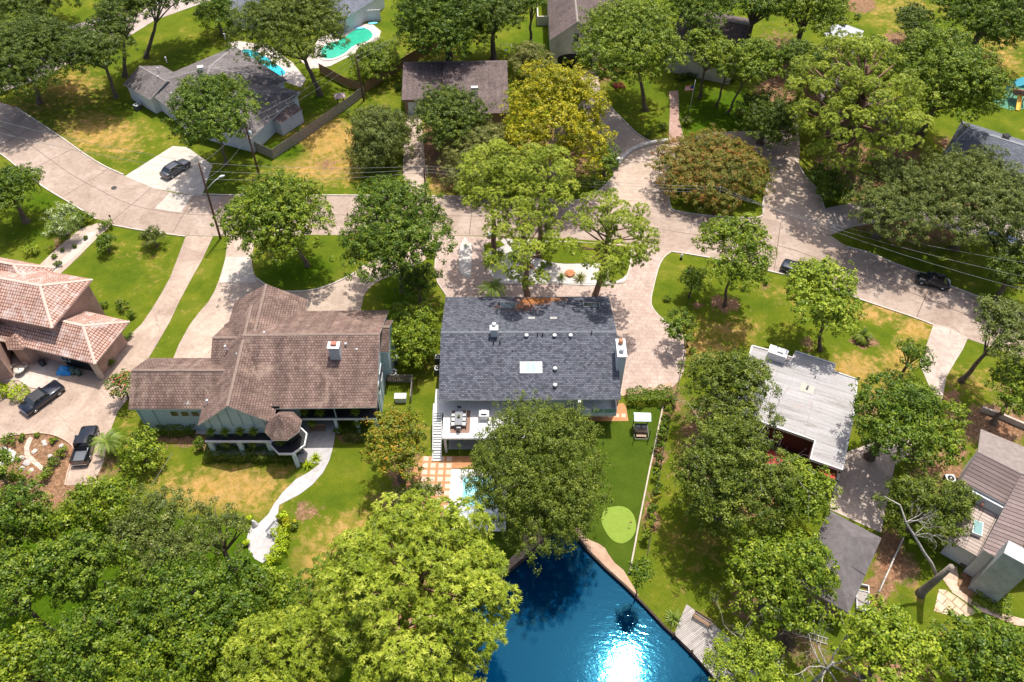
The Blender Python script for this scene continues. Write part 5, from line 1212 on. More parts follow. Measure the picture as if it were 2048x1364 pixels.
# roofs seen between trees
root = simple_root('hidden_grey_house', 1700, 180, 'grey roofed house mostly hidden behind the tallest pine')
gable(root, (1655, 240), (1790, 240), (1660, 90), 3.2, 5.4, rf_grey, wall_brown, .4, cap=trim_w)
m = M(); m.prism(W([(1648, 68), (1665, 50), (1690, 48), (1728, 62), (1715, 80), (1655, 76)], 3.3), 3.1, 3.3); m.build('flat_roof', rough('white_membrane', (.33, .34, .37), (.42, .43, .46), 1), root)
root = simple_root('hidden_corner_house', 480, 20, 'pale roofed house behind the round dense tree at the top edge')
gable(root, (466, 34), (560, 12), (470, -40), 3.0, 4.6, rf_slate, wall_white, .3)
# ================================================================ cars, poles, fences, pools, small things
tyre_m = plain('tyre', (.02, .02, .02), .9); rim_m = plain('rim', (.55, .56, .58), .25, .9); carglass = plain('car_glass', (.015, .02, .025), .04, 0, 1.0)
headl = plain('headlamp', (.7, .72, .75), .1); taill = plain('tail_lamp', (.4, .02, .02), .2); chrome = plain('chrome', (.7, .7, .72), .15, 1)
def car(name, pa, pb, label, cat, paint, Wd=1.85, kind='sedan', roofm=None, z=.04, Lf=None):
    """pa: photo point of the front end on the ground, pb: rear end"""
    a, b = P(*pa), P(*pb); c = (a + b) / 2; d = a - b; L = Lf or d.length; ang = math.atan2(d.y, d.x)
    root = empty(name, (c.x, c.y, 0), label, cat, 'parked vehicles'); f = frame((c.x, c.y, z), ang); h = L / 2; w = Wd / 2
    prof = {'sedan': [(-1, .55, .86), (-.97, .50, .93), (-.80, .50, .97), (-.60, .48, 1.0), (.30, .48, 1.0), (.42, .48, .97), (.80, .48, .90), (.95, .50, .80), (1, .52, .68)],
            'classic': [(-1, .5, .82), (-.98, .46, .92), (-.62, .46, .96), (-.45, .46, .98), (.22, .46, .98), (.35, .46, .96), (.95, .48, .92), (1, .5, .80)],
            'suv': [(-1, .55, 1.0), (-.97, .5, 1.08), (-.6, .5, 1.12), (.30, .5, 1.12), (.45, .5, 1.08), (.85, .5, 1.0), (.97, .52, .9), (1, .55, .75)],
            'pickup': [(-1, .6, 1.05), (-.99, .6, 1.12), (-.25, .6, 1.12), (.30, .6, 1.12), (.42, .6, 1.1), (.88, .6, 1.02), (.98, .6, .92), (1, .6, .75)]}[kind]
    # body: rounded cross-sections along the length
    m = M(); rings = []
    for i, (x, zb, zt) in enumerate(prof):
        e = .90 if i in (0, len(prof) - 1) else (.97 if i in (1, len(prof) - 2) else 1.0); ww = w * e
        zb = .24 if 0 < i < len(prof) - 1 else .34
        rings.append([f(x * h, y, zz) for y, zz in ((-ww * .93, zb), (-ww, zb + .18), (-ww, zt - .22), (-ww * .93, zt - .06), (-ww * .80, zt), (0, zt + .03), (ww * .80, zt), (ww * .93, zt - .06), (ww, zt - .22), (ww, zb + .18), (ww * .93, zb))])
    n = 11; vs = [q for r in rings for q in r]; fs = []
    bed = kind == 'pickup'
    for i in range(len(rings) - 1):
        for k in range(n):
            if bed and i == 1 and k in (4, 5): continue
            fs.append((i * n + k, (i + 1) * n + k, (i + 1) * n + (k + 1) % n, i * n + (k + 1) % n))
    fs += [tuple(range(n)), tuple((len(rings) - 1) * n + k for k in range(n - 1, -1, -1))]
    m.faces(vs, fs, 0, True); body = m.build('body', paint, root)
    ms = body.data; 
    # greenhouse
    gh = {'sedan': (-.78, -.52, .12, .48, 1.42, .97), 'classic': (-.60, -.42, .12, .30, 1.40, .96), 'suv': (-.92, -.82, .10, .42, 1.68, 1.10), 'pickup': (-.24, -.19, .20, .42, 1.72, 1.10)}[kind]
    x0, x1, x2, x3, zt, zb = gh; wi, wo = w * .74, w * .90
    m = M(); B = [f(x0 * h, -wo, zb), f(x3 * h, -wo, zb), f(x3 * h, wo, zb), f(x0 * h, wo, zb)]; T_ = [f(x1 * h, -wi, zt), f(x2 * h, -wi, zt), f(x2 * h, wi, zt), f(x1 * h, wi, zt)]
    for i in range(4): j = (i + 1) % 4; m.face([B[i], B[j], T_[j], T_[i]])
    m.face(T_); m.build('windows', carglass, root)
    m = M(); e = .02; rl = (x1 * h - .03, x2 * h + .03); nseg = 4; rows = []
    for i in range(nseg + 1):
        x = rl[0] + (rl[1] - rl[0]) * i / nseg; zz = zt + .035 * math.sin(math.pi * i / nseg) + .01
        rows.append([f(x, -wi - .02, zz - .02), f(x, -wi * .6, zz + .02), f(x, wi * .6, zz + .02), f(x, wi + .02, zz - .02)])
    for i in range(nseg):
        for k in range(3): m.face([rows[i][k], rows[i + 1][k], rows[i + 1][k + 1], rows[i][k + 1]], 0, None, True)
    m.build('roof', roofm or paint, root)
    m = M()   # pillars
    for (xa, xb_) in ((x0, x1), (x3, x2), ((x0 + x3) / 2 - .05, (x1 + x2) / 2 - .03)):
        for s in (-1, 1): m.tube([f(xa * h, s * (wo + .005), zb), f(xb_ * h, s * (wi + .01), zt)], .045, 4)
    m.build('pillars', roofm or paint, root)
    wr = .34 if kind in ('sedan', 'classic') else .40
    for sx in (-.62, .64):
        for s in (-1, 1):
            c0 = Vector(f(sx * h, s * (w - .10), wr - z)); ax = (Vector(f(0, s, 0)) - Vector(f(0, 0, 0)))
            m = M(); m.tube([c0 - ax * .12, c0 + ax * .115], wr, 16); t = m.build('wheel', tyre_m, root); m = M(); m.tube([c0 + ax * .116, c0 + ax * .13], wr * .62, 12); m.build('rim', rim_m, t)
    zf_ = prof[-1][2] - .12; zr_ = prof[0][2] - .18
    for s in (-1, 1):
        boxpart(root, 'headlight', f, (h * .965, h * 1.003, s * w * .66 - .17, s * w * .66 + .17, zf_ - .08, zf_ + .05), headl)
        boxpart(root, 'taillight', f, (-h * 1.003, -h * .975, s * w * .70 - .14, s * w * .70 + .14, zr_ - .10, zr_ + .08), taill)
    boxpart(root, 'bumper', f, (-h * 1.02, -h * .98, -w * .85, w * .85, .38, .52), chrome if kind in ('classic', 'pickup') else paint)
    boxpart(root, 'bumper', f, (h * .985, h * 1.02, -w * .85, w * .85, .38, .52), chrome if kind in ('classic',) else paint)
    for s in (-1, 1): boxpart(root, 'side_mirror', f, (x3 * h - .25, x3 * h - .08, s * (w + .08) - .09, s * (w + .08) + .09, zb - .02, zb + .14), paint)
    if bed:
        boxpart(root, 'bed_floor', f, (-h * .97, -h * .27, -w * .78, w * .78, .62, .66), plain('bed_liner', (.10, .11, .13), .5))
        m = M()
        for (y0, y1) in ((-w * .8, -w * .77), (w * .77, w * .8)): m.box(f, -h * .97, -h * .26, y0, y1, .6, 1.1)
        m.box(f, -h * .98, -h * .95, -w * .78, w * .78, .6, 1.1); m.box(f, -h * .28, -h * .26, -w * .78, w * .78, .6, 1.1); m.build('bed_wall', plain('bed_inner', (.03, .032, .04), .5), root)
    return root
def paint(name, c, metal=.3): return plain(name, c, .22, metal, .5, None, 0, 1.0)
car('sedan', (377, 328), (329, 359), 'grey metallic sedan parked on the pale driveway', 'car', paint('grey_paint', (.12, .12, .13), .6), 1.85, 'sedan')
car('vintage_sedan', (125, 774), (50, 829), 'long black vintage sedan with chrome bumpers beside the yellow green hedge', 'car', paint('navy_paint', (.012, .016, .028)), 1.95, 'classic', plain('vinyl_roof', (.025, .025, .03), .7))
car('pickup_truck', (186, 860), (162, 934), 'black pickup truck with an open bed beside the palm', 'pickup truck', paint('black_paint', (.008, .010, .016)), 1.85, 'pickup')
car('crew_pickup', (1562, 534), (1650, 566), 'dark blue pickup on the street half covered by the bright maple', 'pickup truck', paint('blue_black_paint', (.02, .03, .045)), 1.95, 'pickup')
car('hatchback', (1830, 559), (1896, 576), 'black compact car on the street beneath the live oak', 'car', paint('black_paint2', (.010, .011, .013)), 1.8, 'sedan')
car('parked_car', (1985, 480), (2015, 500), 'dark blue car glimpsed under the live oak at the right edge', 'car', paint('deep_blue_paint', (.02, .04, .09)), 1.85, 'suv', Lf=4.7)
car('white_car', (75, 70), (110, 84), 'white car glimpsed through the oaks on the side street', 'car', paint('white_paint', (.6, .62, .64), 0), 1.85, 'sedan', Lf=4.6)
# ---- utility poles and wires
pole_m = rough('pole_wood', (.085, .045, .03), (.14, .08, .055), 3, .9, fine=8)
ins_m = plain('insulator', (.6, .6, .58), .3)
def utility_pole(base, top, label, lamp=False, arms=3, transformer=False, r=.17):
    b = P(*base); best = min(((P(top[0], top[1], z / 10).xy - b.xy).length, z / 10) for z in range(40, 160)); h = best[1]; t = P(top[0], top[1], h)
    root = empty('utility_pole', (b.x, b.y, 0), label, 'utility pole', 'utility poles'); m = M(); m.tube([(b.x, b.y, -.2), b.lerp(t, .5), t], [r, r * .85, r * .65], 10); m.build('pole', pole_m, root)
    hooks = []
    for i in range(arms):
        q = b.lerp(t, .97 - i * .10); e = q + Vector((.42, -.1, .1)); m = M(); m.tube([q, e], .045, 6); br = m.build('insulator_arm', pole_m, root); m = M(); m.tube([e, e + Vector((0, 0, .25))], [.09, .06], 8); m.build('insulator', ins_m, br); hooks.append(e + Vector((0, 0, .25)))
    if lamp:
        q = b.lerp(t, .66); e = q + Vector((1.9, .9, 1.35)); m = M(); m.tube([q, q.lerp(e, .6) + Vector((0, 0, .12)), e], .05, 6); a = m.build('lamp_arm', metal_w, root); m = M(); m.tube([e - Vector((.1, .05, 0)), e + Vector((.3, .15, .05)), e + Vector((.62, .3, .03))], [.1, .17, .08], 10); m.build('lamp_head', plain('lamp_head_grey', (.7, .73, .76), .4), a)
    if transformer:
        q = b.lerp(t, .72) + Vector((.38, 0, 0)); m = M(); m.tube([q, q + Vector((0, 0, .9))], .24, 12); m.build('transformer', plain('transformer_grey', (.5, .55, .6), .5), root)
    return hooks, b, t
h1, b1, t1 = utility_pole((441, 477), (397, 324), 'tall dark leaning pole with a street lamp arm at the left driveway', lamp=True)
h2, b2, t2 = utility_pole((519, 352), (488, 240), 'dark pole with grey transformer beside the white shed fence', transformer=True)
h3, b3, t3 = utility_pole((852, 393), (848, 333), 'pole standing at the drive of the brown garage', arms=3)
h4, b4, t4 = utility_pole((1427, 432), (1434, 375), 'pole on the myrtle island with three insulators', arms=3)
h5, b5, t5 = utility_pole((728, 202), (711, 110), 'dark pole at the corner of the rear fence', arms=2)
wire_m = plain('wire', (.22, .23, .24), .5, .3)
def wire(a, b, label, sag=.6, r=.016):
    a, b = Vector(a), Vector(b); pts = [a.lerp(b, t / 14) - Vector((0, 0, sag * 4 * (t / 14) * (1 - t / 14))) for t in range(15)]
    m = M(); m.tube(pts, r, 4, cap=False); tag(m.build('power_line', wire_m), label, 'cable', 'overhead cables')
for i, nm in enumerate(('top', 'middle', 'bottom')):
    wire(h1[i], h3[i], f'{nm} cable between the lamp pole and the garage drive pole'); wire(h3[i], h4[i], f'{nm} cable between the garage drive pole and the island pole')
    e = P(2080, [588, 560, 530][i], 8.5 - .0 * i); wire(h4[i], e, f'{nm} cable running from the island pole over the live oak', 1.0)
    w_ = P(-60, [225, 250, 280][i], 8.5); 
    if i < 2: wire(h1[i], w_, f'{nm} cable running from the lamp pole to the left edge', .8, .018)
wire(h1[0], h2[0], 'first cable between the lamp pole and the transformer pole', .5); wire(h1[2], h2[2], 'lower cable between the lamp pole and the transformer pole', .8)
wire(h2[0], h5[0], 'upper cable from the transformer pole to the rear fence pole', .5); wire(h2[1], h5[1], 'lower cable from the transformer pole to the rear fence pole', .7)
wire(h5[0], P(960, -20, 8.5), 'cable from the rear fence pole towards the top edge', .5); wire(h5[1], P(940, -20, 8), 'second cable from the rear fence pole towards the top edge', .5)
wire(P(345, 905, 3.4), P(190, 1130, 6), 'thin cable running over the left wood from the blue house', .2, .016)
# ---- street lights flagpole etc
b = P(1378, 227); t = P(1391, 160, 0); root = empty('flagpole', (b.x, b.y, 0), 'thin white flagpole with a small red white and blue flag', 'flagpole'); hp = min(((P(1391, 160, z / 10).xy - b.xy).length, z / 10) for z in range(20, 120))[1]
m = M(); m.tube([b, b + Vector((0, 0, hp))], .04, 6); m.build('pole', metal_w, root)
m = M(); z0 = hp - 1.0
for k in range(7):
    m.box(frame((b.x - .0, b.y, 0), math.pi * 1.05), .04, 1.5, -.01 - .0, .01, z0 - .1 - k * .13, z0 - .1 - k * .13 + .13, k % 2)
m.box(frame((b.x, b.y, 0), math.pi * 1.05), .04, .65, -.02, .02, z0 - .49, z0 + .03, 2)
m.build('flag', [plain('flag_red', (.5, .03, .04), .8), plain('flag_white', (.75, .75, .75), .8), plain('flag_blue', (.03, .05, .2), .8)], root)
# ---- fences
fence_old = rough('old_fence', (.22, .19, .16), (.36, .32, .28), 3, .95, fine=5); fence_new = rough('cedar_fence', (.30, .16, .08), (.40, .24, .13), 3, .9, fine=5)
def fence(px, h, label, mat, gate=None):
    w = W(px); b = w[0]; root = empty('wooden_fence', (b[0], b[1], 0), label, 'fence', 'fences'); rnd = random.Random(9); m = M()
    for i in range(len(w) - 1):
        a, c = Vector(w[i]), Vector(w[i + 1]); d = c - a; L = d.length; ang = math.atan2(d.y, d.x); f = frame((a.x, a.y, 0), ang); n = max(1, int(L / .15))
        for k in range(n): m.box(f, k * L / n + .006, (k + 1) * L / n - .006, -.012, .012, .04, h + rnd.uniform(-.04, .04))
        mm = M(); mm.box(f, 0, L, .014, .06, .4, .5); mm.box(f, 0, L, .014, .06, h - .4, h - .3); mm.build('rail', mat, root)
        for k in range(0, int(L / 2.4) + 1):
            mm = M(); x = min(k * 2.4, L - .1); mm.box(f, x, x + .09, .062, .15, 0, h - .05); mm.build('post', mat, root)
    m.build('boards', mat, root)
fence([(508, 300), (548, 318), (575, 300), (612, 276), (650, 248), (702, 212), (730, 190)], 1.8, 'grey weathered board fence beside the dry lawn', fence_old)
fence([(732, 184), (772, 158), (815, 130), (876, 96), (930, 66)], 1.9, 'brown board fence running up behind the brown garage', fence_new)
fence([(640, 145), (665, 158), (690, 172), (728, 186)], 1.8, 'short reddish board fence below the green pool', fence_new)
fence([(1940, 140), (1985, 160), (2010, 176)], 1.2, 'low dark mesh fence post line by the play set', plain('dark_fence', (.03, .03, .03), .8))
# white iron ladder lying, picket edge
def ladder():
    a, b = P(1567, 1254, .12), P(1656, 1283, .12); d = b - a; L = d.length; f = frame((a.x, a.y, .04), math.atan2(d.y, d.x)); root = empty('ladder', a, 'long pale ladder lying on the grass by the bleached tree', 'ladder'); mt = rough('ladder_wood', (.38, .35, .3), (.46, .43, .38), 3)
    for y in (-.28, .28): boxpart(root, 'rail', f, (0, L, y - .03, y + .03, 0, .1), mt)
    n = int(L / .34)
    for k in range(n): boxpart(root, 'rung', f, (.15 + k * .34, .19 + k * .34, -.25, .25, .02, .07), mt)
ladder()
# dock with bench
def dock():
    pts = [(1373, 1208), (1430, 1250), (1500, 1312), (1560, 1400), (1480, 1430), (1438, 1366), (1384, 1303), (1348, 1268)]; root = empty('plank_dock', P(1400, 1290), 'weathered grey plank dock along the pond bank', 'dock')
    m, nt, b = _mat('dock_wood'); p = wpos(nt); mp = nt.nodes.new('ShaderNodeMapping'); nt.links.new(p, mp.inputs[0]); mp.inputs['Rotation'].default_value = (0, 0, R(-35)); t = nt.nodes.new('ShaderNodeTexBrick'); nt.links.new(mp.outputs[0], t.inputs[0])
    t.inputs['Scale'].default_value = 1; t.inputs['Brick Width'].default_value = 3.2; t.inputs['Row Height'].default_value = .15; t.inputs['Mortar Size'].default_value = .014; t.inputs['Color1'].default_value = (.30, .27, .25, 1); t.inputs['Color2'].default_value = (.42, .38, .36, 1); t.inputs['Mortar'].default_value = (.08, .07, .06, 1)
    nt.links.new(mixc(nt, 1.0, t.outputs['Color'], ramp(nt, noise(nt, 1.5, 5, .7, p), [(.3, (.8,) * 3), (.7, (1.15,) * 3)]), 'MULTIPLY'), b.inputs['Base Color']); b.inputs['Roughness'].default_value = .9
    mm = M(); mm.prism(W(pts, .3), .18, .3); mm.build('deck_boards', m, root)
    for x, y in pts[4:]: q = P(x, y, .3); mm = M(); mm.tube([(q.x, q.y, -1.4), (q.x, q.y, .45)], .12, 8); mm.build('piling', wood_dark, root)
dock()
def bench(px, py, ang, label, z=0, mat=None, w=1.5):
    b = P(px, py, z); root = empty('garden_bench', (b.x, b.y, z), label, 'bench', 'benches'); f = frame((b.x, b.y, z), ang); mt = mat or rough('bench_wood', (.22, .13, .08), (.30, .19, .12), 4); h = w / 2
    m = M()
    for k in range(4): m.box(f, -h, h, -.22 + k * .12, -.13 + k * .12, .42, .45)
    m.build('seat', mt, root); m = M()
    for k in range(3): m.box(f, -h, h, .26 + k * .02, .29 + k * .02, .52 + k * .14, .62 + k * .14)
    m.build('backrest', mt, root)
    for x in (-h + .03, h - .09):
        for y in (-.22, .22): boxpart(root, 'leg', f, (x, x + .06, y, y + .06, 0, .42), mt)
        boxpart(root, 'armrest', f, (x, x + .06, -.24, .3, .62, .66), mt); boxpart(root, 'arm_post', f, (x, x + .06, -.22, -.16, .42, .62), mt)
bench(1402, 1243, math.radians(-35), 'brown wooden bench standing on the plank dock', .3, w=1.8)
bench(636, 862, 0, 'brown wooden bench in the shade of the porch walk', .02, w=1.8)
bench(548, 1062, math.radians(60), 'grey metal garden bench on the white round seat area', .04, plain('iron_grey', (.3, .31, .32), .5), 1.4)
# day bed / canopy swing on the turf
def daybed():
    c = P(1281, 866, 0); root = empty('canopy_swing', c, 'small canopy swing seat with a pale fabric roof standing on the turf', 'swing seat'); f = frame((c.x, c.y, 0), -.03); dk = plain('dark_metal', (.05, .045, .04), .5); wd = rough('swing_wood', (.30, .20, .15), (.40, .28, .21), 4)
    for x in (-.8, .8):
        for y in (-1.0, 1.0): boxpart(root, 'post', f, (x - .04, x + .04, y - .04, y + .04, 0, 2.1), dk)
        boxpart(root, 'side_rail', f, (x - .04, x + .04, -.95, .95, .3, .38), dk)
    m = M(); m.faces([f(-.95, .1, 2.12), f(.95, .1, 2.12), f(.95, .75, 2.5), f(-.95, .75, 2.5), f(.95, 1.25, 2.2), f(-.95, 1.25, 2.2), f(-.95, .1, 2.06), f(.95, .1, 2.06), f(.95, 1.25, 2.14), f(-.95, 1.25, 2.14)], [(0, 1, 2, 3), (3, 2, 4, 5), (6, 9, 8, 7), (0, 6, 7, 1), (5, 4, 8, 9), (1, 7, 8, 4, 2), (0, 3, 5, 9, 6)]); m.build('canopy', rough('canopy_cloth', (.50, .60, .66), (.58, .67, .72), 3), root)
    boxpart(root, 'seat', f, (-.7, .7, -.25, .45, .42, .52), wd); boxpart(root, 'backrest', f, (-.7, .7, .45, .55, .52, 1.1), dk)
    for x in (-.35, .35): boxpart(root, 'cushion', f, (x - .28, x + .28, .28, .44, .54, .95), rough('pale_cushion', (.5, .5, .5), (.6, .6, .6), 5))
    boxpart(root, 'footrest', f, (-.55, .55, -.75, -.35, .3, .36), wd); boxpart(root, 'front_bar', f, (-.8, .8, -1.04, -.96, .25, .33), dk)
daybed()
# golf flag
b = P(1257, 1053, .03); root = empty('golf_flag', b, 'tiny golf flag in the hole of the putting green', 'flag'); m = M(); m.tube([b, b + Vector((0, 0, .9))], .02, 5); m.build('pin', metal_w, root); m = M(); m.box(frame(b, .3), 0, .3, -.006, .006, .7, .9); m.build('flag', plain('flag_red', (.5, .03, .04), .8), root)
# pools at the top
def kidney(name, pts, cop, label, watercol, deck=None):
    z = .14; c = P(*pts[0]); root = empty(name, c, label, 'swimming pool', 'swimming pools')
    w = smooth(W(pts, z), 4, True); m = M(); m.prism(w, 0, z - .03)
    mt, nt, b = _mat('water_' + label[:6]); p = wpos(nt); n = noise(nt, .9, 4, .6, p, 1); nt.links.new(ramp(nt, n, [(.35, tuple(x * .8 for x in watercol)), (.65, watercol)]), b.inputs['Base Color']); b.inputs['Roughness'].default_value = .08; bump(nt, b, n, .3, .05)
    m.build('pool_surface', mt, root); m = M(); strip(m, w + [w[0], w[1]], .28, 0, z); m.build('coping', rough('pool_coping', (.48, .44, .4), (.56, .52, .48), 2), root)
deckm = concrete_mat('pool_deck', (.42, .36, .33), (.50, .44, .40), (.57, .51, .47), 2.2, .8)
path('pool_deck', [(455, 85), (480, 82), (540, 92), (585, 125), (612, 158), (602, 175), (560, 160), (505, 122)], Z1 + .02, deckm, 'pinkish deck round the turquoise pool')
path('pool_deck', [(625, 95), (640, 75), (700, 48), (745, 48), (762, 62), (758, 78), (735, 95), (700, 112), (660, 132), (620, 138), (600, 120)], Z1 + .02, deckm, 'pinkish deck round the green pool')
kidney('swimming_pool', [(478, 102), (495, 97), (520, 104), (548, 122), (570, 138), (573, 148), (560, 152), (530, 142), (500, 126), (480, 112)], None, 'turquoise kidney pool behind the grey gabled house', (.02, .42, .50))
kidney('swimming_pool', [(640, 100), (655, 86), (680, 78), (705, 60), (725, 54), (742, 60), (748, 72), (735, 84), (710, 92), (690, 108), (665, 118), (643, 116)], None, 'jade green pool beside the leaning oak at the top', (.03, .38, .24))
kidney('swimming_pool', [(1695, 66), (1715, 64), (1722, 72), (1705, 78), (1692, 74)], None, 'small teal pool glimpsed behind the tallest pine', (.02, .4, .38))
# pool float & lounger
def float_(px, py, ang, label, z): q = P(px, py, z); f = frame((q.x, q.y, z), ang); m = M(); m.prism([f(.95 * math.cos(a) * (1), .34 * math.sin(a), 0)[:2] for a in [k * math.pi / 8 for k in range(16)]], z, z + .12); tag(m.build('pool_float', plain('float_blue', (.15, .5, .75), .5)), label, 'pool float')
float_(720, 57, .1, 'pale blue float drifting at the far end of the green pool', .12); float_(746, 47, .15, 'blue lounge mat lying on the deck beside the green pool', .04)
# rimmed garden pond lower left
root = empty('garden_pond', P(18, 912), 'small murky garden pond ringed with pale stones in the soil bed', 'pond'); w = smooth(W([(-20, 905), (0, 900), (20, 902), (30, 910), (25, 922), (5, 928), (-20, 926)]), 4, True); m = M(); m.prism(w, 0, .08); m.build('pond_surface', rough('murky', (.28, .34, .10), (.4, .42, .18), 1.2, .2, .5), root)
rnd = random.Random(3)
for i in range(0, len(w), 2):
    x, y = w[i]; m = M(); s = rnd.uniform(.25, .42); f = frame((x, y, 0), rnd.random() * 3); m.prism([f(s * math.cos(a) * rnd.uniform(.8, 1.2), s * .7 * math.sin(a) * rnd.uniform(.8, 1.2), 0)[:2] for a in [k * math.pi / 3.5 for k in range(7)]], 0, rnd.uniform(.18, .3)); m.build('rim_stone', rough('rim_stone_m', (.45, .42, .38), (.58, .55, .5), 3), root)
def rock(px, py, s, label, c=(.48, .44, .40), z=0):
    q = P(px, py, z); rnd = random.Random(int(px * 7 + py)); bm = bmesh.new(); bmesh.ops.create_icosphere(bm, subdivisions=2, radius=s)
    for v in bm.verts: v.co *= rnd.uniform(.8, 1.15); v.co.z *= .5; v.co.z = max(v.co.z, -.1 * s)
    me = bpy.data.meshes.new('rock'); bm.to_mesh(me); bm.free(); me.materials.append(rough('rock_%d' % int(c[0] * 100 + c[2] * 10), c, tuple(x * .8 for x in c), 4)); o = bpy.data.objects.new('rock', me); o.location = (q.x, q.y, z + .1 * s); col.objects.link(o); tag(o, label, 'rock', 'garden rocks')
for x, y, s, lb in [(88, 884, .3, 'small pale rock at the top of the soil bed'), (90, 889, .25, 'smaller rock just under the topmost one'), (69, 903, .35, 'flat stone right of the stepping stones'), (42, 917, .4, 'pale stone right of the garden pond'), (54, 926, .45, 'flat pale slab below the garden pond'), (100, 912, .28, 'tiny rock near the large bright bush'), (44, 938, .35, 'white stone in the lower soil bed'), (62, 941, .3, 'round stone at the lower stepping stones'), (123, 892, .3, 'stone on the rim of the soil bed')]: rock(x, y, s, lb)
rock(1140, 548, .75, 'large rust orange boulder in the white gravel', (.48, .2, .09), .12); rock(1060, 533, .5, 'long brown driftwood like rock behind the bent pine', (.25, .13, .08), .12); rock(72, 549, .5, 'flat tan boulder by the tile roof corner', (.5, .4, .3)); rock(105, 556, .4, 'second tan boulder by the tile roof corner', (.5, .4, .3))
# patio furniture left
def round_table(px, py, label):
    q = P(px, py, .12); root = empty('patio_table', q, label, 'table'); m = M(); z = .12; f = frame((q.x, q.y, 0)); m.tube([(q.x, q.y, z + .66), (q.x, q.y, z + .71)], .62, 20); m.build('tabletop', plain('cream_metal', (.62, .58, .5), .5), root)
    m = M(); m.tube([(q.x, q.y, z), (q.x, q.y, z + .66)], .05, 6); m.build('leg', plain('cream_metal', (.62, .58, .5), .5), root); m = M(); m.tube([(q.x, q.y, z + .71), (q.x, q.y, z + .9)], .07, 8); m.build('umbrella_stub', metal_g, root)
round_table(43, 746, 'round cream patio table behind the vintage sedan')
def metal_chair(px, py, a, label, first=[None]):
    q = P(px, py, .12)
    if not first[0]:
        c = empty('patio_chair', (0, 0, 0), label, 'chair', 'cream metal patio chairs'); cm = plain('cream_metal', (.62, .58, .5), .5); m = M(); m.tube([(0, 0, .40), (0, 0, .44)], .26, 14); m.build('seat', cm, c)
        m = M(); pts = [(.30 * math.cos(t), .30 * math.sin(t), .75) for t in [k * math.pi / 8 for k in range(9)]]; m.tube(pts, .03, 5)
        for x, y, z in pts: m.tube([(x, y, z), (x * .8, y * .8, .44)], .015, 4)
        m.build('backrest', cm, c)
        for k in range(4): m = M(); a_ = math.pi / 4 + k * math.pi / 2; m.tube([(.2 * math.cos(a_), .2 * math.sin(a_), .4), (.25 * math.cos(a_), .25 * math.sin(a_), 0)], .02, 5); m.build('leg', cm, c)
        first[0] = c
    else:
        c = first[0].copy(); col.objects.link(c); c['label'] = label
        for ch in first[0].children: d = ch.copy(); col.objects.link(d); d.parent = c
    c.location = q; c.rotation_euler.z = a
metal_chair(33, 740, 1.2, 'cream metal chair left of the round patio table'); metal_chair(54, 737, -.6, 'cream metal chair behind the round patio table'); metal_chair(19, 732, .9, 'cream metal chair nearest the bay window')
q = P(132, 744, .02); m = M(); rnd = random.Random(5); cs = []
for i in range(9):
    for j in range(9): cs.append((q.x - .9 + i * .22, q.y - .6 + j * .16, .15 + 1.0 * math.exp(-((i - 4) ** 2 + (j - 4) ** 2) / 9) + rnd.uniform(-.12, .12)))
for i in range(8):
    for j in range(8): a = i * 9 + j; m.face([cs[a], cs[a + 9], cs[a + 10], cs[a + 1]])
for k in range(8): m.face([cs[k * 9], cs[k * 9 + 9], (cs[k * 9 + 9][0], cs[k * 9 + 9][1], 0), (cs[k * 9][0], cs[k * 9][1], 0)])
tag(m.build('tarpaulin', plain('tarp_blue', (.02, .26, .62), .45)), 'bright blue crumpled tarpaulin heaped under the garage eave', 'tarpaulin')
def bin_(px, py, label, c=(.05, .09, .08), r=.3, h=.95):
    q = P(px, py); root = empty('rubbish_bin', q, label, 'bin', 'bins'); m = M(); m.tube([q, q + Vector((0, 0, h))], [r * .85, r], 12); m.build('body', plain('bin_%d' % int(c[1] * 100), c, .6), root); m = M(); m.tube([q + Vector((0, 0, h)), q + Vector((0, 0, h + .06)), q + Vector((0, 0, h + .12))], [r * 1.06, r * 1.04, r * .5], 12); m.build('lid', plain('bin_%d' % int(c[1] * 100), c, .6), root)
bin_(150, 748, 'dark green bin next to the blue tarpaulin'); bin_(160, 750, 'second dark green bin farther from the blue tarpaulin'); bin_(88, 730, 'dark kettle shaped bin by the bay wall', (.03, .03, .04), .4, .7); bin_(600, 862, 'round grey striped pot stand beside the porch walk', (.2, .2, .2), .45, .5); bin_(603, 905, 'dark round pot at the corner of the white walk', (.12, .12, .13), .3, .45); bin_(601, 892, 'terracotta pot by the turret column', (.35, .14, .06), .35, .5)
def ac_unit(px, py, label, w=.95, z=0, ang=0, h=.85):
    q = P(px, py, 0); root = empty('air_conditioner', q, label, 'air conditioner', 'air conditioners'); f = frame((q.x, q.y, 0), ang); boxpart(root, 'housing', f, (-w / 2, w / 2, -w / 2, w / 2, .02, h), plain('ac_dark', (.10, .11, .11), .6, .3)); m = M(); m.box(f, -w / 2 - .02, w / 2 + .02, -w / 2 - .02, w / 2 + .02, h, h + .05); m.build('top_panel', plain('ac_light', (.45, .47, .48), .5), root)
    m = M(); m.tube([f(0, 0, h + .05), f(0, 0, h + .07)], w * .36, 16); m.build('fan_grille', black_m, root); m = M(); m.tube([f(0, 0, h + .071), f(0, 0, h + .09)], w * .12, 10); m.build('fan_hub', metal_w, root)
ac_unit(789, 725, 'smaller air conditioner behind the other one beside the blue wall', .85); ac_unit(786, 754, 'air conditioner with light top beside the blue wall', 1.0); ac_unit(1895, 965, 'white air conditioner between the olive tree and tile roof', .95); ac_unit(277, 218, 'air conditioner against the white siding of the grey gabled house', .95, 0, -.5)
ac_unit(877, 722, 'white air conditioner at the left wall of the charcoal roofed house', .7); ac_unit(876, 745, 'black air conditioner near the stair side of the charcoal roofed house', .7)
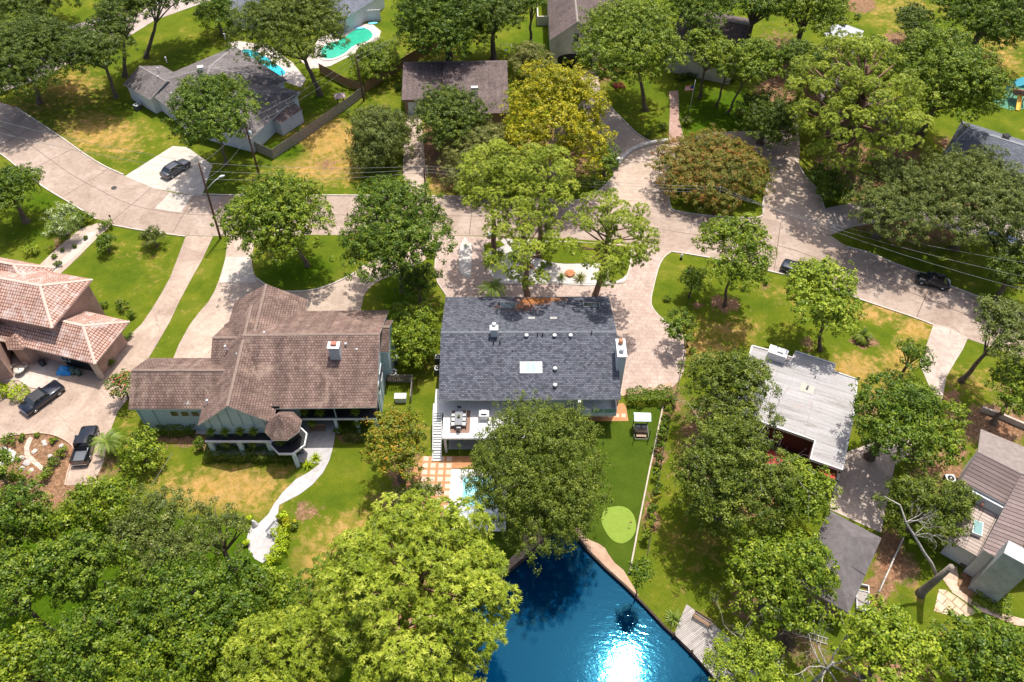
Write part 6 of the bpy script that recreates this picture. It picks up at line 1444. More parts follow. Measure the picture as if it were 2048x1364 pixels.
# pool equipment pen
q = P(797, 790); f = frame((q.x, q.y, 0)); root = empty('equipment_pen', q, 'small wooden pen with a slatted top beside the blue wall', 'enclosure'); x0, x1 = P(772, 795).x, P(824, 795).x; y0, y1 = P(800, 806).y, P(800, 764).y; f = frame((0, 0, 0))
for d in ((x0, x1, y1 - .06, y1), (x1 - .06, x1, y0, y1 - .06)): boxpart(root, 'side_panel', f, (*d, 0, 1.4), fence_old)
m = M()
for k in range(14): x = x0 + k * (x1 - x0) / 14; m.box(f, x, x + .08, y1 - .95, y1 - .07, 1.34, 1.4)
m.build('slatted_top', wood_dark, root)
q = P(803, 801); m = M(); m.box(frame((q.x, q.y, 0)), -.7, .6, -.35, .35, .02, .85); o = m.build('generator', plain('ivory', (.62, .62, .58), .5)); tag(o, 'ivory generator cabinet inside the wooden pen', 'generator'); boxpart(o, 'lid', frame((q.x, q.y, 0)), (-.74, .64, -.39, .39, .85, .93), plain('ivory2', (.68, .68, .64), .5)); 
# red kayaks bottom
def kayak(px, py, ang, L, label):
    q = P(px, py, .12); f = frame((q.x, q.y, .05), ang); m = M(); rings = []
    for i in range(9):
        t = -1 + i / 4; w = .42 * (1 - abs(t) ** 2.2) + .02; rings.append([f(t * L / 2, w * math.cos(a), .22 + .2 * math.sin(a) * (1 - abs(t) ** 3 * .6) + abs(t) ** 3 * .12) for a in [k * math.pi / 4 for k in range(8)]])
    vs = [p for r in rings for p in r]; fs = [(i * 8 + k, (i + 1) * 8 + k, (i + 1) * 8 + (k + 1) % 8, i * 8 + (k + 1) % 8) for i in range(8) for k in range(8)] + [tuple(range(8)), tuple(64 + k for k in range(7, -1, -1))]
    m.faces(vs, fs, 0, True); root = m.build('kayak', plain('kayak_red', (.55, .01, .03), .35)); tag(root, label, 'kayak', 'red kayaks'); mm = M(); mm.prism([f(.5 * math.cos(a), .25 * math.sin(a), 0)[:2] for a in [k * math.pi / 6 for k in range(12)]], .47, .50); mm.build('cockpit', black_m, root)
kayak(820, 1268, .6, 3.0, 'red kayak on the bank lower left beneath the huge pine'); kayak(845, 1248, .6, 1.8, 'smaller red kayak peeping out above the lower one')
# play set right top
def playset():
    q = P(2030, 200); root = empty('play_set', q, 'wooden play tower with a yellow slide and blue green roof', 'play set'); f = frame((q.x, q.y, 0), -.3); wd = rough('play_wood', (.25, .12, .07), (.32, .17, .1), 4)
    for x in (-.9, .9):
        for y in (-.9, .9): boxpart(root, 'post', f, (x - .07, x + .07, y - .07, y + .07, 0, 2.9), wd)
    boxpart(root, 'platform', f, (-1, 1, -1, 1, 1.4, 1.5), wd)
    m = M(); m.faces([f(-1.2, -1.2, 2.9), f(1.2, -1.2, 2.9), f(1.2, 1.2, 2.9), f(-1.2, 1.2, 2.9), f(0, -1.2, 3.7), f(0, 1.2, 3.7)], [(0, 4, 5, 3), (1, 2, 5, 4), (0, 1, 4), (2, 3, 5), (3, 2, 1, 0)]); m.build('roof', plain('teal_cloth', (.04, .28, .38), .6), root)
    m = M(); 
    for s in (-.33, .30): m.faces([f(s, -1, 1.5), f(s + .05, -1, 1.5), f(s + .05, -3.4, .1), f(s, -3.4, .1), f(s, -1, 1.75), f(s + .05, -1, 1.75), f(s + .05, -3.4, .35), f(s, -3.4, .35)], [(0, 1, 2, 3), (4, 7, 6, 5), (0, 3, 7, 4), (1, 5, 6, 2), (3, 2, 6, 7), (0, 4, 5, 1)])
    m.face([f(-.33, -1, 1.5), f(.33, -1, 1.5), f(.33, -3.4, .12), f(-.33, -3.4, .12)][::-1]); m.face([f(-.33, -1, 1.53), f(-.33, -3.4, .15), f(.33, -3.4, .15), f(.33, -1, 1.53)]); m.build('slide', plain('slide_yellow', (.75, .42, .02), .4), root)
    m = M(); m.tube([f(-3.4, 0, 2.4), f(-1, 0, 2.4)], .07, 6)
    for y in (-.7, .7): m.tube([f(-3.4, 0, 2.4), f(-3.6, y, 0)], .07, 6)
    m.build('swing_beam', wd, root)
    path('play_area', [(1985, 195), (2000, 170), (2030, 160), (2070, 165), (2070, 215), (2020, 220), (1992, 210)], Z1 + .02, rough('play_green', (.07, .2, .12), (.1, .26, .16), 2), 'green safety ground beneath the play set')
playset()
# small things
q = P(683, 212); root = empty('garden_gazebo', q, 'tiny pointed roof shelter against the board fence', 'shelter'); f = frame((q.x, q.y, 0), .3)
for x in (-.5, .5):
    for y in (-.5, .5): boxpart(root, 'post', f, (x - .05, x + .05, y - .05, y + .05, 0, 1.9), wood_dark)
m = M(); B = [f(x, y, 1.9) for x, y in ((-.9, -.8), (.9, -.8), (.9, .8), (-.9, .8))]; m.faces(B + [f(0, 0, 2.5)], [(0, 1, 4), (1, 2, 4), (2, 3, 4), (3, 0, 4), (3, 2, 1, 0)]); m.build('roof', rough('rosy_roof', (.36, .25, .25), (.44, .33, .33), 2), root)
q = P(1232, 332); m = M(); m.box(frame((q.x, q.y, 0), .3), -.35, .35, -.3, .3, .1, 1.5); o = m.build('mailbox_pillar', trim_w); tag(o, 'square white mailbox pillar at the forecourt entrance', 'mailbox'); boxpart(o, 'cap', frame((q.x, q.y, 0), .3), (-.42, .42, -.37, .37, 1.5, 1.62), trim_w)
def lampost(px, py, h, label):
    q = P(px, py); root = empty('garden_lamp', q, label, 'garden lamp', 'garden lamps'); m = M(); m.tube([q, q + Vector((0, 0, h))], .04, 6); m.build('post', black_m, root); m = M(); m.tube([q + Vector((0, 0, h)), q + Vector((0, 0, h + .3)), q + Vector((0, 0, h + .38))], [.1, .15, .03], 6); m.build('lantern', black_m, root)
lampost(1214, 366, 1.6, 'black lantern post at the forecourt kerb'); lampost(227, 448, 1.3, 'black lamp beside the ball shaped bush'); lampost(84, 381, 1.1, 'black mailbox like lamp at the left street kerb')
q = P(1362, 518); root = empty('garden_statue', q, 'small black and white statuette on the lawn beside the paver drive', 'statue'); m = M(); m.tube([q, q + Vector((0, 0, .35))], [.22, .16], 8); m.build('base', black_m, root); m = M(); m.tube([q + Vector((0, 0, .35)), q + Vector((0, 0, .6)), q + Vector((0, 0, .8)), q + Vector((0, 0, .95))], [.15, .18, .12, .06], 10); m.build('bust', trim_w, root)
q = P(980, 472, .1); root = empty('garden_urn', q, 'white urn planter by the trunk of the street pine', 'planter'); m = M(); m.tube([q, q + Vector((0, 0, .1)), q + Vector((0, 0, .3)), q + Vector((0, 0, .6))], [.25, .12, .3, .4], 12); m.build('bowl', trim_w, root)
q = P(510, 1050, .05); root = empty('garden_statue', q, 'pale crouching statue at the rim of the white garden seat', 'statue'); m = M(); m.tube([q, q + Vector((0, 0, .15)), q + Vector((0, 0, .5)), q + Vector((0, 0, .75)), q + Vector((0, 0, .95))], [.35, .3, .25, .14, .1], 10); m.build('figure', rough('stone_pale', (.5, .5, .48), (.6, .6, .58), 4), root)
# trampoline like white frame
a = P(1723, 1197); f = frame((a.x, a.y, 0), -.25); root = empty('cold_frame', a, 'white rectangular frame with mesh beside the boathouse', 'garden frame'); hx, hy = .62, 1.35
for d in ((-hx, hx, -hy, -hy + .08), (-hx, hx, hy - .08, hy), (-hx, -hx + .08, -hy + .08, hy - .08), (hx - .08, hx, -hy + .08, hy - .08), (-hx + .08, hx - .08, .6, .66)): boxpart(root, 'bar', f, (*d, .05, .45), frame_w)
boxpart(root, 'mesh', f, (-hx + .08, hx - .08, -hy + .08, .6, .3, .33), rough('mesh_grey', (.3, .27, .25), (.36, .33, .3), 8))
# rail fence along the boathouse bed
def railpipe(pts, label):
    w = [P(x, y, .5) for x, y in pts]; root = empty('rail_fence', (w[0].x, w[0].y, 0), label, 'fence', 'fences')
    for dz in (0, .3): m = M(); m.tube([p + Vector((0, 0, dz)) for p in w], .07, 6); m.build('rail', rough('pale_rail', (.45, .42, .38), (.55, .52, .48), 3), root)
    for p in w: m = M(); m.tube([(p.x, p.y, 0), p + Vector((0, 0, .4))], .08, 6); m.build('post', dead_wood, root)
railpipe([(1805, 1078), (1798, 1095), (1788, 1115), (1778, 1138), (1768, 1160), (1757, 1185)], 'pale low rail fence beside the leaf filled bed')
m = M(); strip(m, W([(1960, 822), (1990, 832), (2020, 845), (2060, 862)]), .12, 0, .8); tag(m.build('garden_wall', rough('pale_stone', (.5, .4, .3), (.6, .5, .4))), 'low pale wall behind the mauve tile roof', 'garden wall')
# brush pile
def brush(px, py, label):
    q = P(px, py); m = M(); rnd = random.Random(8)
    for i in range(90): a = rnd.random() * 6.28; r = rnd.random() * .9; c = Vector((q.x + r * math.cos(a), q.y + r * math.sin(a), .1 + rnd.random() * .35)); d = Vector((rnd.uniform(-1, 1), rnd.uniform(-1, 1), rnd.uniform(-.2, .3))).normalized() * .5; m.tube([c - d, c + d], .018, 4, cap=False)
    tag(m.build('brush_pile', bark), label, 'brush pile', None, 'stuff')
brush(1570, 1283, 'round pile of cut brown twigs near the ladder')
# swing by garage
q = P(1012, 108); root = empty('swing_frame', q, 'small pale blue swing frame behind the brown garage', 'swing'); m = M(); f = frame((q.x, q.y, 0)); m.tube([f(-1.2, 0, 0), f(-1.0, .5, 1.6), f(-.8, 1, 0)], .04, 5); m.tube([f(1.2, 0, 0), f(1.0, .5, 1.6), f(.8, 1, 0)], .04, 5); m.tube([f(-1, .5, 1.6), f(1, .5, 1.6)], .04, 5); m.build('frame', metal_w, root); boxpart(root, 'seat', f, (-.25, .25, .4, .6, .45, .5), plain('swing_blue', (.1, .25, .5), .5))
# ================================================================ trees, by place
T = tree
# --- upper left
T('dark', (-40, 0, 145, 215), 'spreading dark oak at the left edge beside the side street', base=(80, 206), trunk_r=.42)
T('dark', (130, 10, 262, 170), 'dark oak whose leaning trunk stands in a dark ring beside the grey gabled house', base=(233, 194), trunk_r=.36)
T('dark', (190, -60, 300, 100), 'dark oak just behind the leaning one near the grey gabled house', base=(250, 153), trunk_r=.38)
T('dark', (255, -70, 400, 45), 'tall dark oak over the side street with a bare lower trunk', base=(292, 116), trunk_r=.36)
T('dark', (-20, -90, 150, 60), 'dark oak beyond the side street in the top left corner', ztop=13)
T('mid', (385, -10, 480, 58), 'round dense tree behind the ridge of the grey gabled house', ztop=7)
T('olive', (478, -40, 690, 155), 'large olive green oak hanging over the two pools', base=(640, 190), trunk_r=.45, dens=.8)
T('mid', (345, 118, 512, 322), 'leafy green tree standing by the white shed end of the grey gabled house', base=(452, 330), ztop=None, trunk_r=.25)
T('mid', (-40, 318, 72, 445), 'dense green tree at the left edge below the street', ztop=8)
T('whitefl', (86, 398, 160, 492), 'small white flowered myrtle on the left lawn', ztop=4.5, kz=.9)
T('olive', (700, 80, 800, 168), 'light green bushy tree beside the rear fence', ztop=5.5, pal='fresh')
T('mid', (800, -50, 985, 125), 'big dense green tree behind the brown roofed garage', ztop=15, kz=.8)
T('dark', (925, -50, 1045, 110), 'dark tree between the brown garage and the pale brick house', ztop=13, kz=.9)
T('mid', (1030, -60, 1095, 60), 'slim green tree beside the court of the pale brick house', ztop=11)
T('grey', (690, 190, 818, 345), 'feathery grey green cedar on the dry lawn', ztop=8, kz=.85, droop=.4, name='cedar_tree', group='conifers')
T('dark', (822, 168, 975, 315), 'dark round live oak in front of the brown garage', ztop=9)
T('pale', (882, 240, 1045, 390), 'pale crape myrtle dome behind the street pine', ztop=7, kz=.75)
T('pale', (1012, 88, 1110, 168), 'pale crape myrtle behind the yellow tree', ztop=6)
T('yellow', (1003, 105, 1225, 375), 'large yellow leaved tree with pale bare twigs at the top centre', ztop=16, kz=.8, bk=bark_pale, dens=1.0)
T('mid', (1180, 255, 1245, 370), 'dark green tree low behind the yellow crown beside the forecourt', ztop=5)
# street pines
pine((918, 252, 1045, 470), 'bright pine at the street side of the gravel bed', base=(989, 507), kz=.9, puffs=36, puff_r=1.15)
pine((1010, 285, 1155, 430), 'spreading bright pine over the street beside the power pole', ztop=16, kz=.6, puffs=34, puff_r=1.1)
pine((965, 375, 1125, 590), 'bent pine with a curved red trunk behind the charcoal roof', base=(1054, 612), kz=.9, puffs=42, puff_r=1.0)
pine((1128, 370, 1312, 570), 'forked pine right of the curved one behind the charcoal roof', base=(1188, 612), kz=.8, puffs=46, puff_r=1.0)
# --- upper right
T('fresh', (1160, -25, 1365, 185), 'tall oak on the lush forecourt lawn', base=(1292, 222), trunk_r=.35)
T('fresh', (1370, 30, 1465, 165), 'first slender oak behind the flagpole', base=(1398, 196), trunk_r=.25)
T('fresh', (1420, 50, 1500, 200), 'second slender oak between flagpole and drive', base=(1433, 212), trunk_r=.22)
T('fresh', (1460, 40, 1560, 200), 'third slender oak leaning over the forecourt lawn edge', base=(1455, 226), trunk_r=.22)
T('mid', (1330, -60, 1470, 70), 'green oak over the roof at the top right of the brick house', ztop=15)
T('mid', (1455, -70, 1580, 50), 'green oak at the top edge above the slender oaks', ztop=15)
T('fresh', (1545, -60, 1690, 75), 'bright oak at the top edge left of the bare ring', ztop=14)
T('dark', (1478, 170, 1590, 305), 'dark bushy tree at the bend of the forecourt drive', ztop=8, kz=.8)
T('mid', (1560, 60, 1670, 200), 'loose tree over the grey roof at the upper right', ztop=12)
T('crape', (1316, 255, 1542, 420), 'broad crape myrtle with rust red blossom on its island', ztop=7, kz=.6)
pine((1580, 60, 1835, 350), 'tallest bright pine at the upper right', base=(1700, 360), kz=.85, puffs=120, puff_r=1.3)
T('fresh', (1800, 40, 1985, 275), 'big fresh green tree left of the play set', ztop=17, kz=.8)
T('mid', (1890, -60, 2070, 105), 'dark green tree in the top right corner', ztop=14)
T('fresh', (1690, 70, 1800, 190), 'loose green tree between the tallest pine and the big fresh one', ztop=10, kz=.8)
T('dark', (1790, 0, 1868, 90), 'narrow dark tree on the top lawn', base=(1812, 96), trunk_r=.3)
T('mid', (1770, 180, 1850, 300), 'thin tree with pale bare twigs behind the live oak', ztop=9, bk=bark_pale, dens=.45)
T('mid', (1620, 318, 1700, 412), 'dark bushy yaupon on the pine bed by the forecourt', ztop=4.5, kz=.9)
T('mid', (1640, 150, 1720, 300), 'green tree under the tallest pine', ztop=8, kz=.9)
T('grey', (1690, 300, 1890, 480), 'left half of the grey green live oak over the drive', ztop=11, kz=.55, trunk_r=.5)
T('grey', (1840, 290, 2080, 520), 'right half of the grey green live oak by the slate roof', ztop=12, kz=.5, trunk_r=.5)
T('dark', (1960, 480, 2100, 600), 'dark oak at the right edge over the kerb', ztop=8)
# --- front lawns
T('fresh', (448, 335, 668, 540), 'leafy green oak on the round shady lawn island', base=(615, 531), trunk_r=.3)
T('mid', (690, 348, 892, 565), 'dense dark green magnolia with red tips beside the paver drive', base=(806, 584), trunk_r=.3)
T('fresh', (1388, 418, 1545, 590), 'round green oak in a mulch ring left of the parked pickup', base=(1449, 611), trunk_r=.22)
T('bright', (1574, 490, 1720, 692), 'bright green maple covering the tail of the parked pickup', base=(1640, 700), trunk_r=.25)
T('mid', (1362, 520, 1410, 600), 'small dark tree left of the mulch ring oak', ztop=4)
T('mid', (1326, 612, 1394, 685), 'little round tree at the edge of the paver drive', base=(1376, 694), trunk_r=.1)
T('fresh', (776, 575, 880, 760), 'dense green shrub tree between the two big roofs', ztop=6.5, kz=.9)
T('mid', (795, 500, 878, 640), 'green tree against the paver drive kerb', ztop=6, kz=.8)
T('autumn', (722, 808, 862, 985), 'green tree with a few orange sprays beside the white stairs', ztop=9, kz=.8)
T('olive', (785, 955, 885, 1025), 'low olive tree between the tile patio and the big pine', ztop=5, pal='grey')
T('willow', (938, 785, 1225, 1092), 'large feathery live oak hiding the deck and the pool', ztop=13, kz=.62, pal='olive', leaf=.19, clump=.45, trunk_r=.5, dens=1.0, name='live_oak')
T('mid', (1252, 1112, 1306, 1176), 'small ball shaped tree at the turf tip by the pond', base=(1271, 1195), trunk_r=.07, dens=.75)
# --- right
T('olive', (1370, 690, 1560, 900), 'olive oak touching the left edge of the flat roof', ztop=11, kz=.8, pal='olive', leaf=.26)
T('olive', (1340, 830, 1600, 1090), 'broad olive oak with bare grey twigs beside the flat roof', ztop=12, kz=.7, pal='olive', leaf=.26)
T('fresh', (1500, 920, 1680, 1060), 'green oak branch mass over the red awning', ztop=9, kz=.7, pal='fresh')
T('mid', (1705, 720, 1870, 950), 'green oak against the right edge of the flat roof', ztop=11, kz=.8)
T('fresh', (1800, 770, 1930, 930), 'fresh green tree overhanging the bent drive', ztop=9, kz=.7)
T('mid', (1790, 665, 1860, 760), 'small thin tree on the dry lawn beside the bent drive', ztop=5, dens=.6)
T('grey', (1940, 585, 2080, 740), 'leaning grey green oak at the right edge', base=(1922, 762), trunk_r=.3)
T('fresh', (1985, 700, 2090, 860), 'fresh green tree at the right edge above the tile roof', ztop=8)
T('olive', (1758, 935, 1950, 1090), 'round olive tree covering the corner of the tile roof', ztop=8, kz=.7)
T('fresh', (1430, 1055, 1700, 1262), 'wide fresh green oak over the grey hipped roof', ztop=11, kz=.7, pal='fresh')
T('olive', (1415, 1255, 1585, 1420), 'olive tree beside the plank dock', ztop=8, kz=.7, pal='bright')
T('bright', (1690, 1195, 1880, 1400), 'yellow green oak at the bottom right', ztop=10, kz=.7, pal='bright')
T('fresh', (1850, 1230, 2090, 1420), 'dark glossy oak in the bottom right corner', ztop=10, kz=.7, pal='mid')
# --- bottom left wood
_k = P(822, 1266, .5); KAYAK_GAP = (_k, np.array((_k - Vector((0, 0, H))).normalized()), 1.35)   # an opening between boughs above the kayaks
pine((655, 985, 1015, 1390), 'huge bright pine at the bottom centre over the pond', ztop=20, kz=.75, puffs=150, puff_r=1.45, dens=1.25, hollow=KAYAK_GAP)
pine((590, 1110, 715, 1310), 'smaller bright pine left of the huge one', ztop=12, kz=.8, puffs=44, puff_r=1.1, pal='fresh')
pine((450, 1230, 690, 1420), 'bright pine at the bottom edge left of the red kayak', ztop=14, kz=.6, puffs=60, puff_r=1.2)
T('fresh', (250, 1105, 560, 1330), 'big bright maple crown at the bottom left', ztop=13, kz=.6, leaf=.30, pal='mid')
T('bright', (200, 1235, 560, 1440), 'second bright maple crown at the bottom edge', ztop=13, kz=.6, leaf=.30, pal='fresh')
T('fresh', (480, 1120, 600, 1240), 'green maple beside the white garden seat', ztop=8, kz=.7)
T('grey', (225, 960, 400, 1130), 'thin grey green tree beside the dry lawn patch', ztop=9, dens=.7)
T('grey', (345, 1000, 520, 1150), 'sparse grey green tree at the end of the white walk', ztop=9, dens=.7)
T('mid', (60, 1060, 235, 1220), 'dense dark maple in the left wood', ztop=12, kz=.7)
T('mid', (-40, 960, 105, 1110), 'dense green tree at the left edge under the soil bed', ztop=10, kz=.8)
T('fresh', (120, 950, 270, 1085), 'ferny green tree with arching sprays behind the pickup', ztop=7, kz=.7, droop=.3)
T('mid', (-60, 1090, 80, 1270), 'tall dark maple at the left edge', ztop=12)
T('mid', (80, 1190, 260, 1400), 'dark maple near the bottom left corner', ztop=12)
T('fresh', (-50, 1230, 120, 1430), 'green maple in the bottom left corner', ztop=11)
T('olive', (60, 1320, 270, 1450), 'yellow green tree at the bottom edge', ztop=9, pal='bright')
T('mid', (180, 1080, 300, 1190), 'rounded green tree in the middle of the left wood', ztop=9, kz=.8)
T('fresh', (30, 1010, 150, 1100), 'bright green tree in the left wood below the soil bed', ztop=8, kz=.8)
T('grey', (270, 1050, 410, 1180), 'grey green tree between the dry lawn patch and the big maple crown', ztop=10, kz=.8, dens=.9)
T('mid', (-50, 890, 30, 985), 'green tree at the left edge beside the garden pond', ztop=6, kz=.9)
T('fresh', (190, 960, 275, 1040), 'light green tree at the end of the parking strip', ztop=6, kz=.9, droop=.2)
T('mid', (560, 1160, 640, 1250), 'dark green tree between the maple crown and the smaller pine', ztop=8, kz=.8)
T('mid', (160, 1160, 290, 1280), 'deep green tree behind the second maple crown', ztop=10, kz=.8)
T('mid', (100, 1120, 200, 1215), 'dark round tree filling the middle of the left wood', ztop=9, kz=.8)
T('dark', (-60, 1110, 50, 1200), 'dark tree at the left edge below the bright one', ztop=8, kz=.8)
T('fresh', (-20, 1050, 60, 1130), 'small bright tree at the left edge of the wood', ztop=7, kz=.8)
# --- shrubs and small plants
shrub(65, 508, 17, 'bright round bush on the left lawn', 'bright', leaf=.24)
shrub(176, 443, 18, 'oval clipped bush beside the gravel walk', 'mid'); shrub(160, 452, 14, 'smaller clipped bush touching the oval one', 'mid')
shrub(215, 456, 15, 'ball shaped clipped bush at the street end of the walk', 'mid')
T('mid', (192, 462, 230, 508), 'tiny round tree on the wide left lawn', ztop=2.6, kz=.8, dens=.9)
T('grey', (283, 445, 330, 505), 'tiny thin tree near the street on the wide left lawn', ztop=3, kz=.9, dens=.5)
for i, (x, y, r, lb) in enumerate([(118, 533, 9, 'shrub at the house end of the front walk'), (110, 515, 6, 'small rose bush beside the front walk'), (126, 502, 5, 'rose bush halfway up the front walk'), (152, 495, 5, 'rose bush at the upper gravel strip'), (172, 478, 5, 'rose bush nearest the street'), (208, 614, 10, 'low shrub behind the tile roof edge'), (248, 618, 15, 'rounded shrub by the corner of the tile roof'), (266, 632, 12, 'shrub nearest the long driveway'), (258, 676, 9, 'ball bush against the pink brick wall'), (224, 727, 10, 'round bush at the foot of the pink brick wall')]):
    shrub(x, y, r, lb, 'mid' if i % 2 else 'dark')
hedge([(0, 788), (20, 782), (42, 792), (56, 800)], .9, 1.0, 'bright yellow green hedge beside the vintage sedan', 'lime', lumpy=.2)
T('pinkfl', (215, 742, 270, 800), 'pink flowered crape myrtle at the corner of the low brown roof', ztop=4, kz=.8, group='flowering trees')
for x, y, lb in [(215, 885, 'palm beside the black pickup bed')]: palm(x, y, 2.0, 2.3, lb)
T('fresh', (228, 855, 338, 950), 'dense oleander clump on the lawn right of the palm', ztop=4.2, kz=.75, droop=.2, name='oleander', pal='fresh')
for x, y, r, p_, lb in [(20, 888, 16, 'mid', 'leafy bush above the stone rimmed pond'), (48, 878, 9, 'mid', 'small bush beside the stepping stones'), (110, 885, 9, 'fresh', 'bright bush at the rim of the soil bed'), (125, 910, 14, 'fresh', 'larger bright bush in the soil bed'), (75, 872, 6, 'fresh', 'tiny clump at the top of the soil bed'), (108, 932, 14, 'dark', 'dark bush at the lower end of the stepping stones'), (95, 955, 18, 'fresh', 'spiky green bush below the soil bed'), (40, 965, 24, 'fresh', 'broad bush at the left below the garden pond'), (160, 975, 9, 'mid', 'low bush at the end of the parking strip'), (840, 565, 14, 'mid', 'shrub left of the paver drive')]:
    shrub(x, y, r, lb, p_)
# porch hedges
hedge([(318, 862), (395, 862)], .8, 1.1, 'dark hedge under the left porch windows', 'mid')
hedge([(415, 912), (588, 916)], .8, 1.0, 'long dark hedge in front of the fern porch', 'dark')
shrub(404, 896, 12, 'squared bush at the left end of the porch hedge', 'mid', h=1.8); shrub(500, 904, 11, 'rounded bush in the middle of the porch hedge', 'dark', h=1.5); shrub(580, 910, 11, 'rounded bush at the right end of the porch hedge', 'mid', h=1.4)
shrub(678, 868, 10, 'rounded bush beside the porch walk', 'mid', h=1.6); hedge([(690, 872), (735, 876)], .7, .9, 'dark hedge right of the porch walk', 'dark')
spiky(632, 918, .9, 'bright spiky plant at the bend of the white walk', 'lime', 40); spiky(616, 932, .9, 'second bright spiky plant lower beside the white walk', 'lime', 40)
shrub(500, 1048, 14, 'yellow green bush at the left of the garden seat', 'lime'); shrub(566, 1040, 15, 'cream and yellow croton clump beside the white walk', 'lime', leaf=.26); shrub(582, 1050, 14, 'large variegated croton right of the white walk', 'yellow', leaf=.28)
shrub(590, 1056, 10, 'dark shrub behind the variegated croton', 'dark'); hedge([(562, 1060), (568, 1085), (560, 1110), (535, 1125)], .7, .8, 'bright low hedge curving round the garden seat', 'lime', lumpy=.2)
shrub(495, 1090, 9, 'small bright bush at the left rim of the garden seat', 'lime')
# planting bed of the white house
palm(985, 575, 2.6, 2.4, 'feather palm at the left end of the gravel bed', 26)
for x, y, l, lb in [(982, 527, 1.5, 'dark sago behind the feather palm'), (1000, 510, 1.3, 'dark sago beside the street pine trunk'), (1050, 505, 1.3, 'dark sago behind the bent pine'), (1030, 515, 1.0, 'small sago left of the bent pine'), (1205, 560, 1.3, 'sago at the foot of the forked pine'), (1215, 535, 1.2, 'sago behind the forked pine')]:
    spiky(x, y, l, lb, 'dark', 40, .07, .12, (.0, 1.1), .5)
spiky(1123, 556, .95, 'bright yucca in the middle of the gravel bed', 'fresh', 40, .05, .12); shrub(1076, 548, 12, 'round green bush right of the bent pine trunk', 'mid', z0=.12); shrub(1085, 535, 9, 'smaller green bush behind the round one', 'fresh', z0=.12)
shrub(1098, 532, 7, 'low yellow green tuft beside the grass panel', 'fresh', z0=.12); spiky(1160, 558, 1.3, 'silvery fan palm clump left of the forked pine', 'pale', 46, .07, .12)
spiky(931, 493, .55, 'tiny yucca on the white gravel island', 'palm', 24, .03, .08)
shrub(1333, 602, 9, 'small bush on the lawn right of the paver drive', 'mid'); shrub(1385, 705, 9, 'round bush at the end of the paver drive', 'mid'); palm(1727, 672, .8, 1.6, 'dark sago palm in a mulch ring near the flat roof', 22, pal='dark')
hedge([(1252, 801), (1345, 797)], .9, 1.2, 'trimmed hedge across the end of the turf', 'mid', lumpy=.15)
for i, (x, y, r, p_, lb) in enumerate([(1330, 832, 8, 'fresh', 'bright shrub just under the top of the mulch bed'), (1322, 865, 8, 'mid', 'round shrub near the canopy swing'), (1313, 905, 9, 'mid', 'spreading shrub below the canopy swing'), (1308, 955, 8, 'fresh', 'light green shrub midway down the mulch bed'), (1299, 1030, 8, 'mid', 'small shrub level with the putting green top'), (1291, 1065, 8, 'autumn', 'brownish shrub level with the golf flag'), (1338, 812, 10, 'mid', 'shrub at the top of the mulch bed'), (1325, 850, 8, 'dark', 'first dark shrub behind the play house'), (1318, 880, 9, 'mid', 'shrub beside the middle of the stone edging'), (1312, 930, 9, 'dark', 'dark shrub in the shaded mulch bed'), (1308, 985, 10, 'mid', 'shrub beside the putting green bed'), (1304, 1010, 9, 'autumn', 'reddish shrub in the mulch bed'), (1296, 1050, 9, 'fresh', 'light shrub near the lower mulch bed'), (1287, 1080, 9, 'fresh', 'last light shrub before the ball tree')]):
    shrub(x + 3, y, r * 1.35, lb, p_, h=1.9)
spiky(1346, 1240, 1.2, 'spiky red tipped plant at the head of the dock', 'palm', 40, .07, group='spiky rosette plants')
# top centre garden
shrub(1204, 112, 9, 'tall cone shaped bush beside the arched garage', 'mid', h=2.6); shrub(1222, 118, 9, 'round bush beside the cone shaped one', 'fresh'); shrub(1228, 135, 18, 'low grey bush bed below the garage corner', 'grey', h=1)
hedge([(1194, 143), (1212, 155), (1232, 155), (1250, 146)], .35, .5, 'low curved box hedge round the red flowers', 'fresh')
shrub(1232, 147, 11, 'patch of orange red flowers inside the box hedge', 'red', h=.6, leaf=.14); shrub(1237, 176, 14, 'dark red flower clump beside the lush lawn', 'red', h=.8, leaf=.16); shrub(1226, 168, 12, 'green bush left of the dark red flowers', 'dark')
shrub(1265, 133, 13, 'broad leaved bush beside the stone walk', 'bright'); hedge([(1352, 162), (1400, 150), (1470, 165)], .5, .8, 'dark curved hedge behind the flagpole', 'dark'); shrub(1372, 250, 15, 'grey green bush beside the brick path', 'grey'); shrub(1325, 262, 12, 'flowering bush at the tip of the lush lawn', 'mid'); shrub(1298, 275, 10, 'low bush at the lawn corner by the forecourt', 'mid'); shrub(1370, 142, 12, 'pale hydrangea by the brick house wall', 'whitefl')
shrub(1667, 404, 20, 'round clipped bush at the tip of the pine bed', 'mid'); shrub(1715, 38, 8, 'dark bush on the top lawn', 'dark'); shrub(1480, 232, 12, 'rust tinted bush under the slender oaks', 'crape')
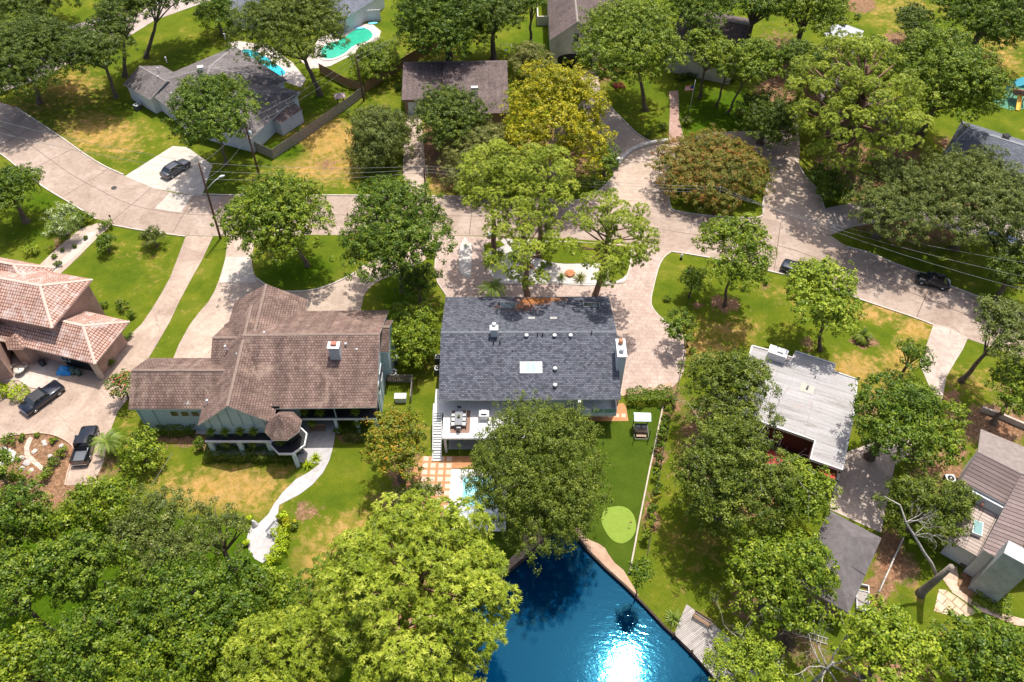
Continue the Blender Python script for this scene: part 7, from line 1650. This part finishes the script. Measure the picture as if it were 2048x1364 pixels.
shrub(786, 128, 10, 'bush against the rear fence', 'fresh'); shrub(795, 180, 8, 'small bush at the corner of the brown garage', 'mid'); shrub(1225, 338, 14, 'green bush below the yellow tree', 'mid'); shrub(1190, 372, 16, 'low bush along the forecourt kerb', 'fresh')
hedge([(1948, 1185), (1975, 1200), (2020, 1215)], 1.2, .5, 'low green bed beside the lower right house', 'fresh')
# dead and cut trees
def cut_tree():
    b = P(1840, 1188); root = empty('cut_tree', b, 'grey sawn off tree trunk with one long bare crooked limb', 'tree', 'dead trees'); rng = random.Random(7)
    m = M(); top = P(1903, 1133, 7.0); q = b.lerp(top, .45)
    m.tube([b - Vector((0, 0, .1)), b + Vector((.15, .12, .5)), q, top], [.52, .42, .33, .27], 10); m.build('trunk', rough('old_bark', (.17, .14, .115), (.30, .26, .22), 5, .95, .1, 9, bs=.7), root)
    m = M(); pts = [P(1872, 1150, 3.8), P(1862, 1125, 5.4), P(1848, 1105, 7.2), P(1828, 1070, 9), P(1812, 1045, 10.3), P(1800, 1010, 11.6), P(1768, 992, 12.4)]
    m.tube(pts, [.2, .16, .13, .11, .09, .07, .03], 7)
    for k in (3, 4): 
        for d in ((1, .2, .2), (1, -.3, .5), (.8, .5, .1)): dead_branches(m, pts[k], Vector(d), 2.0, .045, 2, rng, .4, 3)
    m.build('limb', dead_wood, root)
cut_tree()
def dead_tree(px, py, h, label, L=4.5, seed=1, n=7, r=.2):
    b = P(px, py); root = empty('dead_tree', b, label, 'tree', 'dead trees'); rng = random.Random(seed); m = M()
    top = b + Vector((.6, .3, h)); m.tube([b - Vector((0, 0, .1)), b.lerp(top, .5), top], [r, r * .7, r * .55], 8)
    for i in range(n):
        a = i * 2.4; dead_branches(m, b.lerp(top, rng.uniform(.6, 1)), Vector((math.cos(a), math.sin(a), .45)), L, r * .42, 3, rng, .28, 3, .1)
    m.build('trunk', dead_wood, root)
dead_tree(1625, 1366, 4.5, 'bleached leafless tree at the bottom edge beside the ladder', 4.2, 5, 8)
dead_tree(1455, 985, 8.5, 'bare grey twigs rising through the broad olive oak', 5.0, 9, 8, .16)
dead_tree(1440, 1330, 6.0, 'thin bare twigs beside the plank dock', 2.6, 12, 5, .1)
